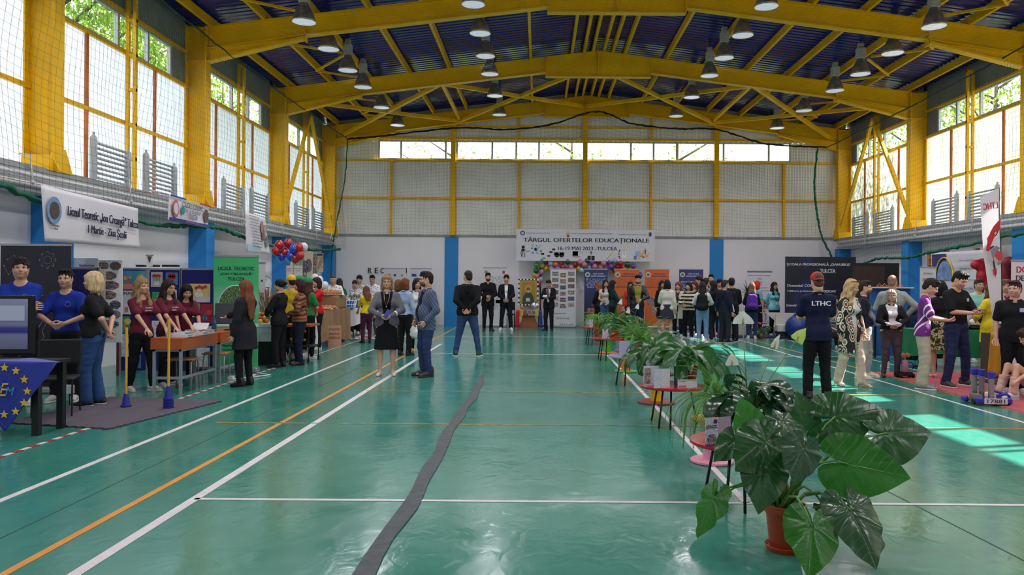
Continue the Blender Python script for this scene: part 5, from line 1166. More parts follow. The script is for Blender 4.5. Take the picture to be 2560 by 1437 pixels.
def artboard(label, a, b, y, items, lower=0):
    t, w, h = board('display_board', label, 'board', a, b, y); MB().box((-w/2,-.012,lower*h),(w/2,.012,h)).build('felt', mat((20,26,96),.95,bump=.3,bscale=80), t)
    MB().box((-w/2-.02,-.018,0),(-w/2+.005,.018,h+.02)).box((w/2-.005,-.018,0),(w/2+.02,.018,h+.02)).box((-w/2,-.018,h-.01),(w/2,.018,h+.02)).build('rim', SILV, t)
    MB().box((-w/2-.03,-.2,0),(-w/2+.01,.2,.03)).box((w/2-.01,-.2,0),(w/2+.03,.2,.03)).build('foot', SILV, t)
    for i, (x0,z0,x1,z1,kind) in enumerate(items):
        X0,X1,Z0,Z1 = w*(x0-.5),w*(x1-.5),h*z0,h*z1; W_,H_ = X1-X0,Z1-Z0
        base = {'still':(72,150,190),'tulip':(170,166,166),'red':(60,120,170),'vase':(200,176,110),'house':(120,160,90),'bottle':(150,30,44),'ink':(205,203,210),'green':(60,140,90),'text':(216,214,220)}[kind]
        p = rect(t, 'drawing' if kind in ('ink','text') else 'painting', mat(base,.7,var=.12,vscale=12) if kind not in ('ink','text') else (ramp_mat('pencil_sketch',[(0,(206,204,210)),(.56,(120,116,124)),(.60,(206,204,210))],'noise',7,.7) if kind=='ink' else mat(base,.6)), X0,X1,Z0,Z1,-.013)
        def dd(r, c, x, z, sx=1): return disc(p, 'painted_shape', r*H_, mat(c,.7,var=.2,vscale=30), X0+W_*x, Z0+H_*z, -.019, sx)
        def bx(c, x0_, x1_, z0_, z1_): rect(p, 'painted_shape', mat(c,.7,var=.15,vscale=20), X0+W_*x0_, X0+W_*x1_, Z0+H_*z0_, Z0+H_*z1_, -.0165)
        if kind == 'still': bx((206,140,130),0,1,0,.3); dd(.14,(206,96,70),.25,.35); dd(.10,(226,170,60),.15,.6); dd(.09,(226,150,60),.35,.65); dd(.2,(196,190,80),.78,.62); bx((214,150,110),.66,.86,.2,.5)
        if kind == 'tulip': bx((200,196,196),.3,.7,.1,.4); [bx((50,120,60),.2+.13*q,.24+.13*q,.35,.7) for q in range(5)]; [dd(.08,(190,40,40),.2+.14*q,.72+.05*(q%2)) for q in range(5)]
        if kind == 'red': [dd(.14,(170,24,40),.3+.2*(q%3),.6+.17*(q//3)) for q in range(6)]; bx((40,60,90),.3,.7,.0,.3)
        if kind == 'vase': bx((196,186,190),0,1,0,.3); dd(.22,(210,206,186),.55,.42); bx((206,200,180),.48,.62,.5,.72); [dd(.09,(170,50,50),.45+.12*q,.78+.06*(q%2)) for q in range(4)]; dd(.13,(190,100,60),.25,.42); dd(.10,(206,110,60),.42,.2)
        if kind == 'house': bx((206,196,120),0,1,0,.3); bx((220,214,190),.05,.5,.25,.55); bx((190,140,60),.0,.55,.52,.72); dd(.22,(40,120,100),.78,.62)
        if kind == 'bottle': bx((40,90,150),.3,.45,.1,.55); dd(.16,(200,60,50),.7,.55); dd(.12,(60,140,160),.4,.25)
        if kind == 'green': bx((210,120,70),.2,.5,.2,.6); dd(.2,(220,190,90),.7,.7)
        if kind == 'text': text('SPUNE', W_*.5, H_*.13, INK, p, (X0+W_*.28,-.018,Z0+H_*.88)); text('NU', W_*.26, H_*.14, mat((180,24,40),.5), p, (X0+W_*.75,-.018,Z0+H_*.88)); dd(.16,(196,196,200),.55,.55); bx((210,120,60),.15,.3,.1,.3)
    return t
artboard('blue display board with a still life, a protest poster and pencil drawings', (305,672),(366,930), 13.45, [(.03,.80,.97,.985,'still'),(.03,.56,.85,.79,'text'),(.05,.38,.35,.54,'green'),(.62,.44,.95,.60,'vase'),(.0,.15,.42,.37,'ink'),(.45,.2,.85,.42,'ink'),(.4,.04,.8,.17,'red')])
artboard('middle blue display board with tulip and red flower paintings', (374,673),(449,930), 13.45, [(.06,.83,.44,.975,'tulip'),(.54,.85,.93,.97,'red'),(.10,.60,.50,.78,'green'),(.55,.58,.9,.8,'ink'),(.1,.3,.9,.5,'ink')])
artboard('right blue display board with a vase still life and a cottage painting', (455,673),(533,930), 13.45, [(.12,.68,.90,.86,'vase'),(.10,.535,.58,.67,'house'),(.60,.48,.98,.665,'bottle'),(.2,.32,.95,.45,'ink'),(.25,.05,.9,.24,'ink')])
t = thing('pennant', 'small white pennant on a metal clip above the display boards', 'pennant', P(374,665,13.4)); MB().box((-.055,-.003,.0),(.055,.003,.18)).build('flag', WHITE, t); MB().box((-.07,-.008,.18),(.07,.008,.2)).build('clip', SILV, t); MB().prism([(-.04,.17),(.04,.17),(.012,.08),(.0,.05),(-.012,.08)],'y',-.006,-.003).build('emblem', mat((90,60,60),.6), t); MB().tube([(0,.01,0),(0,.01,-.1)], .005, 6).build('rod', SILV, t)
for i, (x0, x1) in enumerate(((343,363),(382,397),(408,446))):
    p = P((x0+x1)/2,667,13.45); wv = (x1-x0)/143; tag(MB().box((-wv/2,-.05,0),(wv/2,.05,.035)).build('marker_box', BLACK, loc=(p.x,p.y,p.z-.0)), 'small black box lying on top of the display boards, %s' % ('left','middle','right')[i], 'box', 'black boxes on the boards')
# green roll up
t, w, h = rollup('green roll up of the theoretical high school with an oval tree photo', 536, 647, 640, 13.3, (60,176,110), ramp_grad('green_banner',[(0,(70,180,110)),(.45,(84,190,130)),(.6,(120,206,160)),(.75,(66,182,116)),(1,(58,176,106))]))
GI = mat((20,50,40),.5)
for s_, z_, tw in (('LICEUL TEORETIC',.895,.82),('„ION CREANGĂ”',.85,.76),('TULCEA',.805,.38)): txt(t,s_,w,h,.5,z_,tw,.030,GI,fat=.03)
b = MB().add([(w*.40*math.cos(a*math.pi/20), -.006, h*.55+h*.19*math.sin(a*math.pi/20)) for a in range(21)], [tuple(range(21))]); b.build('photo', ramp_mat('tree_photo',[(0,(40,66,36)),(.45,(80,110,60)),(.56,(160,170,150)),(.62,(60,90,46))],'noise',22,.5,5), t, solid=.003)
b = MB().tube([(w*.41*math.cos(a*math.pi/20), -.008, h*.55+h*.20*math.sin(a*math.pi/20)) for a in range(21)], .008, 5).build('photo_frame', WHITE, t); rect(t,'white_strip',WHITE,-w*.5,w*.5,h*.395,h*.42); txt(t,'ȘCOALĂ',w,h,.3,.407,.36,.018,GI)
for k,s_ in enumerate(('COMERȚULUI NR.','TULCEA','TEL/FAX 0240','www.liceu')): txt(t,s_,w,h,.42,.30-.035*k,.5-.06*(k%2),.016,GI)
t, w, h = rollup('narrow white roll up with small photos behind the green one', 647, 664, 657, 15.0, (196,194,196)); photos(t,w,h,[(.2,.62,.8,.70),(.2,.48,.8,.56),(.2,.36,.8,.44)],seed=70); disc(t,'logo',.02,mat((90,60,60),.5),0,h*.82)
# school desks with papers
ORG = mat((176,88,44), .38, var=.10, vscale=8, stretch=(1,6,1)); LEGM = mat((156,160,168), .4, metal=.3)
def desk(label, x0, x1, y0, y1):
    t = thing('school_desk', label, 'desk', (x0,y0,0)); w, d = x1-x0, y1-y0
    MB().box((0,0,.755),(w,d,.78)).build('desktop', ORG, t, bevel=.004); MB().box((.0,.0,.62),(w-.02,.02,.755)).box((w-.02,0,.62),(w,d,.755)).box((0,d-.02,.62),(w-.02,d,.755)).build('apron', ORG, t)
    for lx in (.02,w-.05):
        for ly in (.02,d-.05): MB().box((lx,ly,0),(lx+.035,ly+.035,.62)).build('leg', LEGM, t)
    MB().box((w-.045,.03,.20),(w-.02,d-.03,.235)).box((.03,.03,.20),(w-.03,.05,.235)).box((.02,.02,.59),(w-.02,.05,.62)).box((w-.05,.02,.59),(w-.02,d-.02,.62)).build('leg_frame', LEGM, t)
desk('orange topped school desk with stacks of white leaflets', -5.42, -4.98, 10.72, 11.92); desk('orange topped school desk carrying the computer screen', -5.42, -4.96, 11.98, 13.0)
def stool(label, x, y, rz):
    t = thing('school_stool', label, 'stool', (x,y,0), rz); MB().box((-.18,-.18,.43),(.18,.18,.45)).build('seat', mat((190,128,66),.45,var=.1,vscale=8), t, bevel=.006)
    for s in (-1,1): MB().tube([(s*.16,-.2,0),(s*.15,-.15,.40),(s*.15,-.10,.42),(s*.15,.12,.42),(s*.15,.16,.40),(s*.16,.22,0)], .011, 6).build('leg', LEGM, t, smooth=True)
stool('wooden stool with grey tube legs under the near desk', -5.2, 11.25, 8); stool('wooden stool with grey tube legs between the two desks', -5.1, 12.15, 10)
t = thing('water_bottle', 'clear water bottle standing on the near desk', 'bottle', (-5.31,11.0,.78)); MB().lathe([(.03,0),(.034,.01),(.034,.17),(.028,.20),(.014,.23),(.013,.25)], n=16).build('body', mat((170,190,200),.08,trans=.8), t, smooth=40); MB().lathe([(.015,.25),(.015,.27)], n=12).build('lid', mat((90,170,160),.4), t); MB().lathe([(.035,.08),(.035,.15)], n=16, cap=False).build('wrapper', mat((120,150,190),.4), t)
t = thing('water_bottle', 'blue tinted bottle beside the computer screen', 'bottle', (-5.2,12.3,.78)); MB().lathe([(.03,0),(.036,.01),(.036,.15),(.016,.20),(.014,.23)], n=16).build('body', mat((50,110,160),.1,trans=.6), t, smooth=40); MB().lathe([(.016,.23),(.016,.25)], n=12).build('lid', mat((40,80,160),.4), t)
rr = random.Random(4)
for i, (x,y,w_,d_,h_) in enumerate(((-5.12,10.98,.3,.2,.035),(-5.18,11.2,.21,.29,.05),(-5.1,11.45,.25,.15,.04),(-5.2,11.62,.21,.2,.06),(-5.12,11.8,.2,.15,.045))):
    t = thing('leaflet_stack', 'stack of white leaflets on the near desk, %s from the camera' % ('first','second','third','fourth','fifth')[i], 'leaflets', (x,y,.78), rr.uniform(-15,15), 'leaflet stacks on the desk'); MB().box((-w_/2,-d_/2,0),(w_/2,d_/2,h_)).build('pile', mat((212,211,220),.7), t); MB().box((-w_/2,-d_/2,0),(w_/2,d_/2,.002)).build('top_leaflet', lines_mat((60,60,80),(220,220,226),8,i+3), t, loc=(.02,.01,h_+.001), rot=(0,0,.2))
t = thing('paper_sheet', 'white sheet with a drawing propped up on the stacks', 'paper', (-5.16,11.66,.845), -10); MB().box((-.13,-.001,0),(.13,.001,.12)).build('sheet', WHITE, t, rot=(R(-38),0,0))
t = thing('computer_monitor', 'black backed computer monitor on the far desk', 'monitor', (-5.02, 12.55, .78), 12); MB().box((-.25,-.03,.10),(.25,.02,.44)).build('casing', mat((40,40,44),.4), t, bevel=.01); rect(t,'screen_face', mat((70,72,78),.3), -.235,.235,.115,.425,-.031); MB().box((-.03,-.02,.01),(.03,.02,.12)).lathe([(0,0),(.12,0),(.12,.012),(0,.015)], n=20, cap=False).build('foot', mat((20,20,22),.4), t)
tag(MB().tube([(-4.75,12.9,.01),(-4.7,12.5,.02),(-4.9,12.3,.01),(-4.6,12.6,.02),(-4.5,12.9,.01),(-4.8,13.1,.02)], .008, 6).box((-5.0,12.35,0),(-4.92,12.44,.05)).build('power_cable', WHITE, smooth=False), 'tangle of white power cable on the floor under the far desk', 'cable')
# mat and slalom poles
A_, B_, C_, D_ = G(160,1051), G(440,1067), G(575,1010), G(300,1003)
b = MB(); pts = [(-5.85,8.45),(-4.55,8.15),(-4.15,10.1),(-5.75,10.35)]; poly = []
for (x0,y0),(x1,y1) in zip(pts, pts[1:]+pts[:1]):
    n = int(math.hypot(x1-x0,y1-y0)/.055); nx, ny = (y1-y0), -(x1-x0); l_ = math.hypot(nx,ny)
    for k in range(n): o = .014 if k%2 else -.014; poly.append((x0+(x1-x0)*k/n+nx/l_*o, y0+(y1-y0)*k/n+ny/l_*o))
b.prism(poly, 'z', .003, .018); tag(b.build('foam_mat', mat((84,76,86), .85, bump=.5, bscale=120, var=.1)), 'dark grey interlocking foam mat with jagged edges', 'mat')
def pole(label, px, py, cones):
    g = G(px,py); t = thing('slalom_pole', label, 'pole', (g.x,g.y,.018), group='slalom poles')
    MB().lathe([(.0145,.1),(.0145,.98 if cones==1 else 1.0+.12)], n=12).build('stick', mat((226,170,30),.45), t, smooth=40)
    for k in range(cones): MB().lathe([(.062,.0),(.064,.02),(.05,.025),(.026,.16),(.018,.165)], (0,0,k*.035), 20, cap=False).build('cone_base', mat((34,40,140),.45), t, smooth=40)
pole('yellow slalom pole in a single blue cone', 315, 1020, 1); pole('yellow slalom pole in a stack of four blue cones', 421, 1023, 4)
# ================================================================= LEFT WALL BANNERS AND FAR LEFT STANDS
def wallbanner(name, label, corners, m, cat='banner', bend=.03):
    """hanging sheet: four world corners (top-left, top-right, bottom-right, bottom-left seen from inside); origin at the top left corner, local x along the sheet"""
    tl, tr, br, bl = corners; ax = (tr-tl); w = Vector((ax.x,ax.y,0)).length; rz = math.atan2(ax.y, ax.x); t = thing(name, label, cat, tl, math.degrees(rz)); Mi = Matrix.Rotation(-rz,3,'Z')
    q = [Mi @ (c-tl) for c in (tl,tr,br,bl)]
    def pt(u, v): a = q[0].lerp(q[1],u); c = q[3].lerp(q[2],u); p = a.lerp(c,v); p.y -= bend*math.sin(u*9)*v*.4+bend*math.sin(v*3.1)*math.sin(u*5)*.5; return p
    MB().grid(lambda u,v: pt(u,v), 24, 12).build('sheet', m, t, smooth=True, solid=.003)
    if name.startswith('hanging'):
        for u_ in (.02,.98):
            a = pt(u_,0); g_ = t.matrix_basis @ a; e = Vector((-7.46, g_.y, max(3.0,g_.z+.05))); MB().tube([a, t.matrix_basis.inverted() @ e], .005, 5).build('cord', mat((150,120,90),.8), t)
    def put(s, u, v, tw, th, mm, **k):
        p = pt(u,v); ang = math.atan2((q[1]-q[0]).z, (q[1]-q[0]).x); return text(s, tw*w, th, mm, t, p+Vector((0,-bend*.9-.012,0)), rot=(0,-ang,0), **k)
    return t, w, pt, put
BW = mat((212,208,216),.55,var=.04,vscale=2); XB = -6.80
t, w, pt, put = wallbanner('hanging_banner', 'large white wall banner with bold dark lettering and a portrait badge', [WX(102,462,XB),WX(345,521,XB),WX(350,620,XB),WX(112,603,XB)], BW)
NV = mat((24,22,58),.5); put('Liceul Teoretic „Ion Creangă” Tulcea', .58,.42,.76,.19,NV,fat=.03); put('1 Martie - Ziua Școlii',.60,.72,.42,.17,NV,fat=.03)
for r_, c_ in ((.19,(110,140,180)),(.12,(74,60,54))): p = pt(.075,.42); MB().add([(math.cos(a*math.pi/12)*r_*.85,0,math.sin(a*math.pi/12)*r_) for a in range(24)],[tuple(range(24))]).build('portrait_badge' if r_<.15 else 'badge_ring', mat(c_,.6,var=.3,vscale=20), t, loc=p+Vector((0,-.035-(.19-r_)*.1,0)), solid=.003)
put('ION CREANGĂ',.075,.70,.06,.03,NV); put('TULCEA',.075,.76,.035,.025,NV)
t, w, pt, put = wallbanner('hanging_banner', 'white economics college wall banner with blue, yellow and red edge', [WX(423,485,XB),WX(524,515,XB),WX(519,570,XB),WX(419,551,XB)], BW)
def band(t, pt, u0, u1, v0, v1, m, y=-.03): MB().grid(lambda u,v: pt(u0+(u1-u0)*u,v0+(v1-v0)*v)+Vector((0,y,0)), 8, 2).build('colour_band', m, t)
band(t,pt,0,.36,0,.07,mat((30,60,150),.5)); band(t,pt,.36,.7,0,.07,mat((230,190,30),.5)); band(t,pt,.7,1,0,.07,mat((200,40,40),.5)); band(t,pt,0,1,.86,.99,mat((34,60,130),.5))
put('COLEGIUL ECONOMIC',.52,.26,.52,.10,mat((50,44,60),.5),shear=.15); put('„DELTA DUNĂRII”',.52,.47,.44,.10,mat((120,120,140),.5),shear=.15); put('TULCEA',.55,.68,.22,.10,mat((40,90,80),.5),shear=.15); put('TÎRGUL EDUCAȚIEI',.55,.925,.34,.05,mat((200,120,180),.5))
for u_, c_, r_ in ((.11,(190,90,90),.13),(.27,(40,140,130),.07),(.90,(90,80,66),.11)): MB().add([(math.cos(a*math.pi/4+.39)*r_,0,math.sin(a*math.pi/4+.39)*r_*1.3) for a in range(8)],[tuple(range(8))]).build('badge', mat(c_,.6,var=.3,vscale=30), t, loc=pt(u_,.5)+Vector((0,-.035,0)), solid=.003)
MB().add([(math.cos(a*math.pi/6)*.09,0,math.sin(a*math.pi/6)*.11) for a in range(12)],[tuple(range(12))]).build('badge', mat((206,200,206),.5), t, loc=pt(.11,.5)+Vector((0,-.042,0)), solid=.002)
t, w, pt, put = wallbanner('hanging_poster', 'long white hanging poster with grey text and ship photos', [WX(613,529,XB),WX(663,545,XB),WX(675,636,XB),WX(615,628,XB)], BW)
for k in range(11): put('LICEUL TEHNOLOGIC TULCEA'[:24-(k*5)%11], .34 if k<6 else .42, .07+.077*k, .5-.05*(k%3), .028, mat((80,86,96),.5))
band(t,pt,.02,.6,.80,.99,mat((168,196,206),.5),-.016)
for u_, v_ in ((.72,.28),(.86,.36),(.74,.50),(.86,.66)): MB().add([(math.cos(a*math.pi/3)*.10,0,math.sin(a*math.pi/3)*.16) for a in range(6)],[tuple(range(6))]).build('photo', photo_mat(int(u_*100+v_*10)), t, loc=pt(u_,v_)+Vector((0,-.035,0)), solid=.003)
# balloons at the left pilaster
def balloon(t0, x, y, z, r, col, label, group): 
    t = thing('balloon', label, 'balloon', (x,y,z), group=group); m = mat(col, .18, spec=.7, coat=.3); MB().ball((0,0,0), r, 18, (1,1,1.12)).build('skin', m, t, smooth=True); MB().lathe([(.003,-.02),(.014,-.0)], (0,0,-r*1.12), 8).build('knot', m, t)
    if t0 is not None: MB().tube([(0,0,-r*1.13), Vector(t0)-Vector((x,y,z))], .002, 4).build('string', WHITE, t)
    return t
PX = [(707,608,0),(721,603,1),(733,612,0),(700,626,0),(712,628,0),(722,638,2),(738,622,1),(747,606,0),(757,612,3),(740,636,1),(749,640,0),(735,644,0),(726,612,0)]
BC = P(722,626,17.65); tag(MB().tube([BC,(-7.47,17.5,2.9)], .003, 4).build('balloon_line', WHITE), 'thin line holding the balloon bunch to the left beam', 'line')
for i, (px,py,c) in enumerate([(698,612,0),(721,608,0),(734,622,2),(690,627,0),(712,631,0),(727,640,2),(747,618,0),(759,618,3),(738,646,0),(750,638,0),(704,640,2)]):
    p = P(px,py,17.6+.1*math.sin(i*2)); balloon(BC, p.x,p.y,p.z, .10, [(176,14,24),0,(24,70,190),(206,206,214)][c] if c != 1 else (0,0,0), '%s balloon in the bunch at the left pilaster, %s' % (('red','','blue','white')[c], ('upper left','upper middle','right of the middle','far left','middle','lower middle','upper right','far right','lowest','lower right','lower left')[i]), 'balloon bunch at the left pilaster')
for i, (px,py) in enumerate(((787,694),(799,700),(791,708),(812,713),(797,716))):
    p = P(px,py,19.2+.12*(i%2)); balloon((-5.6,19.4,.87), p.x,p.y,p.z, .095, (214,214,220), 'white balloon on the bread stand, %s' % ('upper left','upper right','middle left','far right','lowest')[i], 'white balloons')
# posters hung on the net near the corner
for i, (x0,x1,y0,y1,z,c,lab) in enumerate(((716,730,664,715,19.5,(206,204,206),'narrow white poster with red lettering, left one'),(735,755,664,716,19.5,(208,206,208),'narrow white poster with red lettering, right one'),(758,767,652,708,22.0,(120,110,106),'dark crowd photo poster'),(761,782,628,700,22.5,(196,188,164),'tall cream poster with an oval photo'),(775,792,634,690,23.6,(150,150,160),'grey photo poster'),(788,808,632,680,25.0,(206,190,160),'cream poster with a brown heading'))):
    t, w, h = board('hanging_poster', lab+' behind the balloons', 'poster', (x0,y0),(x1,y1), z); MB().box((-w/2,-.004,0),(w/2,.004,h)).build('sheet', photo_mat(i+80) if c[0] < 160 else mat(c,.6), t); MB().tube([(0,0,h),(Vector((-7.46,t.location.y,max(3.0,t.location.z+h+.1)))-t.location)], .004, 4).build('cord', BLACK, t)
    if i < 2: txt(t,'LICEUL DE ARTE',w,h,.5,.86,.8,.05,mat((190,60,60),.5)); txt(t,'TULCEA',w,h,.5,.76,.6,.05,mat((190,60,60),.5)); rect(t,'emblem',photo_mat(9+i),-w*.1,w*.35,h*.2,h*.42); txt(t,'VINO LA',w,h,.3,.3,.35,.05,mat((190,40,40),.5))
    if i == 3: disc(t,'photo',.2,photo_mat(4),0,h*.5,sx=.5)
    if i == 5: rect(t,'heading',mat((90,66,56),.5),-w*.4,w*.4,h*.85,h*.96); rect(t,'figure_print',ramp_mat('red_ornament',[(0,(206,190,160)),(.56,(170,70,60))],'noise',9,.6),-w*.4,w*.4,h*.2,h*.75)
struct(MB().box((XL+.0,24.6,1.7),(XL+.03,25.7,2.5)).build('window_40', mat((150,176,130),.3)), 'small lit window low in the left wall')
# stands with cloths
CLW = mat((204,202,210),.75,bump=.3,bscale=12); BURL = mat((150,116,84),.95,bump=.6,bscale=90,var=.12); LEGD = mat((26,26,28),.5)
def clothtable(label, clabel, x0, x1, y0, y1, h, cm, drop=.5, name='folding_table', cname='tablecloth', wav=.03, dropz=None, seed=1):
    t = thing(name, label, 'table', ((x0+x1)/2,(y0+y1)/2,0)); w, d = x1-x0, y1-y0
    MB().box((-w/2,-d/2,h-.03),(w/2,d/2,h)).build('tabletop', LEGD, t)
    for lx in (-w/2+.05,w/2-.05):
        for ly in (-d/2+.05,d/2-.05): MB().tube([(lx,ly,0),(lx,ly,h-.03)], .014, 6).build('leg', LEGD, t)
    b = MB(); o = .012; per = [(-w/2-o,-d/2-o),(w/2+o,-d/2-o),(w/2+o,d/2+o),(-w/2-o,d/2+o)]; ring = []
    for (a,c),(e,f_) in zip(per, per[1:]+per[:1]): n = max(4,int(math.hypot(e-a,f_-c)/.05)); ring += [(a+(e-a)*k/n, c+(f_-c)*k/n) for k in range(n)]
    rr = random.Random(seed); n = len(ring); ph = rr.random()*6
    def f(u, v):
        i = round(u*n)%n; x, y = ring[i]; l_ = math.hypot(x,y); sw = wav*v*math.sin(i*.55+ph)+wav*.6*v*math.sin(i*.23+ph*2)+.03*v; dz = drop*(1+.18*math.sin(i*.11+ph)) if not dropz else dropz(x,y)
        ox = (x/(w/2+o)); oy = y/(d/2+o); nx, ny = (np.sign(x) if abs(ox) >= abs(oy) else 0), (np.sign(y) if abs(oy) > abs(ox) else 0); return (x+nx*sw, y+ny*sw, h+.006-dz*v)
    b.grid(f, n, 8); b.add([(x,y,h+.006) for x,y in ring], [tuple(range(n))])
    c = b.build(cname, cm, None, smooth=40, loc=((x0+x1)/2,(y0+y1)/2,0)); tag(c, clabel, 'tablecloth'); return t
clothtable('table with the microscope left of the burlap stand','white cloth with long pointed drops on the microscope table', -6.0,-5.05, 16.5,17.35, .80, CLW, .52, wav=.05, dropz=lambda x,y: .42+.26*abs(math.sin(x*2.2+y*2.6)))
clothtable('table under the burlap cover carrying the bread','brown burlap cover draped over the bread table', -6.05,-5.15, 18.15,20.9, .86, BURL, .72, wav=.04)
t = thing('bread_riser', 'burlap covered box raising the big loaf at the far end of the bread table', 'box', (-5.6,20.4,.867)); MB().box((-.38,-.45,0),(.38,.45,.34)).build('cover', BURL, t, bevel=.04)
clothtable('table with the baskets beyond the bread stand','white cloth on the basket table', -6.1,-5.2, 21.7,22.6, .80, CLW, .45)
clothtable('second basket table near the back wall','white cloth on the farthest left table', -6.3,-5.0, 24.4,25.0, .80, CLW, .5, seed=3)
BRD = mat((168,110,60),.55,var=.35,vscale=12,bump=.8,bscale=14)
def bread(label, x, y, z, w, d, h, plait=5, plate=True):
    t = thing('braided_bread', label, 'bread', (x,y,z), group='loaves on the burlap stand')
    if plate: MB().lathe([(0,0),(w*.5,0),(w*.66,.02),(w*.64,.024),(0,.008)], n=28, cap=False).build('plate', WHITE, t, smooth=True)
    f = Field((-w*.7,-d*.7,-.02),(w*.7,d*.7,h+.06), max(.012,w/40)); n = plait*2+1
    for k in range(n):
        u = -1+2*k/(n-1); f.el((u*w*.45, (.22 if k%2 else -.22)*d, h*.4), (w*.13,d*.36,h*.62*(1-.3*u*u)), .02)
    V, Fs = f.mesh(); b = MB(); to_mb(b,V,Fs); b.build('loaf', BRD, t, smooth=True)
bread('big braided loaf on the raised box', -5.55,20.3,1.21,.62,.34,.15,6); bread('round braided bread on a white plate in the middle of the burlap stand', -5.45,19.75,.87,.46,.40,.10,4); bread('round bread on a white plate at the near end of the burlap stand', -5.42,19.15,.87,.44,.38,.08,4); bread('flat loaf at the burlap table corner', -5.35,18.98,.87,.3,.2,.07,4,False)
t = thing('wheat_sheaf', 'dry wheat sheaf in a vase on the bread stand', 'sheaf', (-5.85,19.9,.866)); b = MB(); rr = random.Random(8)
for i in range(46): a = rr.random()*6.28; r_ = rr.random()*.09; b.tube([(0,0,.05),(math.cos(a)*r_*.3,math.sin(a)*r_*.3,.28),(math.cos(a)*r_,math.sin(a)*r_,.42+rr.random()*.1)], [.003,.003,.009], 4)
b.build('ears', mat((176,146,92),.8), t); MB().lathe([(.04,0),(.06,.1),(.035,.2)], n=16).build('vase', mat((120,110,90),.3), t, smooth=True)
# microscope
t = thing('microscope', 'white school microscope at the corner of the white clothed table', 'microscope', (-5.25,17.05,.81), -60); MW = mat((206,206,208),.35)
MB().box((-.09,-.12,0),(.09,.10,.04)).build('foot', MW, t, bevel=.015); MB().tube([(0,.08,.03),(0,.12,.16),(0,.10,.27),(0,.02,.33)], [.03,.028,.026,.024], 10).build('arm', MW, t, smooth=True); MB().box((-.07,-.09,.13),(.07,.05,.15)).build('stage', BLACK, t); MB().tube([(0,.02,.33),(0,-.10,.45)], [.03,.022], 12).tube([(0,-.02,.33),(0,-.02,.22)], [.028,.014], 12).build('eyepiece_tube', MW, t, smooth=True); MB().ball((.05,.11,.12),.022,10).ball((-.05,.11,.12),.022,10).build('focus_knob', BLACK, t, smooth=True)
t = thing('cardboard_sign', 'brown cardboard sign with dark red lettering leaning on the burlap table', 'sign', (-4.93,18.55,0), 20); s = MB().box((-.16,-.005,0),(.16,.005,.52)).build('cardboard', mat((178,134,104),.8,var=.08), t, rot=(R(-10),0,R(0)))
for s_, z_ in (('BUTAȘI PETSER',.42),('PEPINIERĂ PRODUSE',.32),('FAMILIE',.22)): text(s_, .25, .06, mat((110,30,36),.6), s, (0,-.008,z_))
# fruit and flower cart, counter
t = thing('info_counter', 'black and white counter beside the green roll up', 'counter', (-5.35,14.75,0)); MB().box((-.38,-.35,0),(.38,.35,.72)).build('body', mat((20,20,22),.4), t); MB().box((-.40,-.38,.72),(.40,.38,.78)).box((-.3,-.37,.45),(.46,-.35,.72)).build('top', mat((190,192,196),.4), t)
FRC = [(206,110,30),(200,150,30),(110,160,50),(196,60,36),(220,170,60)]
t0 = None
for i in range(14):
    a = rr.random(); lv = i//5; p = (-5.3+(.12-.035*lv)*math.cos(i*1.26+lv), 14.62+(.12-.035*lv)*math.sin(i*1.26+lv), .823+.062*lv); t = thing('fruit', '%s fruit in the display on the counter, %s' % (('orange','yellow','green','red','amber')[i%5], ('front','middle','top')[min(2,i//5)]), 'fruit', p, group='fruit on the counter'); MB().ball((0,0,0), .042, 10).build('flesh', mat(FRC[i%5],.4), t, smooth=True)
t = thing('flower_arrangement', 'bunch of dry reeds and green sprigs behind the fruit', 'flowers', (-5.3,15.0,.78)); fern(t, 14, 201, .3,.5,.0, FERND, .04, 40,85,.6,1.6); b = MB()
for i in range(40): a = rr.random()*6.28; q = rr.random()*.3; b.tube([(0,0,0),(math.cos(a)*q*.5,math.sin(a)*q*.5,.3),(math.cos(a)*q,math.sin(a)*q,.42+rr.random()*.25)], [.003,.004,.016], 4)
b.build('reeds', mat((150,120,92),.9), t)
t = thing('plant_shelf', 'black metal flower shelf with a dark leafy plant on top', 'shelf', (-5.9,15.9,0)); b = MB()
for x_ in (-.25,.25):
    for y_ in (-.15,.15): b.tube([(x_,y_,0),(x_,y_,1.45)], .01, 5)
b.build('frame', LEGD, t); 
for k, z_ in enumerate((.5,1.0,1.44)): MB().box((-.26,-.16,z_),(.26,.16,z_+.015)).build('shelf_board', LEGD, t)
t = thing('leafy_plant', 'dark green trailing plant on top of the metal flower shelf', 'plant', (-5.9,15.85,1.46)); pot(t, .09, .13); blades(t, 26, 210, .3,.5,.07, 10,60,1.6,.12, ASP)
t = thing('flower_cart', 'wheeled cart with orange flowers behind the black dressed woman', 'cart', (-4.72,15.2,0)); MB().box((-.3,-.4,.70),(.3,.3,.74)).build('tray', ORG, t); 
for x_ in (-.28,.28):
    for y_ in (-.38,.28): MB().tube([(x_,y_,.08),(x_,y_,.72)], .012, 6).build('leg', LEGD, t); MB().tube([(x_-.01,y_,.045),(x_+.01,y_,.045)], .045, 14).build('wheel', BLACK, t)
MB().box((-.28,-.38,.30),(.28,.28,.32)).build('shelf_board', LEGD, t)
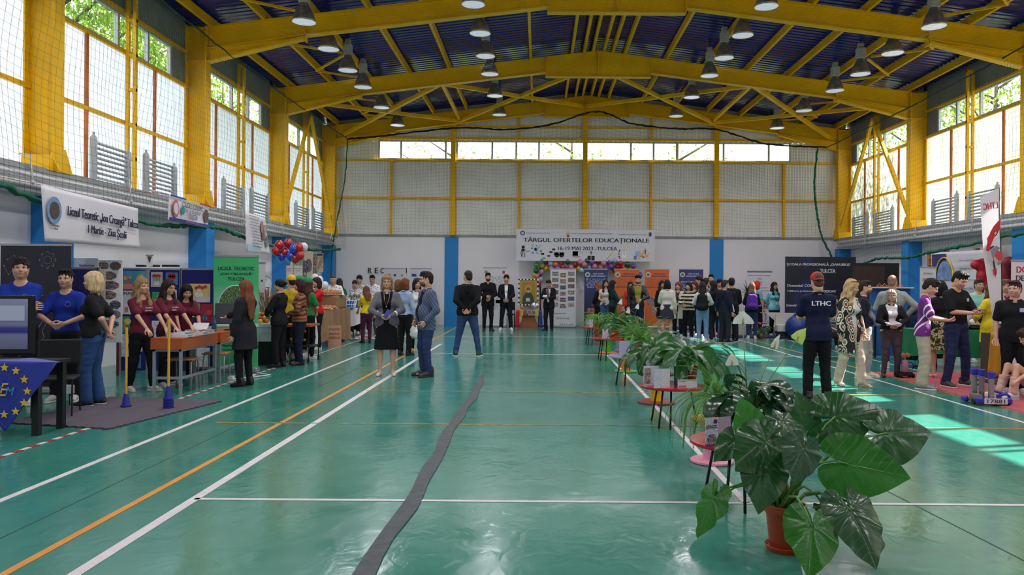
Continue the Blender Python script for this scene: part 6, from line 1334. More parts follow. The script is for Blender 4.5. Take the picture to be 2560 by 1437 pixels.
for i, z_ in enumerate((.32,.55)):
    q = thing('flower_bunch', 'orange flower bunch on the cart, %s' % ('lower' if i==0 else 'upper'), 'flowers', (-4.70,14.98,z_ if i==0 else .32)); b = MB(); c = MB()
    for k in range(16): a = rr.random()*6.28; d_ = rr.random()*.14; z1 = (.08 if i==0 else .28)+rr.random()*.06; b.ball((math.cos(a)*d_,math.sin(a)*d_,z1),.028,8); c.tube([(0,0,0),(math.cos(a)*d_,math.sin(a)*d_,z1)],.004,4)
    b.build('blossoms', mat((220,140,30),.6), q, smooth=True); c.build('stalks', STEM, q)
t = thing('wrapped_bundle', 'silvery white wrapped bundle on the floor under the cart', 'bundle', (-4.75,15.2,0)); f = Field((-.3,-.3,0),(.3,.3,.4),.02); f.el((0,0,.12),(.2,.22,.13),0).folds(.02,6,(20,20,20)).zcut(0); V,Fs = f.mesh(); b = MB(); to_mb(b,V,Fs); b.build('wrap', mat((200,196,190),.3,metal=.2), t, smooth=True)
t = thing('ribbon_bow', 'violet ribbon hanging at the corner of the microscope table', 'ribbon', (-5.02,16.46,.8)); MB().tube([(0,-.03,0),(.03,-.05,-.08),(.01,-.05,-.2),(.04,-.05,-.3)], [.02,.025,.02,.01], 6).ball((0,-.04,0),.04,8).build('ribbon', mat((90,80,190),.4), t, smooth=True)
t = thing('white_basket', 'white lattice basket on the basket table', 'basket', (-5.6,22.1,.81)); b = MB()
for k in range(26): a = k*2*math.pi/26; b.tube([(.30*math.cos(a),.22*math.sin(a),.0),(.36*math.cos(a),.27*math.sin(a),.22)], .007, 4)
for z_,s_ in ((0,.0),(.11,.5),(.22,1)): b.tube([((.30+.06*s_)*math.cos(a*.2417),(.22+.05*s_)*math.sin(a*.2417),z_) for a in range(27)], .01, 4)
b.build('lattice', WHITE, t)
for i,(x,y,w_,c,lab) in enumerate(((-5.5,21.75,.5,(30,130,90),'green tray with items before the white basket'),(-5.45,22.4,.3,(20,70,170),'blue bag beside the basket'),(-5.05+.0,24.6,.2,(220,90,140),'pink bag at the end of the farthest left table'))): tag(MB().box((-w_/2,-.12,0),(w_/2,.12,.04 if i==0 else .22)).build('tray' if i==0 else 'gift_bag', mat(c,.5), loc=(x,y,.81), bevel=.01), lab, 'tray' if i==0 else 'bag')
t = thing('patterned_rug', 'red and white folk rug on the floor before the basket table', 'rug', (-4.9,21.9,0)); MB().box((-.5,-.9,.003),(.5,.9,.012)).build('weave', ramp_mat('folk_rug',[(0,(190,186,180)),(.5,(120,30,44)),(.7,(40,36,40))],'cells',14,.9), t)
t = thing('straw_basket', 'low dark basket on the floor by the plum trousers', 'basket', (-4.75,23.2,0)); MB().lathe([(.2,0),(.26,.3),(.24,.3),(.18,.03)], n=20, cap=False).build('weave', mat((86,82,56),.9,bump=1,bscale=40), t); fern(t, 14, 220, .2,.35,.28, FERND, .03)
# ================================================================= BACK WALL
ynw = 28.3
t = thing('wall_letters', 'black block letters fixed to the back wall at the left', 'letters', P(921,682,28.36))
text('R', .13, .2, BLACK, t, (.06,-.02,.09), fat=.03); text('E', .12, .2, BLACK, t, (.30,-.02,.09), fat=.03); text('C', .14, .2, BLACK, t, (.52,-.02,.09), fat=.03); t2 = thing('wall_letters', 'single black letter between the two white roll ups', 'letters', P(1016,682,28.36)); text('I', .04, .19, BLACK, t2, (0,-.02,.09))
def romp(label, x0, x1, seed):
    t, w, h = rollup(label, x0, x1, 671, 27.2, (196,194,206)); rect(t,'flag_logo',mat((40,60,150),.5),-w*.42,-w*.20,h*.86,h*.91); disc(t,'seal_logo',.045,mat((40,50,110),.5),w*.0,h*.885); rect(t,'side_logo',mat((150,140,150),.5),w*.28,w*.36,h*.86,h*.90); rect(t,'text_block',lines_mat((90,70,130),(196,194,206),22,seed),-w*.4,w*.4,h*.42,h*.80); return t
romp('left white roll up with flag logo behind the grey blazer woman', 960, 1015, 1); romp('right white roll up with flag logo behind the blue shirt woman', 1025, 1079, 2)
t, w, h = rollup('white roll up covered with small text behind the two boys in suits', 1207, 1267, 669, 27.2, (206,204,210)); rect(t,'text_block',lines_mat((110,100,120),(206,204,210),40,5),-w*.42,w*.42,h*.30,h*.86); rect(t,'logo',mat((150,120,90),.5),-w*.42,-w*.30,h*.90,h*.95); rect(t,'logo',mat((190,60,50),.5),w*.32,w*.42,h*.90,h*.95); rect(t,'photo',photo_mat(6),w*.05,w*.25,h*.40,h*.46)
# main banner
t, w, h = board('hanging_banner', 'big white fair banner with bold black title on the back wall', 'banner', (1291,572),(1637,654), 27.66); MB().box((-w/2,-.004,0),(w/2,.004,h)).build('sheet', mat((208,208,216),.55,var=.03,vscale=2), t)
NB = mat((26,34,84),.5); txt(t,'TÂRGUL OFERTELOR EDUCAȚIONALE',w,h,.505,.655,.905,.20,mat((14,14,18),.5),fat=.03); txt(t,'16-19 MAI 2023 -TULCEA',w,h,.515,.40,.425,.115,NB,fat=.03)
txt(t,'MINISTERUL EDUCAȚIEI',w,h,.155,.865,.165,.042,INK); txt(t,'INSPECTORATUL ȘCOLAR JUDEȚEAN TULCEA',w,h,.545,.86,.29,.042,INK); txt(t,'PRIMĂRIA MUNICIPIULUI TULCEA',w,h,.84,.85,.205,.042,INK)
disc(t,'ministry_seal',.085,mat((30,44,110),.5),w*(-.455),h*.87); disc(t,'seal_centre',.05,mat((190,196,220),.5),w*(-.455),h*.87,-.010)
b = MB(); [b.prism([(w*(-.127)+dx-.02,h*.80),(w*(-.127)+dx+.01,h*.80),(w*(-.127)+dx*2.0,h*.94)],'y',-.009,-.006) for dx in (-.03,-.01,.01,.03)]; b.build('torch_emblem',mat((200,150,50),.5),t); disc(t,'emblem_base',.05,mat((150,50,40),.5),w*(-.127),h*.79)
MB().prism([(w*.465-.05,h*.92),(w*.465+.05,h*.92),(w*.465+.05,h*.82),(w*.465,h*.77),(w*.465-.05,h*.82)],'y',-.009,-.006).build('town_crest',mat((40,60,120),.5),t)
def pic(x, z, ops):
    for kind, c, *a in ops:
        m = mat(c,.6)
        if kind == 'd': disc(t,'banner_drawing',a[2],m,w*(x-.5)+a[0],h*z+a[1],-.006-.001*len(a))
        elif kind == 'b': rect(t,'banner_drawing',m,w*(x-.5)+a[0],w*(x-.5)+a[2],h*z+a[1],h*z+a[3],-.006)
        elif kind == 'l': MB().tube([(w*(x-.5)+p[0],-.008,h*z+p[1]) for p in a[0]], a[1], 4).build('banner_drawing', m, t)
K = (24,24,30)
pic(.05,.12,[('d',K,0,.36,.055),('b',(230,230,236),-.035,.33,.035,.36),('l',K,[(-.05,.28),(-.08,.15),(-.06,.02)],.012),('l',K,[(.05,.28),(.12,.20),(.24,.22)],.010),('b',K,-.05,.20,.05,.30),('l',K,[(-.03,.18),(-.04,.0)],.016),('l',K,[(.03,.18),(.05,-.0)],.016)])
pic(.14,.36,[('d',(60,110,170),0,0,.065),('d',(120,170,80),.0,.01,.03),('d',(60,150,90),.19,-.06,.04),('b',(180,190,60),-.13,.10,-.08,.17),('l',(120,120,130),[(.08,.04),(.18,.15)],.01),('d',(60,90,80),-.13,.04,.03),('b',(80,150,180),-.14,-.16,-.06,-.09),('l',(200,120,120),[(.0,-.16),(.05,-.08),(.10,-.16)],.012),('d',(80,80,130),.03,.13,.02)])
for x_, z_, c_ in ((.19,.22,(24,24,30)),(.235,.16,(150,60,60)),(.25,.28,(80,44,40)),(.27,.36,(40,36,60)),(.20,.09,(90,170,190)),(.185,.03,(80,150,140))): rect(t,'banner_drawing',mat(c_,.6),w*(x_-.5)-.055,w*(x_-.5)+.055,h*z_-.035,h*z_+.035).rotation_euler = (0,0,0)
pic(.305,.16,[('d',K,-.06,.03,.085),('d',K,.11,.03,.085),('b',K,-.16,.03,-.0,.13),('b',K,.03,.03,.20,.13),('d',(220,220,226),-.10,.05,.018),('d',(220,220,226),-.03,.05,.018),('d',(220,220,226),.08,.05,.018),('d',(220,220,226),.14,.05,.018)])
pic(.43,.12,[('b',K,-.12,.05,.08,.22),('b',(60,66,80),-.10,.07,.06,.20),('b',(150,150,156),-.10,.0,.16,.04),('d',(200,130,150),.12,.22,.02),('d',(150,150,200),.17,.27,.02),('d',(200,140,170),.22,.18,.022),('d',(90,90,140),.16,.33,.018)])
pic(.54,.0,[('b',K,-.13,.03,-.01,.19),('b',K,.01,.03,.13,.19),('l',K,[(0,.22),(0,.37)],.012),('l',K,[(-.05,.32),(.05,.32)],.012)])
pic(.67,.08,[('l',(200,160,60),[(-.06,.02),(.12,.24)],.014),('l',(60,56,60),[(-.09,-.01),(-.06,.02)],.008),('b',(190,186,186),-.16,-.02,.16,.0)])
pic(.77,.10,[('d',(230,190,130),.05,.30,.045),('b',(240,240,244),-.02,.02,.10,.25),('b',K,.03,.1,.05,.24)]+[('d',K,-.10-.05*math.cos(a),.15+.15*math.sin(a),.025) for a in (-1.2,-.6,0,.6,1.2)])
pic(.90,.06,[('b',(150,180,220),-.22,.12,-.02,.30),('b',(90,120,180),-.26,.0,-.16,.13),('l',(230,180,60),[(-.10,.02),(.0,.20),(.03,.12),(.14,.42)],.03),('d',(230,170,70),.20,.13,.06),('b',(60,100,160),.13,.2,.18,.36),('d',(236,190,90),.27,.22,.035),('b',(190,60,60),.05,.06,.12,.12)])
# balloon arch
AC = [('green',(40,170,90)),('dark green',(14,84,44)),('yellow',(176,160,30)),('pink',(206,120,150)),('pale blue',(150,186,196)),('red',(176,24,40)),('violet',(110,66,160)),('coral',(206,70,80)),('orange',(216,90,30)),('lilac',(170,120,160))]
apx = [(1341,662,0),(1340,677,1),(1336,688,2),(1343,690,3),(1335,700,2),(1345,702,3),(1353,698,4),(1347,711,5),(1355,680,9),(1356,664,2),(1364,655,5),(1366,671,2),(1377,658,4),(1378,672,9),(1390,651,0),(1389,661,8),(1394,671,6),(1403,657,7),(1407,668,5),(1419,654,1),(1417,664,3),(1428,668,3),(1438,661,5),(1447,672,2),(1450,655,3),(1453,666,7),(1454,676,4),(1461,661,3),(1462,674,0),(1467,652,1),(1480,656,6),(1473,668,4),(1487,666,3),(1495,655,5),(1502,669,3),(1509,658,3),(1515,674,3),(1523,655,6),(1527,666,6),(1534,660,3),(1537,651,4),(1536,675,1),(1545,666,5),(1552,658,5),(1557,667,7),(1569,661,1),(1561,676,2),(1577,671,2),(1584,665,6),(1600,688,6),(1598,704,2)]
for i, (px,py,c) in enumerate(apx):
    p = P(px,py,27.9 if px < 1372 else 27.75+.1*math.sin(i*2.3)); balloon(None,p.x,p.y,p.z,.095+.008*math.sin(i*1.7),AC[c][1],'%s balloon in the %s of the garland, number %d from the left' % (AC[c][0],'left end' if px<1372 else 'left half' if px<1450 else 'middle' if px<1520 else 'right half' if px < 1580 else 'right end', i+1),'balloon garland under the fair banner')
GP = [P(px,py+3,27.86) for px,py,c in apx[:12:2]]+[P(px,py+4,27.86) for px,py,c in apx[12::4]]; tag(MB().tube(GP, .006, 5).tube([GP[-6], GP[-6]+Vector((0,.5,.3))], .004, 4).build('garland_line', mat((40,40,44),.8)), 'thin line threaded through the balloon garland', 'line')
gs = P(1351,700,27.9); t = thing('garland_stand', 'dark upright stand holding the left end of the balloon garland', 'stand', (gs.x,27.98,0)); MB().box((-.03,-.02,0),(.03,.02,2.2)).box((-.25,-.2,0),(.25,.2,.03)).build('post', BLACK, t); MB().box((-.031,-.03,.7),(.031,-.02,.95)).build('red_mark', mat((150,30,30),.5), t)
# icon table
ic = P(1322,760,27.0); t = thing('small_lectern_table', 'small wooden table with curved panel under the icon', 'table', (ic.x,27.0,0)); WD = mat((176,124,80),.5,var=.12,vscale=6,stretch=(6,1,1))
MB().box((-.38,-.25,.43),(.38,.25,.46)).build('tabletop', WD, t); MB().prism([(-.34,0),(-.32,.12),(-.24,.3),(-.22,.43),(.22,.43),(.24,.3),(.32,.12),(.34,0)],'y',-.22,-.18).build('front_panel', mat((150,90,54),.5,var=.1,vscale=6), t)
for x_ in (-.36,.33): MB().box((x_,.2,0),(x_+.03,.23,.43)).build('leg', LEGD, t)
t = thing('flag_ribbon', 'red, yellow and blue flag cloth draped over the icon table', 'flag', (ic.x,26.73,0))
for i, (x0,x1,c,z0) in enumerate(((-.44,-.30,(196,30,34),.02),(-.30,-.20,(206,176,40),.40),(.22,.34,(206,176,40),.40),(.34,.46,(34,50,140),.02))): MB().grid(lambda u,v: (x0+(x1-x0)*u+(-.04 if i==0 else .04 if i==3 else 0)*v, -.02-.015*math.sin(u*6+v*3), .63-(.63-z0)*v), 6, 8).build('stripe', mat(c,.5,sheen=.3), t, smooth=True, solid=.003)
MB().box((-.30,0,.46),(.34,.2,.63)).build('riser', mat((190,184,180),.6), t)
t = thing('framed_icon', 'icon of a saint in a black and white pearl frame standing on the small table', 'icon', (ic.x-.02,26.95,.80)); MB().box((-.31,-.01,0),(.31,.02,.86)).build('backing', mat((176,150,90),.5), t)
rect(t,'gold_ground',mat((170,130,60),.4,metal=.3),-.24,.24,.02,.80,-.011); MB().add([(math.cos(a*math.pi/10)*.20,-.018,.12+max(0,math.sin(a*math.pi/10))*.34) for a in range(11)]+[(-.2,-.018,.02),(.2,-.018,.02)],[(0,1,2,3,4,5,6,7,8,9,10,11,12)]).build('robe', mat((50,66,60),.6,var=.3,vscale=20), t); disc(t,'halo',.13,mat((190,150,70),.4),0,.56,-.019); disc(t,'face',.065,mat((120,84,64),.6),0,.55,-.023); disc(t,'beard',.05,mat((170,166,160),.6),0,.47,-.025); rect(t,'scripture',mat((200,190,170),.6),-.08,.06,.12,.24,-.02)
b = MB()
for k in range(44):
    u = k/44; q = u*4; x_, z_ = ((-.33+.66*(q%1),.88) if q<1 else (.33,.88-.9*(q%1)) if q<2 else (.33-.66*(q%1),-.01) if q<3 else (-.33,-.01+.9*(q%1))); b.m(k%2).box((x_-.03,-.04,z_-.012),(x_+.03,.03,z_+.03))
b.build('pearl_frame', [BLACK, WHITE], t)
MB().box((-.2,.02,-.34),(.2,.06,0)).build('rest', mat((150,140,130),.6), t)
for i,(dx,r_,c,lab) in enumerate(((.22,.14,(196,200,204),'round silver tray standing on edge right of the icon base'),(-.24,.07,(150,120,80),'small brown oval icon left of the tray'))):
    tt = thing('silver_tray' if i==0 else 'small_icon', lab, 'tray' if i==0 else 'icon', (ic.x+dx,26.80,.64)); MB().lathe([(0,.0),(r_*.8,0),(r_,.02),(r_,.025),(0,.01)], n=28, cap=False).build('plate', mat(c,.2,metal=.8 if i==0 else 0), tt, loc=(0,0,r_), rot=(R(80),0,0), smooth=True)
t = thing('red_card', 'small red card on the icon table front', 'card', (ic.x-.08,26.70,.40)); MB().box((-.06,-.003,0),(.06,.003,.10)).build('card', mat((190,30,30),.5), t)
t = thing('photo_strip', 'strip of pictures hanging on the front of the icon table', 'photo', (ic.x+.02,26.70,.44)); MB().box((-.22,-.003,0),(.22,.003,.19)).build('sheet', mat((180,170,150),.6), t); photos(t,.44,.19,[(.02,.05,.32,.95),(.36,.2,.64,.9),(.68,.2,.97,.9)],seed=15)
chair('black visitor chair left of the icon table', ic.x-.72, 27.5, 0)
# photo roll up
t, w, h = rollup('white roll up with three columns of photos and three words at the bottom', 1376, 1440, 672, 27.1, (204,204,210))
photos(t,w,h,[(.07,.885-.106*k,.32,.955-.106*k) for k in range(6)]+[(.38,.86-.105*k,.61,.93-.105*k) for k in range(6)]+[(.69,.885-.106*k,.94,.955-.106*k) for k in range(6)],seed=40)
for s_, x_, z_ in (('CREDINȚĂ',.36,.24),('TRADIȚIE',.48,.155),('CULTURĂ',.66,.06)): txt(t,s_,w,h,x_,z_,.52,.028,mat((60,56,60),.5))
# four arts school roll ups
for x0,x1,c,lab,hd_,sub in ((1461,1519,(46,54,110),'dark blue arts school roll up, left one',"MUZICĂ",''),(1536,1597,(206,100,40),'orange arts school roll up, left one','ARTE PLASTICE',''),(1612,1673,(206,100,40),'orange arts school roll up, right one','ARHITECTURĂ',''),(1698,1758,(46,54,110),'dark blue arts school roll up, right one','ARTA ACTORULUI','')):
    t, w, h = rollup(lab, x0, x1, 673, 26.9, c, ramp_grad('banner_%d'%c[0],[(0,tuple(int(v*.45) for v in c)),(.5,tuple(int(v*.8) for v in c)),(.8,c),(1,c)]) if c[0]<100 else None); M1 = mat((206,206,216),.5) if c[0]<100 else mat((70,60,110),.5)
    disc(t,'logo',.09,mat((206,200,190),.5),-w*.36,h*.91); disc(t,'logo_figure',.05,mat((60,120,110),.5),-w*.36,h*.91,-.012); txt(t,'LICEUL DE ARTE',w,h,.60,.925,.46,.024,M1,fat=.03); txt(t,'GEORGE GEORGESCU',w,h,.60,.885,.64,.024,M1,fat=.03); txt(t,hd_,w,h,.28 if c[0]<100 and x0<1500 else .34,.70 if x0<1650 else .79,.30 if x0<1500 else .54,.026,M1,fat=.03)
    rect(t,'text_block',lines_mat((190,190,206) if c[0]<100 else (120,60,60),c,10,x0),-w*.42,w*.42,h*.72 if x0<1690 else h*.62,h*.85 if x0 < 1690 else h*.76)
    if c[0]>100: photos(t,w,h,[(.12,.40,.42,.54),(.52,.40,.90,.54),(.3,.24,.7,.38)],seed=x0)
    else: photos(t,w,h,[(.12,.14,.9,.34)],seed=x0)
t, w, h = rollup('white roll up with highlighted course names behind the turquoise shirt', 1868, 1930, 678, 26.6, (206,204,212)); rect(t,'top_stripe',NB,-w*.5,w*.5,h*.985,h*1.0)
for s_, z_, tw, m_ in (('ȘCOALA PROFESIONALĂ „DANUBIUS”',.93,.9,NB),('TULCEA',.875,.2,NB),('Domeniul',.82,.26,mat((120,80,140),.5)),('COMERȚ',.775,.24,mat((150,140,20),.5)),('Calificarea profesională',.72,.62,mat((120,80,140),.5)),('COMERCIANT - VÂNZĂTOR',.675,.76,mat((150,140,20),.5)),('507',.56,.14,mat((150,60,80),.5))): txt(t,s_,w,h,.5,z_,tw,.022,m_)
photos(t,w,h,[(.55,.36,.9,.52)],seed=77); rect(t,'text_block',lines_mat((70,70,80),(206,204,212),12,9),-w*.42,w*.42,h*.1,h*.3)
# ================================================================= RIGHT HAND SIDE
t, w, h = board('backdrop_banner', 'wide dark blue backdrop of the vocational school with white lettering', 'banner', (1963,656),(2138,860), 22.9); MB().box((-w/2,-.01,0),(w/2,.01,h)).build('sheet', ramp_mat('night_blue_print',[(0,(14,14,26)),(.5,(20,22,40)),(.62,(24,44,100)),(.75,(30,60,140))],'noise',2.0,.5,4,constant=False), t); t.location.z = 0; 
W2 = mat((196,198,206),.5)
for s_,x_,z_,tw,th in (('ȘCOALA PROFESIONALĂ „DANUBIUS”',.475,.905,.91,.05),('TULCEA',.60,.825,.22,.05),('Domeniul: COMERȚ',.26,.64,.46,.042),('Calificarea profesională',.22,.575,.38,.030),('COMERCIANT',.62,.575,.20,.03),('Domeniul',.09,.40,.14,.03),('Calificarea',.09,.28,.14,.03)): txt(t,s_,w,h+.0,x_,z_,tw,th,W2,dy=-.013,fat=.03,shear=.12 if th<.045 else 0)
t, w, h = board('backdrop_banner', 'black framed dark banner with a brown picture beside the blue backdrop', 'banner', (2127,659),(2246,860), 21.0); t.location.z = 0; MB().box((-w/2,-.012,0),(w/2,.012,h)).build('sheet', mat((12,12,14),.5), t); rect(t,'picture',ramp_mat('old_map_print',[(0,(28,20,20)),(.48,(56,34,30)),(.56,(38,24,24)),(.66,(74,44,36))],'noise',5,.5,4,constant=False),-w*.46,w*.20,h*.35,h*.96,-.013); rect(t,'green_emblem',ramp_mat('leaf_print',[(0,(12,12,14)),(.55,(30,120,40))],'noise',8,.5),w*.28,w*.40,h*.5,h*.75,-.013)
def wallposter(name, label, c4, m, cat='poster'): return wallbanner(name, label, c4, m, cat, .01)
XW = 11.2
def rp(px,py,y=None,X=XW): return WX(px,py,X)
# right wall posters face into the hall: left edge in the picture is the far one
t, w, pt, put = wallbanner('wall_poster','white course poster with a purple and gold picture on the right wall',[WX(2328,632,XW-.25),WX(2470,624,XW-.25),WX(2470,745,XW-.25),WX(2328,742,XW-.25)],BW,'poster',.01)
t, w, h = t, w, 1.0
for s_,u_,v_,tw in (('CLASA A 9-A ÎNVĂȚĂMÂNT',.66,.20,.26),('MECANIC AUTO',.66,.38,.22),('CLASA A 10-A ÎNVĂȚĂMÂNT PROFESIONAL',.66,.62,.44),('GIDIDR - 2 CLASE',.66,.80,.22)): put(s_,u_,v_,tw,.045,mat((90,86,100),.5))
band(t,pt,.03,.30,.04,.6,mat((60,50,120),.5),-.02)
MB().tube([pt(.28+.17*math.cos(a*math.pi/12),.62-.50*math.sin(a*math.pi/12))+Vector((0,-.04,0)) for a in range(13)], .02, 6).build('gold_arch', GOLD, t); MB().grid(lambda u,v: pt(.28+.15*(u*2-1),.62-.42*v*math.sqrt(max(0,1-(u*2-1)**2)))+Vector((0,-.03,0)), 12, 4).build('arch_picture', mat((120,150,196),.5,var=.3,vscale=6), t)
t, w, h = rollup('small white poster stand with orange heading left of the course poster', 2300, 2340, 668, 17.6, (200,200,206)); txt(t,'LICEUL TEHNOLOGIC',w,h,.5,.93,.6,.02,mat((200,110,60),.5)); txt(t,'ANGHEL SALIGNY',w,h,.5,.86,.7,.035,mat((190,80,50),.5)); rect(t,'picture',photo_mat(21),-w*.4,w*.4,h*.55,h*.75)
# stall bars
def bars(label, y0, y1):
    t = thing('wall_bars', label, 'wall bars', (11.1,0,0)); 
    for y_ in (y0,y1): MB().box((-.05,y_-.05,.1),(.06,y_+.05,2.55)).build('upright', mat((180,120,56),.5), t)
    for k in range(13): MB().tube([(-.03,y0,.2+k*.18),(-.03,y1,.2+k*.18)], .018, 8).build('rung', mat((190,130,66),.5), t)
bars('wooden wall bars on the right wall at the left end of the course poster', 20.95, 21.85); bars('wooden wall bars on the right wall at the red puffy shape', 18.6, 19.5)
# red puffy figure and red jacket hanging on the bars
def blob(name, label, cat, loc, parts, m, h_=.02):
    t = thing(name, label, cat, loc); a = np.array([p[0] for p in parts]); f = Field(a.min(0)*1.2-.35, a.max(0)*1.2+.35, h_)
    for c, r in parts: f.el(np.array(c)*1.2, np.array(r)*1.2, .03)
    V,Fs = f.mesh(); b = MB(); to_mb(b,V,Fs); b.build('padding', m, t, smooth=True); return t
p = WX(2456,690,10.72); blob('red_cushion_letter','puffy red letter shaped cushion hanging left of the feather flag','cushion',p,[((0,0,.20),(.13,.1,.16)),((-.12,0,.23),(.12,.08,.10)),((0,0,0),(.12,.1,.16)),((-.02,0,-.2),(.14,.1,.15)),((.12,0,-.2),(.10,.08,.09))],mat((176,24,40),.45))
p = WX(2524,690,10.9); blob('red_jacket','dark red padded jacket hanging on the wall right of the feather flag','jacket',p,[((0,0,.28),(.12,.08,.10)),((-.10,0,.05),(.10,.09,.28)),((.14,0,.05),(.14,.09,.26)),((0,0,-.12),(.18,.09,.16)),((-.14,0,-.15),(.07,.07,.25))],mat((130,16,30),.5))
# feather flag
fy = 12.6; t = thing('feather_flag', 'tall white and red feather flag with mirrored letters and an armoured mask drawing', 'flag', (P(2508,700,fy).x, fy, 0))
L1 = [P(x,y,fy) for x,y in ((2450,492),(2455,560),(2459,640),(2470,720),(2479,780),(2485,850))]; L2 = [P(x,y,fy) for x,y in ((2497,470),(2500,560),(2503,640),(2506,720),(2507,780),(2505,850))]
o = Vector((P(2508,700,fy).x, fy, 0))
def fl(u, v):
    q = v*5; i = min(4,int(q)); f_ = q-i; a = L1[i].lerp(L1[i+1],f_); c = L2[i].lerp(L2[i+1],f_); p = a.lerp(c,u); return p-o+Vector((0,.008*math.sin(v*9)+.006*math.sin(u*4+v*5),0))
MB().grid(fl, 8, 40).build('sail', translucent_mat('flag_cloth',(220,214,220),(230,225,230),.45,var=.02), t, smooth=True)
MB().tube([Vector((.0,.02,.0)),P(2507,800,fy)-o,P(2502,640,fy)-o,P(2498,470,fy)-o], [.016,.014,.010,.007], 8).build('mast', BLACK, t, smooth=True); MB().box((-.3,-.3,0),(.3,.3,.03)).build('base_plate', BLACK, t)
def fpatch(name, pts, m, y=-.05):
    vs = [fl(u,.17+(v-.44)*.75)+Vector((0,y,0)) for u,v in pts]; MB().add(vs,[tuple(range(len(vs)))]).build(name, m, t)
RD = mat((190,26,44),.5); DK = mat((40,38,46),.5); GYP = mat((130,124,134),.5)
p0 = fl(.48,.085); text('LTHC', .24, .105, RD, t, p0+Vector((0,-.03,0)), rot=(0,-.14,0), mirror=True, fat=.03, name='mirrored_lettering')
fpatch('red_marking',[(.95,.44),(.80,.46),(.55,.50),(.35,.55),(.15,.64),(.05,.70),(.20,.71),(.40,.64),(.62,.575),(.9,.52)],RD); fpatch('red_marking',[(.15,.60),(.35,.56),(.40,.62),(.2,.70)],mat((200,70,84),.5)); fpatch('eye_slit',[(.42,.565),(.6,.53),(.82,.53),(.72,.57),(.5,.60)],DK); fpatch('eye_glow',[(.55,.555),(.65,.545),(.68,.56),(.58,.575)],mat((170,200,150),.4),-.06)
fpatch('grey_plate',[(.3,.70),(.62,.66),(.85,.68),(.6,.72),(.4,.78)],GYP); fpatch('red_marking',[(.45,.735),(.7,.70),(.95,.72),(.95,.77),(.7,.79)],mat((200,50,66),.5)); fpatch('dark_line',[(.2,.68),(.5,.66),(.52,.67),(.24,.70)],DK); fpatch('dark_line',[(.35,.80),(.45,.77),(.52,.88),(.42,.93)],DK); fpatch('dark_line',[(.6,.80),(.9,.78),(.92,.795),(.66,.83)],GYP)
fpatch('grey_plate',[(.12,.72),(.3,.72),(.36,.80),(.2,.80)],mat((176,170,178),.5)); fpatch('red_marking',[(.3,.86),(.55,.85),(.52,.90),(.34,.91)],RD)
# lower part with crest hanging on
pz = P(2497,765,fy-.06)-o
bb = MB().grid(lambda u,v: (P(2483+22*u+4*v,735+45*v,fy)-o)+Vector((0,-.03,0)), 4, 6); 
rect(t,'crest_shield',mat((40,70,150),.5),pz.x-.06,pz.x+.05,pz.z-.10,pz.z+.06,-.06); rect(t,'crest_figure',mat((200,200,210),.5),pz.x-.03,pz.x+.03,pz.z-.08,pz.z+.03,-.064); rect(t,'crest_red',mat((180,30,44),.5),pz.x+.02,pz.x+.05,pz.z-.06,pz.z+.04,-.066)
q = P(2497,815,fy)-o; text('ROBOTICS', .17, .05, WHITE, t, (q.x,-.07,q.z), mirror=True); rect(t,'dark_tail',mat((24,22,28),.5),q.x-.06,q.x+.10,q.z-.28,q.z+.04,-.05); q = P(2495,800,fy)-o; text('LTHC', .14, .06, RD, t, (q.x,-.075,q.z+.02), mirror=True)
t, w, h = rollup('white roll up with bold red and dark words at the right edge', 2528, 2630, 652, 12.6, (214,206,210)); txt(t,'DOMENII',w,h,.50,.93,.74,.05,RD,fat=.03); txt(t,'DE STUDIU',w,h,.53,.86,.82,.045,DK,fat=.03)
# green table, yellow cloth
GCL = mat((16,120,72),.8,bump=.2,bscale=12); clothtable('table under the bright green cloth behind the robot team','bright green cloth with pointed drops', 8.1,9.0, 14.6,15.3, .74, GCL, .45, wav=.03)
clothtable('second green covered table at the left','green cloth hanging behind the boy in purple jersey', 7.2,7.95, 14.6,15.3, .74, GCL, .55, wav=.03, seed=5)
t = thing('yellow_cloth', 'mustard yellow cloth hanging to the floor under the feather flag', 'cloth', (P(2492,830,13.1).x,13.1,0)); yz = lambda v: .80-.66*v
MB().grid(lambda u,v: (-.10-.05*v+.25*u+.03*u*v, .015*math.sin(u*9), yz(v)+(-.10*v*(1-abs(u-.5)*2))), 12, 10).build('cloth', mat((226,170,40),.7,sheen=.3), t, smooth=True, solid=.004); MB().box((-.1,.02,0),(.2,.3,.78)).build('crate', mat((70,60,50),.7), t)
t = thing('pink_statuette', 'pink and white ornament in a black bowl on the green table', 'ornament', (8.40,14.85,.75)); MB().lathe([(.10,0),(.13,.04),(.10,.09)], n=20).build('bowl', BLACK, t, smooth=40); MB().lathe([(.14,.09),(.06,.18),(.012,.22)], n=16).build('shade', mat((206,200,190),.6), t, smooth=True); MB().tube([(0,0,.2),(.02,0,.32),(-.01,0,.42),(.01,0,.5)], [.035,.03,.02,.01], 8).build('figure', mat((220,130,160),.5), t, smooth=True)
t = thing('glass_globe', 'round glass ornament beside the pink one', 'ornament', (8.20,14.8,.75)); MB().ball((0,0,.11),.10,16).build('globe', mat((190,196,196),.15,trans=.5), t, smooth=True); MB().lathe([(.05,0),(.05,.02)], n=14).build('foot', BLACK, t)
t = thing('black_plant_ornament', 'black bushy ornament behind the pink statuette', 'ornament', (8.62,14.95,.75)); f = Field((-.16,-.14,0),(.16,.14,.5),.014); f.el((0,0,.22),(.12,.10,.2),0).folds(.03,9,(40,40,40)); V,Fs = f.mesh(); b = MB(); to_mb(b,V,Fs); b.build('tuft', mat((24,22,26),.8), t, smooth=True)
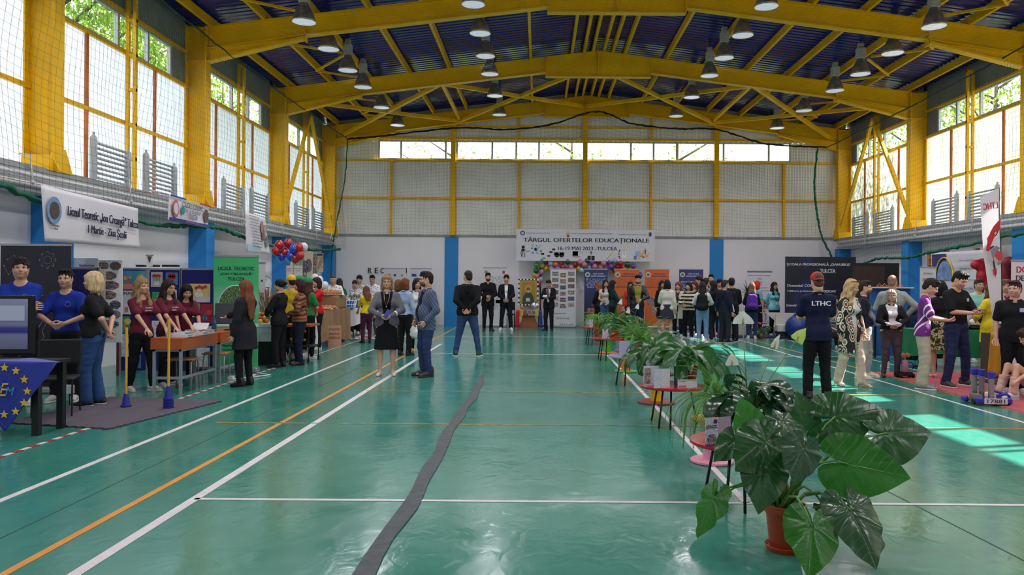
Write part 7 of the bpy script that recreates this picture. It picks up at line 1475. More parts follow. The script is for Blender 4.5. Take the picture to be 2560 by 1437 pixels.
# work table behind the grey haired woman, blue backdrop
t = thing('work_table', 'dark table with trays behind the grey haired woman', 'table', (6.75,16.6,0)); MB().box((-.7,-.35,.72),(.7,.35,.75)).build('tabletop', mat((90,90,96),.5), t)
for x_ in (-.65,.65):
    for y_ in (-.3,.3): MB().box((x_-.02,y_-.02,0),(x_+.02,y_+.02,.72)).build('leg', LEGD, t)
for i,(x,y,c,lab) in enumerate(((6.95,16.4,(40,130,200),'bright blue plastic tray on the dark work table'),(6.45,16.5,(60,60,66),'grey box on the dark work table'))): tag(MB().box((-.2,-.14,0),(.2,.14,.05)).build('plastic_tray' if i==0 else 'component_box', mat(c,.4), loc=(x,y,.75), bevel=.01), lab, 'tray' if i==0 else 'box')
t = thing('blue_partition', 'blue panel behind the boy in purple jersey with a model on its shelf', 'partition', (7.95,17.4,0)); MB().box((-.45,-.03,0),(.45,.03,1.52)).build('panel', mat((26,86,150),.6), t); MB().box((-.48,-.2,1.52),(.45,.05,1.55)).build('shelf_board', mat((200,190,180),.5), t)
t = thing('model_bridge', 'orange wire model lying on top of the blue panel', 'model', (7.9,17.3,1.555)); b = MB(); [b.tube([(-.3+.12*k,0,.01),(-.24+.12*k,0,.07),(-.18+.12*k,0,.01)],.006,4) for k in range(5)]; b.tube([(-.3,0,.01),(.3,0,.01)],.006,4).build('struts', mat((220,120,50),.5), t)
p = P(2180,757,15.4); t = thing('rose_vase', 'red rose in a small vase behind the man in navy polo', 'flower', (p.x,17.2,.75)); 
MB().ball((0,0,.33),.05,10).build('blossom', mat((200,30,30),.5), t, smooth=True); MB().tube([(0,0,.1),(0,0,.3)],.005,5).build('stalk', STEM, t); MB().lathe([(.03,0),(.04,.06),(.02,.12)],n=12).build('vase', WHITE, t, smooth=True); t.location = (6.1,16.6,.75)
# seats for the seated people
for nm, x, y, hh, lab in (('bench', P(2088,700,19.6).x, 19.7, .44, 'dark bench under the woman in maroon'),('bench', P(2090,700,18.6).x, 18.7, .33, 'low dark bench under the child'),('bench', P(2283,700,16.4).x, 16.5, .39, 'dark stool under the person in navy jacket')):
    t = thing('dark_stool', lab, 'stool', (x,y,0)); MB().box((-.22,-.2,hh-.04),(.22,.2,hh)).build('seat', LEGD, t); [MB().box((a-.02,b_-.02,0),(a+.02,b_+.02,hh-.04)).build('leg', LEGD, t) for a in (-.18,.18) for b_ in (-.16,.16)]
# gym ball, lace table, doll pram, floor mats
p = P(1995,806,22.0); t = thing('gym_ball', 'big dark blue gym ball left of the red capped man', 'ball', (p.x,22.0,.36)); MB().ball((0,0,0),.36,28).build('skin', mat((20,44,120),.35), t, smooth=True)
struct(MB().box((4.4,22.6,0),(10.85,28.0,.02)).build('trim_50', mat((24,36,84),.7)), 'dark blue floor mats in the right back corner')
t = thing('lace_table', 'small table with a pointed lace cloth before the turquoise shirt', 'table', (P(1945,780,23.0).x,22.9,.02)); MB().box((-.5,-.25,.70),(.5,.25,.72)).build('tabletop', mat((150,140,130),.5), t)
for x_ in (-.45,.45): MB().box((x_-.015,-.2,0),(x_+.015,-.17,.7)).build('leg', LEGM, t)
LACE = ramp_mat('lace_cloth',[(0,(196,192,188)),(.54,(196,192,188)),(.6,(130,124,122))],'noise',30,.8); MB().add([(-.48,-.26,.725),(.40,-.26,.725),(-.02,-.29,.33)],[(0,2,1)]).build('lace_cloth', LACE, t, solid=.004)
q = P(1948,800,22.6); t = thing('doll_pram', 'lace covered little pram with wheels before the lace table', 'pram', (q.x,22.3,0)); MB().box((-.19,-.16,.22),(.19,.16,.42)).build('basket', LACE, t, bevel=.02); MB().box((-.16,.12,.40),(.20,.16,.74)).build('back_panel', LACE, t); [MB().tube([(x_-.01,-.12,.09),(x_+.01,-.12,.09)],.09,16).build('wheel', BLACK, t) for x_ in (-.17,.17)]; MB().box((-.15,-.10,.09),(.15,.10,.22)).build('undercarriage', LEGD, t)
q = P(1873,800,22.6); t = thing('lace_covered_box', 'lace covered box left of the jeans of the long haired girl', 'box', (q.x-.1,23.4,.02)); MB().box((-.2,-.15,0),(.2,.15,.72)).build('cover', LACE, t, bevel=.02)
t = thing('potted_poinsettia', 'red flowering plant on the floor before the lace table', 'plant', (P(1912,805,22.6).x-.15,22.45,0)); pot(t,.12,.18); blades(t,20,301,.2,.32,.10,20,80,1.2,.16,ASP,stalk=.15); blades(t,12,302,.10,.15,.06,10,50,.5,.42,leaf_mat('red_bract',(180,20,36),(200,60,60),.0001,.5,.2),spread=.12)
# red carpet
t = MB().box((6.1,8.0,0),(9.6,14.0,.012)).build('red_carpet', mat((176,26,52),.95,bump=.6,bscale=200,var=.15,vscale=3,sheen=.3)); tag(t,'bright red carpet on the floor under the robot team','carpet')
# robots
g = P(2467,1000,10.25); t = thing('competition_robot', 'low competition robot with blue corners, lift towers and a white number plate', 'robot', (g.x*10.35/g.y,10.35,.012), -6); PB = mat((56,44,160),.4); AL_ = mat((170,172,178),.3,metal=.8)
MB().box((-.21,-.19,.03),(.21,.19,.05)).build('chassis', AL_, t); MB().box((-.12,-.205,.02),(.17,-.195,.095)).build('number_plate', mat((206,196,210),.5), t); text('17881', .22, .05, mat((40,36,50),.5), t, (.025,-.207,.058), name='plate_number')
for s_, e_ in (((-.22,-.20),(-.12,-.10)),((.17,-.20),(.24,-.12))): MB().box((*s_,.02),(*e_,.10)).build('corner_guard', PB, t, bevel=.02)
MB().box((-.30,.0,.02),(-.24,.1,.09)).build('corner_guard', PB, t, bevel=.02)
for i,(x,y,hh) in enumerate(((-.0,-.12,.44),(-.06,.02,.46),(-.12,.10,.46))): MB().box((x-.03,y-.02,.05),(x+.03,y+.02,hh)).build('lift_tower', AL_, t); MB().box((x-.045,y-.035,hh-.09),(x+.045,y+.035,hh)).build('tower_cap', PB, t, bevel=.012)
for i in range(4): s_ = -1 if i < 2 else 1; y_ = -.12 if i%2 else .12; MB().tube([(s_*.20,y_,.042),(s_*.235,y_,.042)], .042, 18).build('wheel', BLACK, t, smooth=30)
MB().tube([(.10,-.05,.10),(.20,-.1,.15),(.24,-.12,.10)], .02, 8).tube([(.06,.0,.18),(.22,-.06,.13)], .018, 8).build('claw_arm', PB, t, smooth=True); b = MB(); rr = random.Random(2)
for k in range(9): x_,y_ = rr.uniform(-.18,-.05),rr.uniform(-.1,.1); b.tube([(x_,y_,.05),(x_+.03,y_,.12+.05*rr.random()),(x_+.06,y_+.03,.06)], .005, 5)
b.build('wiring', mat((40,36,36),.5), t); MB().box((-.2,-.1,.05),(-.1,.06,.13)).build('motor_block', mat((150,140,130),.4,metal=.5), t)
g = G(2262,945); t = thing('toy_robot', 'small pinkish robot with round eyes and black wheels on the carpet corner', 'robot', (g.x,g.y+.0,.012), 10); PKM = mat((170,120,140),.4)
MB().lathe([(.05,.10),(.06,.13),(.055,.27),(.03,.30)], n=18).build('body', PKM, t, smooth=40); MB().tube([(0,0,.29),(0,0,.37)], .012, 8).build('neck', AL_, t); [MB().lathe([(.02,0),(.038,.0),(.038,.03),(.02,.035)], n=16).build('eye', mat((200,110,90),.4), t, loc=(s_*.042,-.0,.385), rot=(R(90),0,0)) for s_ in (-1,1)]
[MB().tube([(s_*.05,0,.25),(s_*.13,0,.26),(s_*.15,-.02,.20),(s_*.12,-.04,.15)], .010, 8).build('arm', BLACK, t, smooth=True) for s_ in (-1,1)]; MB().box((-.10,-.07,.03),(.10,.07,.10)).build('undercarriage', BLACK, t); [MB().tube([(s_*.10,y_,.038),(s_*.135,y_,.038)], .038, 16).build('wheel', BLACK, t) for s_ in (-1,1) for y_ in (-.05,.05)]
# ================================================================= THE CROWD
BLK=(18,18,22); NAVY=(26,28,52); MAR=(96,24,44); JEAN=(52,72,118); DJEAN=(34,44,74); SK2=(206,160,134); SK3=(176,128,104)
HB=(38,28,24); HK=(20,17,18)
STRIPE = ramp_mat('striped_knit', [(0,(22,22,26)),(.5,(214,204,178))], 'Z', 3.1, .9, coord='Object', constant=True, distort=.3)
KNIT = ramp_mat('zigzag_knit', [(0,(30,24,34)),(.30,(176,80,32)),(.42,(90,34,34)),(.54,(196,134,56)),(.66,(40,30,40)),(.80,(170,150,134)),(.88,(110,52,30))], 'Z', 2.0, .9, coord='Object', constant=False, distort=5)
RINGS = ramp_mat('ring_patterned_cloth', [(0,(190,36,48)),(.12,(20,18,20)),(.19,(222,214,196)),(.29,(24,22,22)),(.37,(150,124,84)),(.44,(226,220,206)),(.52,(30,30,30))], 'voronoi', 6.2, .8, coord='Object', stretch=(1.6,1.6,1))
SPOTS = ramp_mat('folk_patterned_cloth', [(0,(228,226,230)),(.5,(228,226,230)),(.58,(60,56,100)),(.66,(200,196,210))], 'noise', 26, .8, coord='Object')
SPOTD = ramp_mat('dark_patterned_cloth', [(0,(220,216,214)),(.48,(40,36,36)),(.56,(220,216,214))], 'noise', 24, .8, coord='Object')
FLOR = ramp_mat('floral_cloth', [(0,(24,26,24)),(.5,(180,160,60)),(.56,(200,190,180)),(.62,(24,26,24))], 'noise', 24, .8, coord='Object')
PURP = ramp_mat('purple_and_white_jersey', [(0,(116,34,130)),(.30,(228,222,232)),(.40,(116,34,130)),(.62,(228,222,232)),(.72,(116,34,130))], 'DIAGONAL', .52, .8, coord='Object', constant=True, distort=.8)
CHECK = ramp_mat('checked_blazer_cloth', [(0,(58,68,98)),(.46,(84,96,130)),(.54,(58,68,98)),(.9,(100,108,134))], 'DIAGONAL', 9, .85, coord='Object', constant=False)
def at(D, q, fwd=.0, dn=.09):      # middle of a hand, in the person's own space
    return (D['HW'][q] @ Vector((0,-.03-fwd,-dn)))
def held(t, D, q, name, label, cat, builder, off=(0,0,0), rot=(0,0,0)):
    p = t.matrix_basis @ (at(D,q)+Vector(off)); root = thing(name, label, cat, p, 0)
    root.rotation_euler = (R(rot[0]),R(rot[1]),t.rotation_euler.z+R(rot[2])); builder(root); return root
def phone(label, tilt=50, q=1, col=(20,20,24), size=(.075,.15)):
    def f(t, D):
        def b(r):
            MB().box((-size[0]/2,-.005,-size[1]/2),(size[0]/2,.005,size[1]/2)).build('case', mat(col,.3), r, bevel=.003)
            MB().box((-size[0]/2+.004,.005,-size[1]/2+.006),(size[0]/2-.004,.006,size[1]/2-.006)).build('screen', mat((60,70,90),.1,emit=.15), r)
        held(t, D, q, 'mobile_phone', label, 'phone', b, (0,0,.03), (-tilt,0,0))
    return f
def badge(t, D, x=.075, z=1.30, col=(190,190,200), w=.05, fwd=-.125):
    MB().box((-w/2,-.002,-w/2),(w/2,.002,w/2)).build('chest_emblem', mat(col,.6), t, loc=Vector(D['up'](x,fwd,z)))
def stars_print(t, D):
    b = MB(); c = Vector(D['up'](.07,-.118,1.30))
    for i in range(12):
        a = i*math.pi/6; b.box((c.x+.032*math.cos(a)-.004,c.y-.004,c.z+.032*math.sin(a)-.004),(c.x+.032*math.cos(a)+.004,c.y,c.z+.032*math.sin(a)+.004))
    b.build('star_ring_print', mat((150,140,110),.6), t)
def backprint(s, z=1.30, w=.26, h=.06, col=(225,225,225)):
    def f(t, D):
        p = D['up'](0,.128,z); text(s, w*D['k'], h*D['k'], mat(col,.6), t, (0,p[1]+.012,p[2]), rot=(0,0,math.pi), name='shirt_lettering', fat=.05)
    return f
def lanyard(t, D):
    u = D['up']; MB().tube([u(.055,-.02,1.47),u(.05,-.10,1.36),u(0,-.145,1.12)], .004, 5).tube([u(-.055,-.02,1.47),u(-.05,-.10,1.36),u(0,-.145,1.12)], .004, 5).build('lanyard', BLACK, t)
    MB().box((-.03,-.003,-.09),(.03,.003,0)).build('name_badge', WHITE, t, loc=Vector(u(0,-.15,1.12)))
def pack(label, col, strap=BLACK):
    def f(t, D):
        u = D['up']; c = t.matrix_basis @ Vector(u(0,.235,1.20)); r = thing('backpack', label, 'backpack', c, math.degrees(t.rotation_euler.z))
        F_ = Field((-.22,-.16,-.3),(.22,.16,.3), .014); F_.rc((-.06,0,-.14),(-.05,0,.10),.115,.095,k=.05,sy=.8); F_.rc((.06,0,-.14),(.05,0,.10),.115,.095,k=.05,sy=.8); F_.rc((-.05,.08,-.14),(.05,.08,-.14),.07,k=.02); F_.folds(.006, 3)
        V, Fs = F_.mesh(); b = MB(); to_mb(b,V,Fs); b.build('pouch', cloth(col), r, smooth=True)
        for q in (-1,1): MB().tube([(q*.07,-.05,.17),(q*.10,-.17,.24),(q*.115,-.29,.19),(q*.12,-.33,.05),(q*.14,-.22,-.10),(q*.11,-.06,-.16)], .012, 6).build('strap', strap, r, smooth=True)
    return f
def girl_print(t, D):
    text('ION', .10, .022, WHITE, t, Vector(D['up'](.03,-.142,1.30)), name='shirt_lettering'); text('CREANGA', .13, .022, WHITE, t, Vector(D['up'](.03,-.142,1.26)), name='shirt_lettering')
T = 'stall'
person('young man in blue t-shirt with folded arms behind the television', 52, 0, 0, 20, z=9.75, hgt=1.84, arms=('crossed','crossed'), top=('tee',(24,52,150)), bottom=('jeans',BLK), hair_s='curly', hair_c=HB, head_yaw=12, head_pitch=-5, extra=stars_print)
person('young man in blue t-shirt standing before the black banner, fingers touching', 163, 1003, 675, 10, arms=('waist','waist'), top=('tee',(22,46,142)), bottom=('jogger',BLK), shoes=('sneaker',(190,186,180)), hair_s='short', hair_c=HK, stance=.12, extra=stars_print)
person('blond woman in black t-shirt and flared jeans, hands clasped behind her back', 232, 1014, 681, -78, fem=True, arms=('back','back'), top=('tee',(20,20,22),{'hem':.90}), bottom=('flare',(44,76,124)), hair_s='bob', hair_c=(212,180,136), shoes=('sneaker',(26,24,28)), build=1.12, stance=.09, step=.10, skin=SK2)
person('girl with long blond wavy hair in maroon t-shirt at the school desk', 352, 977, 697, 62, fem=True, arms=('table','table'), top=('tee',MAR), bottom=('slim',BLK), hair_s='longwave', hair_c=(150,116,78), step=.25, extra=girl_print, head_yaw=5)
person('dark haired girl with glasses in maroon t-shirt, middle of the three', 418, 965, 700, 66, fem=True, arms=('table','table'), top=('tee',MAR), bottom=('trousers',(34,34,42)), hair_s='long', hair_c=HB, glasses=True, extra=girl_print, head_pitch=8)
person('dark haired girl in maroon shirt bending over the desk', 458, 950, 708, 40, fem=True, arms=('reach','reach'), top=('tee',MAR), bottom=('trousers',BLK), hair_s='long', hair_c=HK, lean=12, head_pitch=14)
person('woman with long auburn hair in a black coat, left arm stretched out', 612, 966, 702, -112, fem=True, arms=('down','out'), top=('coat',(30,31,40),{'hem':.62}), bottom=('slim',BLK), hair_s='longback', hair_c=(122,70,44), shoes=('boot',BLK), build=.94, head_yaw=12)
person('woman in black jacket and black trousers with hair tied back, looking left', 698, 918, 699, -100, fem=True, arms=('waist','waist'), top=('jacket',BLK,{'hem':.84}), bottom=('trousers',BLK), hair_s='bun', hair_c=HK, shoes=('sneaker',BLK,(30,30,30)), glasses=True, build=1.08)
person('woman with dark red hair in a zigzag striped brown knit sweater', 748, 912, 699, -62, fem=True, arms=('waist','swing'), top=('sweater',KNIT,{'neck':.08}), bottom=('trousers',(26,30,52)), hair_s='bob', hair_c=(58,18,28), shoes=('sneaker',BLK,(30,30,30)), build=1.22, skin=(206,140,118), head_yaw=-18)
person('person in yellow cap and yellow shirt', 727, 0, 0, 160, z=15.7, hgt=1.69, arms=('front','front'), top=('tee',(206,176,40)), bottom=('trousers',BLK), hair_s='undercap', cap=((226,178,30),), head_yaw=60)
person('person in green cap beside the yellow cap', 747, 0, 0, 170, z=16.15, hgt=1.66, fem=True, arms=('front','front'), top=('tee',(30,110,60)), bottom=('trousers',BLK), hair_s='long', hair_c=HB, cap=((20,130,70),), head_yaw=90)
person('girl with long red brown hair, green cap and green shirt', 769, 0, 0, 150, z=15.6, hgt=1.64, fem=True, arms=('front','front'), top=('tee',(34,120,66)), bottom=('trousers',BLK), hair_s='longback', hair_c=(84,36,28), cap=((20,130,70),), head_yaw=30)
person('woman in red shirt holding one hand to her mouth', 792, 0, 0, -40, z=17.72, hgt=1.66, fem=True, arms=('mouth','hold'), top=('tee',(190,26,30)), bottom=('trousers',BLK), hair_s='bob', hair_c=HB, build=1.15)
person('older man in white folk patterned shirt behind the bread table', 833, 0, 0, 10, z=21.3, hgt=1.76, arms=('waist','waist'), top=('shirt',SPOTS), bottom=('trousers',BLK), hair_s='buzz', hair_c=(70,62,58), build=1.12, head_pitch=16)
person('girl with long dark hair in green top, seen from behind', 849, 0, 0, -160, z=22.95, hgt=1.66, fem=True, arms=('front','front'), top=('tee',(26,110,66)), bottom=('trousers',BLK), hair_s='longback', hair_c=HB, head_pitch=14)
person('boy with tousled black hair in white patterned shirt behind the basket table', 899, 0, 0, 0, z=23.6, hgt=1.76, arms=('down','down'), top=('shirt',SPOTD), bottom=('trousers',BLK), hair_s='curly', hair_c=HK, head_pitch=10)
person('girl in a white blouse with dark ornament looking down', 888, 0, 0, 0, z=23.1, hgt=1.63, fem=True, arms=('waist','waist'), top=('shirt',SPOTD), bottom=('trousers',BLK), hair_s='bun', hair_c=HB, head_pitch=24)
person('girl in bright yellow shirt and plum trousers at the basket table', 916, 857, 715, -150, fem=True, arms=('reach','down'), top=('tee',(222,196,40),{'sleeve':.6,'hem':.88}), bottom=('slim',(72,26,54)), hair_s='long', hair_c=(104,62,40), shoes=('sneaker',BLK,(30,30,30)), head_pitch=18)
person('boy with glasses in white shirt with purple pattern near the back wall', 931, 0, 0, 0, z=24.0, hgt=1.78, arms=('front','front'), top=('shirt',SPOTS), bottom=('trousers',BLK), hair_s='short', hair_c=HK, glasses=True, head_pitch=12)
def neck_w(t, D):
    u = D['up']; MB().tube([u(.05,-.05,1.45),u(.04,-.118,1.33),u(0,-.135,1.22),u(-.04,-.118,1.33),u(-.05,-.05,1.45)], .003, 5).ball(u(0,-.137,1.205), .016, 8).build('necklace', mat((190,180,150),.3,metal=.8), t)
    b = MB(); 
    for q in (-1,1):
        a, c = Vector(D['el'][q]), Vector(D['wr'][q]); d = (c-a).normalized(); m = a+(c-a)*.62; b.tube([m-d*.02,m+d*.005], .047, 14)
    b.build('cuff_stripe', WHITE, t)
    def bb(r): MB().box((-.037,-.005,-.075),(.037,.005,.075)).build('case', mat((52,66,150),.3), r, bevel=.003)
    held(t, D, 1, 'mobile_phone', 'blue mobile phone in the hands of the woman in grey blazer', 'phone', bb, (.02,-.03,.06), (-20,30,0))
person('woman with glasses in a grey blazer and black pleated skirt facing the camera', 966, 938, 688, 8, fem=True, arms=('waist','waist'), top=('blazer',(104,102,112),{'hem':.86,'open':.075}), inner=(14,14,16), bottom=('pleats',(14,14,17),{'hem':.46,'r':.165}), hair_s='bob', hair_c=(150,120,90), shoes=('heel',(216,204,192)), glasses=True, build=1.08, extra=neck_w, skin=SK2)
def plasticbag(t, D):
    def b(r):
        f = Field((-.2,-.16,-.42),(.2,.16,.06), .012); f.el((0,0,-.26),(.15,.10,.14),.02); f.rc((0,0,-.16),(0,0,.0),.07,.015,k=.06); f.folds(.012, 5, (26,26,26)); V, Fs = f.mesh(); m = MB(); to_mb(m,V,Fs); m.build('bag', mat((212,216,214),.35,bump=.5,bscale=20), r, smooth=True)
    held(t, D, 1, 'plastic_bag', 'white plastic carrier bag hanging from the hand of the woman in light blue', 'bag', b, (0,.0,.02))
person('woman in light blue shirt and black trousers seen from behind', 1011, 888, 697, 160, fem=True, arms=('down','bag'), top=('shirt',(160,176,206),{'hem':.92}), bottom=('trousers',BLK), hair_s='bob', hair_c=(112,62,34), shoes=('sneaker',BLK,(24,24,24)), extra=lambda t,D: (plasticbag(t, dict(D, HW={1:D['HW'][-1]}))))
person('woman in red dress half hidden behind the grey blazer', 995, 878, 700, -150, fem=True, arms=('front','front'), top=('jacket',(60,56,60)), bottom=('skirt',(190,24,40),{'hem':.46}), hair_s='bob', hair_c=(120,70,40), shoes=('heel',BLK))
person('woman with dark curly hair in grey blazer over a white top', 1042, 879, 697, 5, fem=True, arms=('front','down'), top=('blazer',(96,98,100),{'open':.08}), inner=(220,216,214), bottom=('slim',BLK), hair_s='bigbob', hair_c=HB, shoes=('heel',(206,170,150)), build=1.08, head_yaw=25)
person('man with glasses and beard in a blue checked blazer and jeans', 1065, 940, 681, -58, arms=('pocket','pocket'), top=('blazer',CHECK,{'hem':.78,'open':.06}), inner=(18,18,22), bottom=('jeans',(44,58,98)), hair_s='quiff', hair_c=(40,28,24), shoes=('boot',(44,40,44),(40,38,42)), glasses=True, beard=(104,78,66), build=1.12, belly=.02, head_yaw=-12, skin=SK2)
person('man in black hooded sweater with hands clasped behind his back', 1168, 891, 677, 180, arms=('back','back'), top=('hoodie',(18,18,22)), bottom=('jeans',(50,70,112)), hair_s='buzz', hair_c=(40,34,34), shoes=('sneaker',(40,70,60),(225,225,225)), build=1.22, stance=.24, head_yaw=35)
person('bearded young man in black suit beside the white roll up', 1219, 827, 683, 12, arms=('front','waist'), top=('blazer',(16,16,20),{'open':.03}), inner=(18,18,20), bottom=('slim',BLK), hair_s='quiff', hair_c=HK, shoes=('boot',(14,14,15),(14,14,15)), beard=(84,62,52))
person('boy in dark suit with open white collar shirt and white trainers', 1265, 826, 688, 0, arms=('front','front'), top=('blazer',(20,22,32),{'open':.04}), inner=(226,226,228), bottom=('trousers',(20,22,32)), hair_s='curly', hair_c=HK, stance=.16, shoes=('sneaker',(220,220,220)))
def note(t, D):
    def b(r): MB().box((-.07,-.003,-.05),(.07,.003,.05)).build('sheet', WHITE, r)
    held(t, D, 1, 'paper_note', 'white slip of paper read by the boy beside the photo banner', 'paper', b, (-.02,-.03,.05), (-60,0,0))
    MB().ball(D['up'](.08,-.13,1.33), .018, 8, (1,.3,1)).build('badge', WHITE, t); MB().prism([(-.02,0),(.02,0),(.028,-.26),(0,-.32),(-.028,-.26)], 'y', -.004, .004).build('tie', mat((90,20,34),.6), t, loc=Vector(D['up'](0,-.142,1.43)))
person('boy in dark suit and red tie reading a note beside the photo banner', 1372, 826, 699, -18, arms=('phone','phone'), top=('blazer',(22,24,34),{'open':.05}), inner=(222,220,220), bottom=('trousers',(20,22,30)), hair_s='short', hair_c=(50,34,26), shoes=('boot',(14,14,15),(14,14,15)), head_pitch=22, head_yaw=-15, extra=note)
# ---- the crowd on the right of the aisle, in front of the arts school banners
person('woman with long reddish hair in dark clothes before the blue music banner', 1497, 0, 0, -120, z=25.6, hgt=1.58, fem=True, top=('jacket',BLK), bottom=('trousers',BLK), hair_s='longback', hair_c=(150,84,56), arms=('front','front'))
person('girl with glasses in white sleeveless top holding a patterned tablet case', 1514, 0, 0, 10, z=24.6, hgt=1.68, fem=True, arms=('hold','hold'), top=('tee',(200,190,186),{'sleeve':.1}), bottom=('trousers',(60,80,120)), hair_s='long', hair_c=HB, glasses=True)
person('girl with long black hair in a dark green jumper', 1532, 0, 0, 100, z=23.8, hgt=1.66, fem=True, arms=('waist','waist'), top=('sweater',(18,48,52)), bottom=('trousers',BLK), hair_s='longback', hair_c=HK, build=1.15)
person('girl in orange red top behind the man in leather jacket', 1576, 0, 0, 0, z=25.9, hgt=1.62, fem=True, top=('sweater',(206,60,30)), bottom=('trousers',BLK), hair_s='long', hair_c=HK)
person('man in black leather jacket over an olive pullover', 1594, 0, 0, 0, z=22.6, hgt=1.83, arms=('waist','down'), top=('jacket',mat((22,22,26),.35,bump=.3,bscale=20),{'open':.085,'hem':.86}), inner=(142,136,52), bottom=('jeans',(26,30,52)), hair_s='short', hair_c=HK, beard=(112,84,70), build=1.05, head_pitch=12, head_yaw=-10)
person('girl with very long dark hair behind the cream jacket', 1655, 0, 0, 25, z=24.5, hgt=1.66, fem=True, top=('sweater',BLK), bottom=('skirt',BLK), hair_s='longwave', hair_c=HB)
person('woman in cream jacket and dark pleated skirt seen from behind', 1668, 846, 698, 170, fem=True, arms=('front','down'), top=('jacket',(206,200,188),{'hem':.86}), bottom=('pleats',(46,48,62),{'hem':.62,'r':.165}), hair_s='bob', hair_c=HK, shoes=('boot',BLK,(20,20,20)), z=21.6, hgt=1.68)
person('woman with short auburn hair in beige coat with a dark shoulder bag', 1696, 0, 0, -30, z=23.0, hgt=1.62, fem=True, top=('coat',(190,180,170)), inner=(60,56,60), bottom=('trousers',BLK), hair_s='bigbob', hair_c=(122,62,40), arms=('waist','waist'))
person('girl in black and cream striped sweater', 1722, 848, 707, -40, fem=True, z=21.9, hgt=1.62, arms=('waist','waist'), top=('sweater',STRIPE), bottom=('jeans',BLK), hair_s='bob', hair_c=HK, shoes=('sneaker',(210,208,206)))
person('girl with dark red bob behind the striped sweater', 1737, 0, 0, -50, z=23.5, hgt=1.64, fem=True, top=('sweater',BLK), bottom=('trousers',BLK), hair_s='bob', hair_c=(86,34,30))
person('boy with black fringe between striped sweater and white top', 1748, 0, 0, -90, z=24.2, hgt=1.80, top=('hoodie',(32,32,38)), bottom=('trousers',BLK), hair_s='messy', hair_c=HK)
person('girl in white jumper and light jeans with a black backpack', 1757, 846, 706, 165, fem=True, z=20.9, hgt=1.63, arms=('waist','waist'), top=('sweater',(216,216,218),{'hem':.97}), bottom=('jeans',(110,140,176)), hair_s='longback', hair_c=HB, shoes=('sneaker',(214,206,200)), extra=pack('black backpack worn by the girl in the white jumper', (20,20,26), WHITE))
person('boy with brown fringe leaning over the table', 1765, 0, 0, 140, z=22.2, hgt=1.74, top=('hoodie',(120,120,126)), bottom=('trousers',BLK), hair_s='messy', hair_c=HB)
person('tall boy with short dark hair at the blue stripe of the wall', 1778, 0, 0, -20, z=25.1, hgt=1.88, top=('sweater',BLK), bottom=('trousers',BLK), hair_s='short', hair_c=HK)
person('girl in black with shoulder length black hair beside the white jumper', 1783, 848, 706, -120, fem=True, z=21.3, hgt=1.66, arms=('waist','waist'), top=('hoodie',(24,24,28)), bottom=('jogger',(44,44,50)), hair_s='long', hair_c=HK, shoes=('sneaker',(180,180,182)))
person('boy with curly black fringe facing the camera in the crowd', 1798, 0, 0, 5, z=23.8, hgt=1.73, top=('hoodie',(28,28,36)), bottom=('trousers',BLK), hair_s='curly', hair_c=HK, head_pitch=14)
def sleeves3(t, D):
    b = MB()
    for q in (-1,1):
        for dx in (-.016,0,.016):
            a, c, e = [Vector(v)+Vector((q*.058,dx,.0)) for v in (D['sh'][q],D['el'][q],D['wr'][q])]; b.tube([a,a+(c-a)*.9,c,c+(e-c)*.9], .005, 4)
    b.build('sleeve_stripes', WHITE, t)
person('boy in dark tracksuit with three white sleeve stripes', 1812, 852, 705, 130, z=20.6, hgt=1.68, arms=('down','down'), top=('hoodie',(22,26,46),{'hem':.88}), bottom=('jogger',(34,36,44)), hair_s='short', hair_c=(50,38,32), shoes=('sneaker',BLK), extra=sleeves3, head_yaw=-10)
person('boy in black with a black backpack at the right end of the crowd', 1829, 850, 700, 165, z=21.0, hgt=1.74, arms=('front','front'), top=('hoodie',(20,20,24)), bottom=('wide',(24,24,28)), hair_s='messy', hair_c=HK, shoes=('sneaker',(30,30,30)), build=1.1, extra=pack('big black backpack at the right end of the crowd', (22,22,26)))
person('girl with very long light brown hair in blue jeans', 1880, 839, 713, 168, fem=True, z=22.2, hgt=1.62, arms=('front','front'), top=('hoodie',(26,26,32)), bottom=('jeans',(40,56,92)), hair_s='longback', hair_c=(120,84,64), shoes=('sneaker',(210,206,206)), extra=pack('purple backpack on the girl with very long light brown hair', (92,48,150)))
person('girl with bright red dyed hair behind the table', 1893, 0, 0, 120, z=24.0, hgt=1.68, fem=True, top=('tee',(90,160,180)), bottom=('trousers',BLK), hair_s='bob', hair_c=(206,44,22))
person('girl with glasses in turquoise shirt with a name badge', 1936, 0, 0, 12, z=23.6, hgt=1.64, fem=True, arms=('back','back'), top=('shirt',(110,186,200)), bottom=('trousers',BLK), hair_s='longwave', hair_c=HK, glasses=True, extra=lanyard, head_yaw=12)
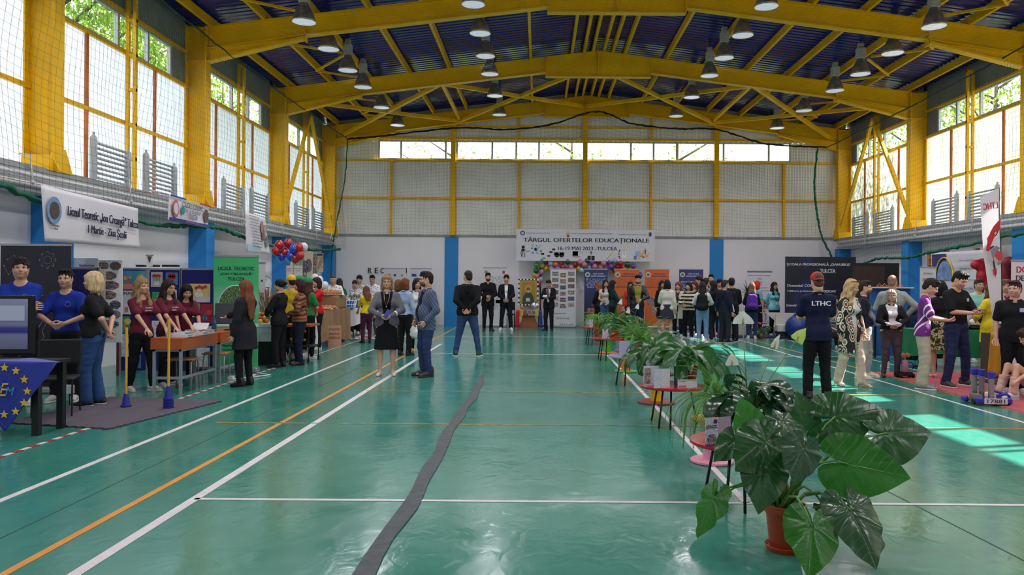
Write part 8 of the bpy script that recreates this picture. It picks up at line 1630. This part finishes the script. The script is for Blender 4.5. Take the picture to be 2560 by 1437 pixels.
# ---- right hand side
def capmark(t, D): backprint('LTHC', 1.335, .25, .062)(t, D)
person('young man in red cap and navy polo with white letters on the back', 2043, 1000, 682, 178, arms=('phone','phone'), top=('polo',(22,24,56),{'hem':.82}), bottom=('jogger',(17,16,18)), hair_s='undercap', hair_c=(90,62,44), cap=((196,20,38),175), shoes=('sneaker',(44,36,36),(40,36,36)), build=1.08, stance=.13, extra=capmark, skin=SK2, head_pitch=8)
def shades(t, D):
    o = MB().tube([(-.085,-.0,.10),(-.06,-.06,.115),(0,-.085,.118),(.06,-.06,.115),(.085,0,.10)], .006, 6).ball((-.035,-.083,.118),.022,8,(1,.5,.7)).ball((.035,-.083,.118),.022,8,(1,.5,.7)).build('sunglasses', BLACK, t); o.matrix_local = D['HM']
person('blond woman in a long cardigan of red, black and cream ring pattern', 2124, 965, 700, 28, fem=True, arms=('down','down'), top=('long',RINGS,{'hem':.56,'open':.06}), inner=(216,210,206), bottom=('flare',(204,180,162)), hair_s='longwave', hair_c=(206,168,124), shoes=('heel',(206,190,176)), step=.3, extra=shades, head_yaw=25, head_pitch=10, build=.98)
person('dark haired man in a navy polo shirt and light grey jeans', 2160, 945, 703, 62, arms=('down','down'), top=('polo',(26,32,48),{'hem':.90}), bottom=('slim',(176,176,172)), hair_s='short', hair_c=(48,34,30), shoes=('sneaker',(214,204,188)), build=1.2, belly=.025, beard=(116,86,72), stance=.14, step=.1, skin=SK2)
person('man in light grey sweatshirt seen from behind, one hand on his hip', 2232, 905, 683, 165, z=14.7, hgt=1.77, arms=('waist',((.25,-.03,1.0),(1,.5,0),.8,(-1,0,0))), top=('sweater',(150,154,152)), bottom=('jeans',(60,60,70)), hair_s='buzz', hair_c=(150,110,86), build=1.2, head_yaw=-30)
def papers(t, D):
    def b(r):
        for i in range(4): MB().box((-.11,-.08,i*.008),(.11,.08,i*.008+.004)).build('leaflet', ramp_mat('leaflet_print', [(0,(216,206,210)),(.5,(150,70,90)),(.56,(210,200,206)),(.66,(80,90,110))], 'noise', 6, .5), r, rot=(0,0,i*.2-.2))
    held(t, D, 1, 'leaflet_stack', 'fan of printed leaflets held by the grey haired woman', 'leaflets', b, (-.05,-.06,.04), (14,0,0))
person('grey haired woman with glasses in a black denim jacket over a white top', 2226, 942, 725, -8, fem=True, arms=('waist','waist'), top=('jacket',(28,28,32),{'hem':.96,'open':.09}), inner=(226,222,224), bottom=('slim',(84,70,80)), hair_s='bob', hair_c=(160,150,140), shoes=('boot',BLK,(26,26,28)), glasses=True, build=1.1, extra=papers, stance=.13)
person('boy in purple and white jersey and beige cargo trousers using a controller', 2305, 972, 694, 62, arms=('phone','phone'), top=('tee',PURP,{'hem':.84}), bottom=('wide',(180,172,152)), hair_s='messy', hair_c=HB, shoes=('sneaker',(130,128,130)), head_pitch=24, lean=5, extra=phone('black game controller in the hands of the boy in purple jersey', 70, 1, (20,20,22), (.13,.07)), skin=SK2)
person('young man in black t-shirt and navy trousers looking at a controller', 2389, 966, 676, 22, arms=('phone','phone'), top=('tee',(20,20,24),{'sleeve':.42}), bottom=('trousers',(36,44,80)), hair_s='short', hair_c=HK, shoes=('sneaker',(60,54,56)), head_pitch=26, build=1.12, stance=.2, extra=lambda t,D: (phone('black gamepad held by the young man in black t-shirt', 70, 1, (16,16,18), (.15,.08))(t,D), badge(t,D,.09,1.31,(180,190,210))), skin=SK2)
person('boy in mint green t-shirt behind the green table', 2447, 0, 0, 0, z=16.0, hgt=1.72, arms=('waist','waist'), top=('tee',(150,206,186)), bottom=('trousers',(160,150,140)), hair_s='quiff', hair_c=(60,42,32), extra=phone('dark red phone in the hands of the boy in mint green', 40, 1, (120,20,30)))
person('woman in bright yellow jacket half behind the feather flag', 2476, 0, 0, -150, z=13.9, hgt=1.62, fem=True, arms=('waist','down'), top=('coat',(222,200,40),{'hem':.62}), bottom=('trousers',BLK), hair_s='long', hair_c=(96,58,36))
person('boy in red top behind the feather flag', 2512, 0, 0, 15, z=14.6, hgt=1.70, arms=('front','front'), top=('jacket',(180,176,170)), inner=(150,24,36), bottom=('trousers',BLK), hair_s='messy', hair_c=(110,76,50))
person('boy in black polo with a crest, looking left beside the feather flag', 2537, 0, 0, -25, z=11.4, hgt=1.66, arms=('down','down'), top=('polo',(20,20,24),{'hem':.80}), bottom=('trousers',(18,18,20)), hair_s='short', hair_c=(54,38,32), build=1.2, head_yaw=-30, extra=lambda t,D: badge(t,D,.085,1.31,(170,180,205),.06), skin=SK2)
person('boy in black shirt and beige trousers sitting on the red carpet', 2598, 0, 0, -95, z=10.9, sit=(.12,1.70), arms=(((.30,-.42,1.02),(.8,.2,-1),.6,(0,0,-1)),((.22,.30,.62),(1,.4,-.2),.3,(0,0,-1))), top=('tee',(20,20,24)), bottom=('trousers',(196,160,150)), hair_s='curly', hair_c=(50,36,30), legs=((.20,-.46,.075),(-.10,-.50,.075)), build=1.1, lean=10, head_pitch=20, skin=SK2)
person('woman in maroon top with long black hair sitting by the dark banner', 2088, 0, 0, 0, z=19.6, sit=(.45,1.60), fem=True, arms=('waist','waist'), top=('sweater',(92,18,36)), bottom=('trousers',BLK), hair_s='long', hair_c=HK)
person('brown haired child sitting in front of the maroon top', 2090, 0, 0, 10, z=18.6, sit=(.34,1.25), arms=('waist','waist'), top=('tee',(90,96,120)), bottom=('trousers',BLK), hair_s='curly', hair_c=(130,90,60))
person('person in navy jacket seated at the table beside the robot', 2283, 0, 0, 130, z=16.4, sit=(.40,1.55), arms=('table','table'), top=('jacket',(26,36,66)), bottom=('trousers',BLK), hair_s='bob', hair_c=HB, fem=True)
person('woman in floral skirt standing behind the boy in purple jersey', 2352, 925, 700, 170, fem=True, z=13.2, hgt=1.66, arms=('front','front'), top=('tee',(24,24,28)), bottom=('skirt',FLOR,{'hem':.52,'r':.17}), hair_s='bob', hair_c=HK, shoes=('heel',(200,170,150)))
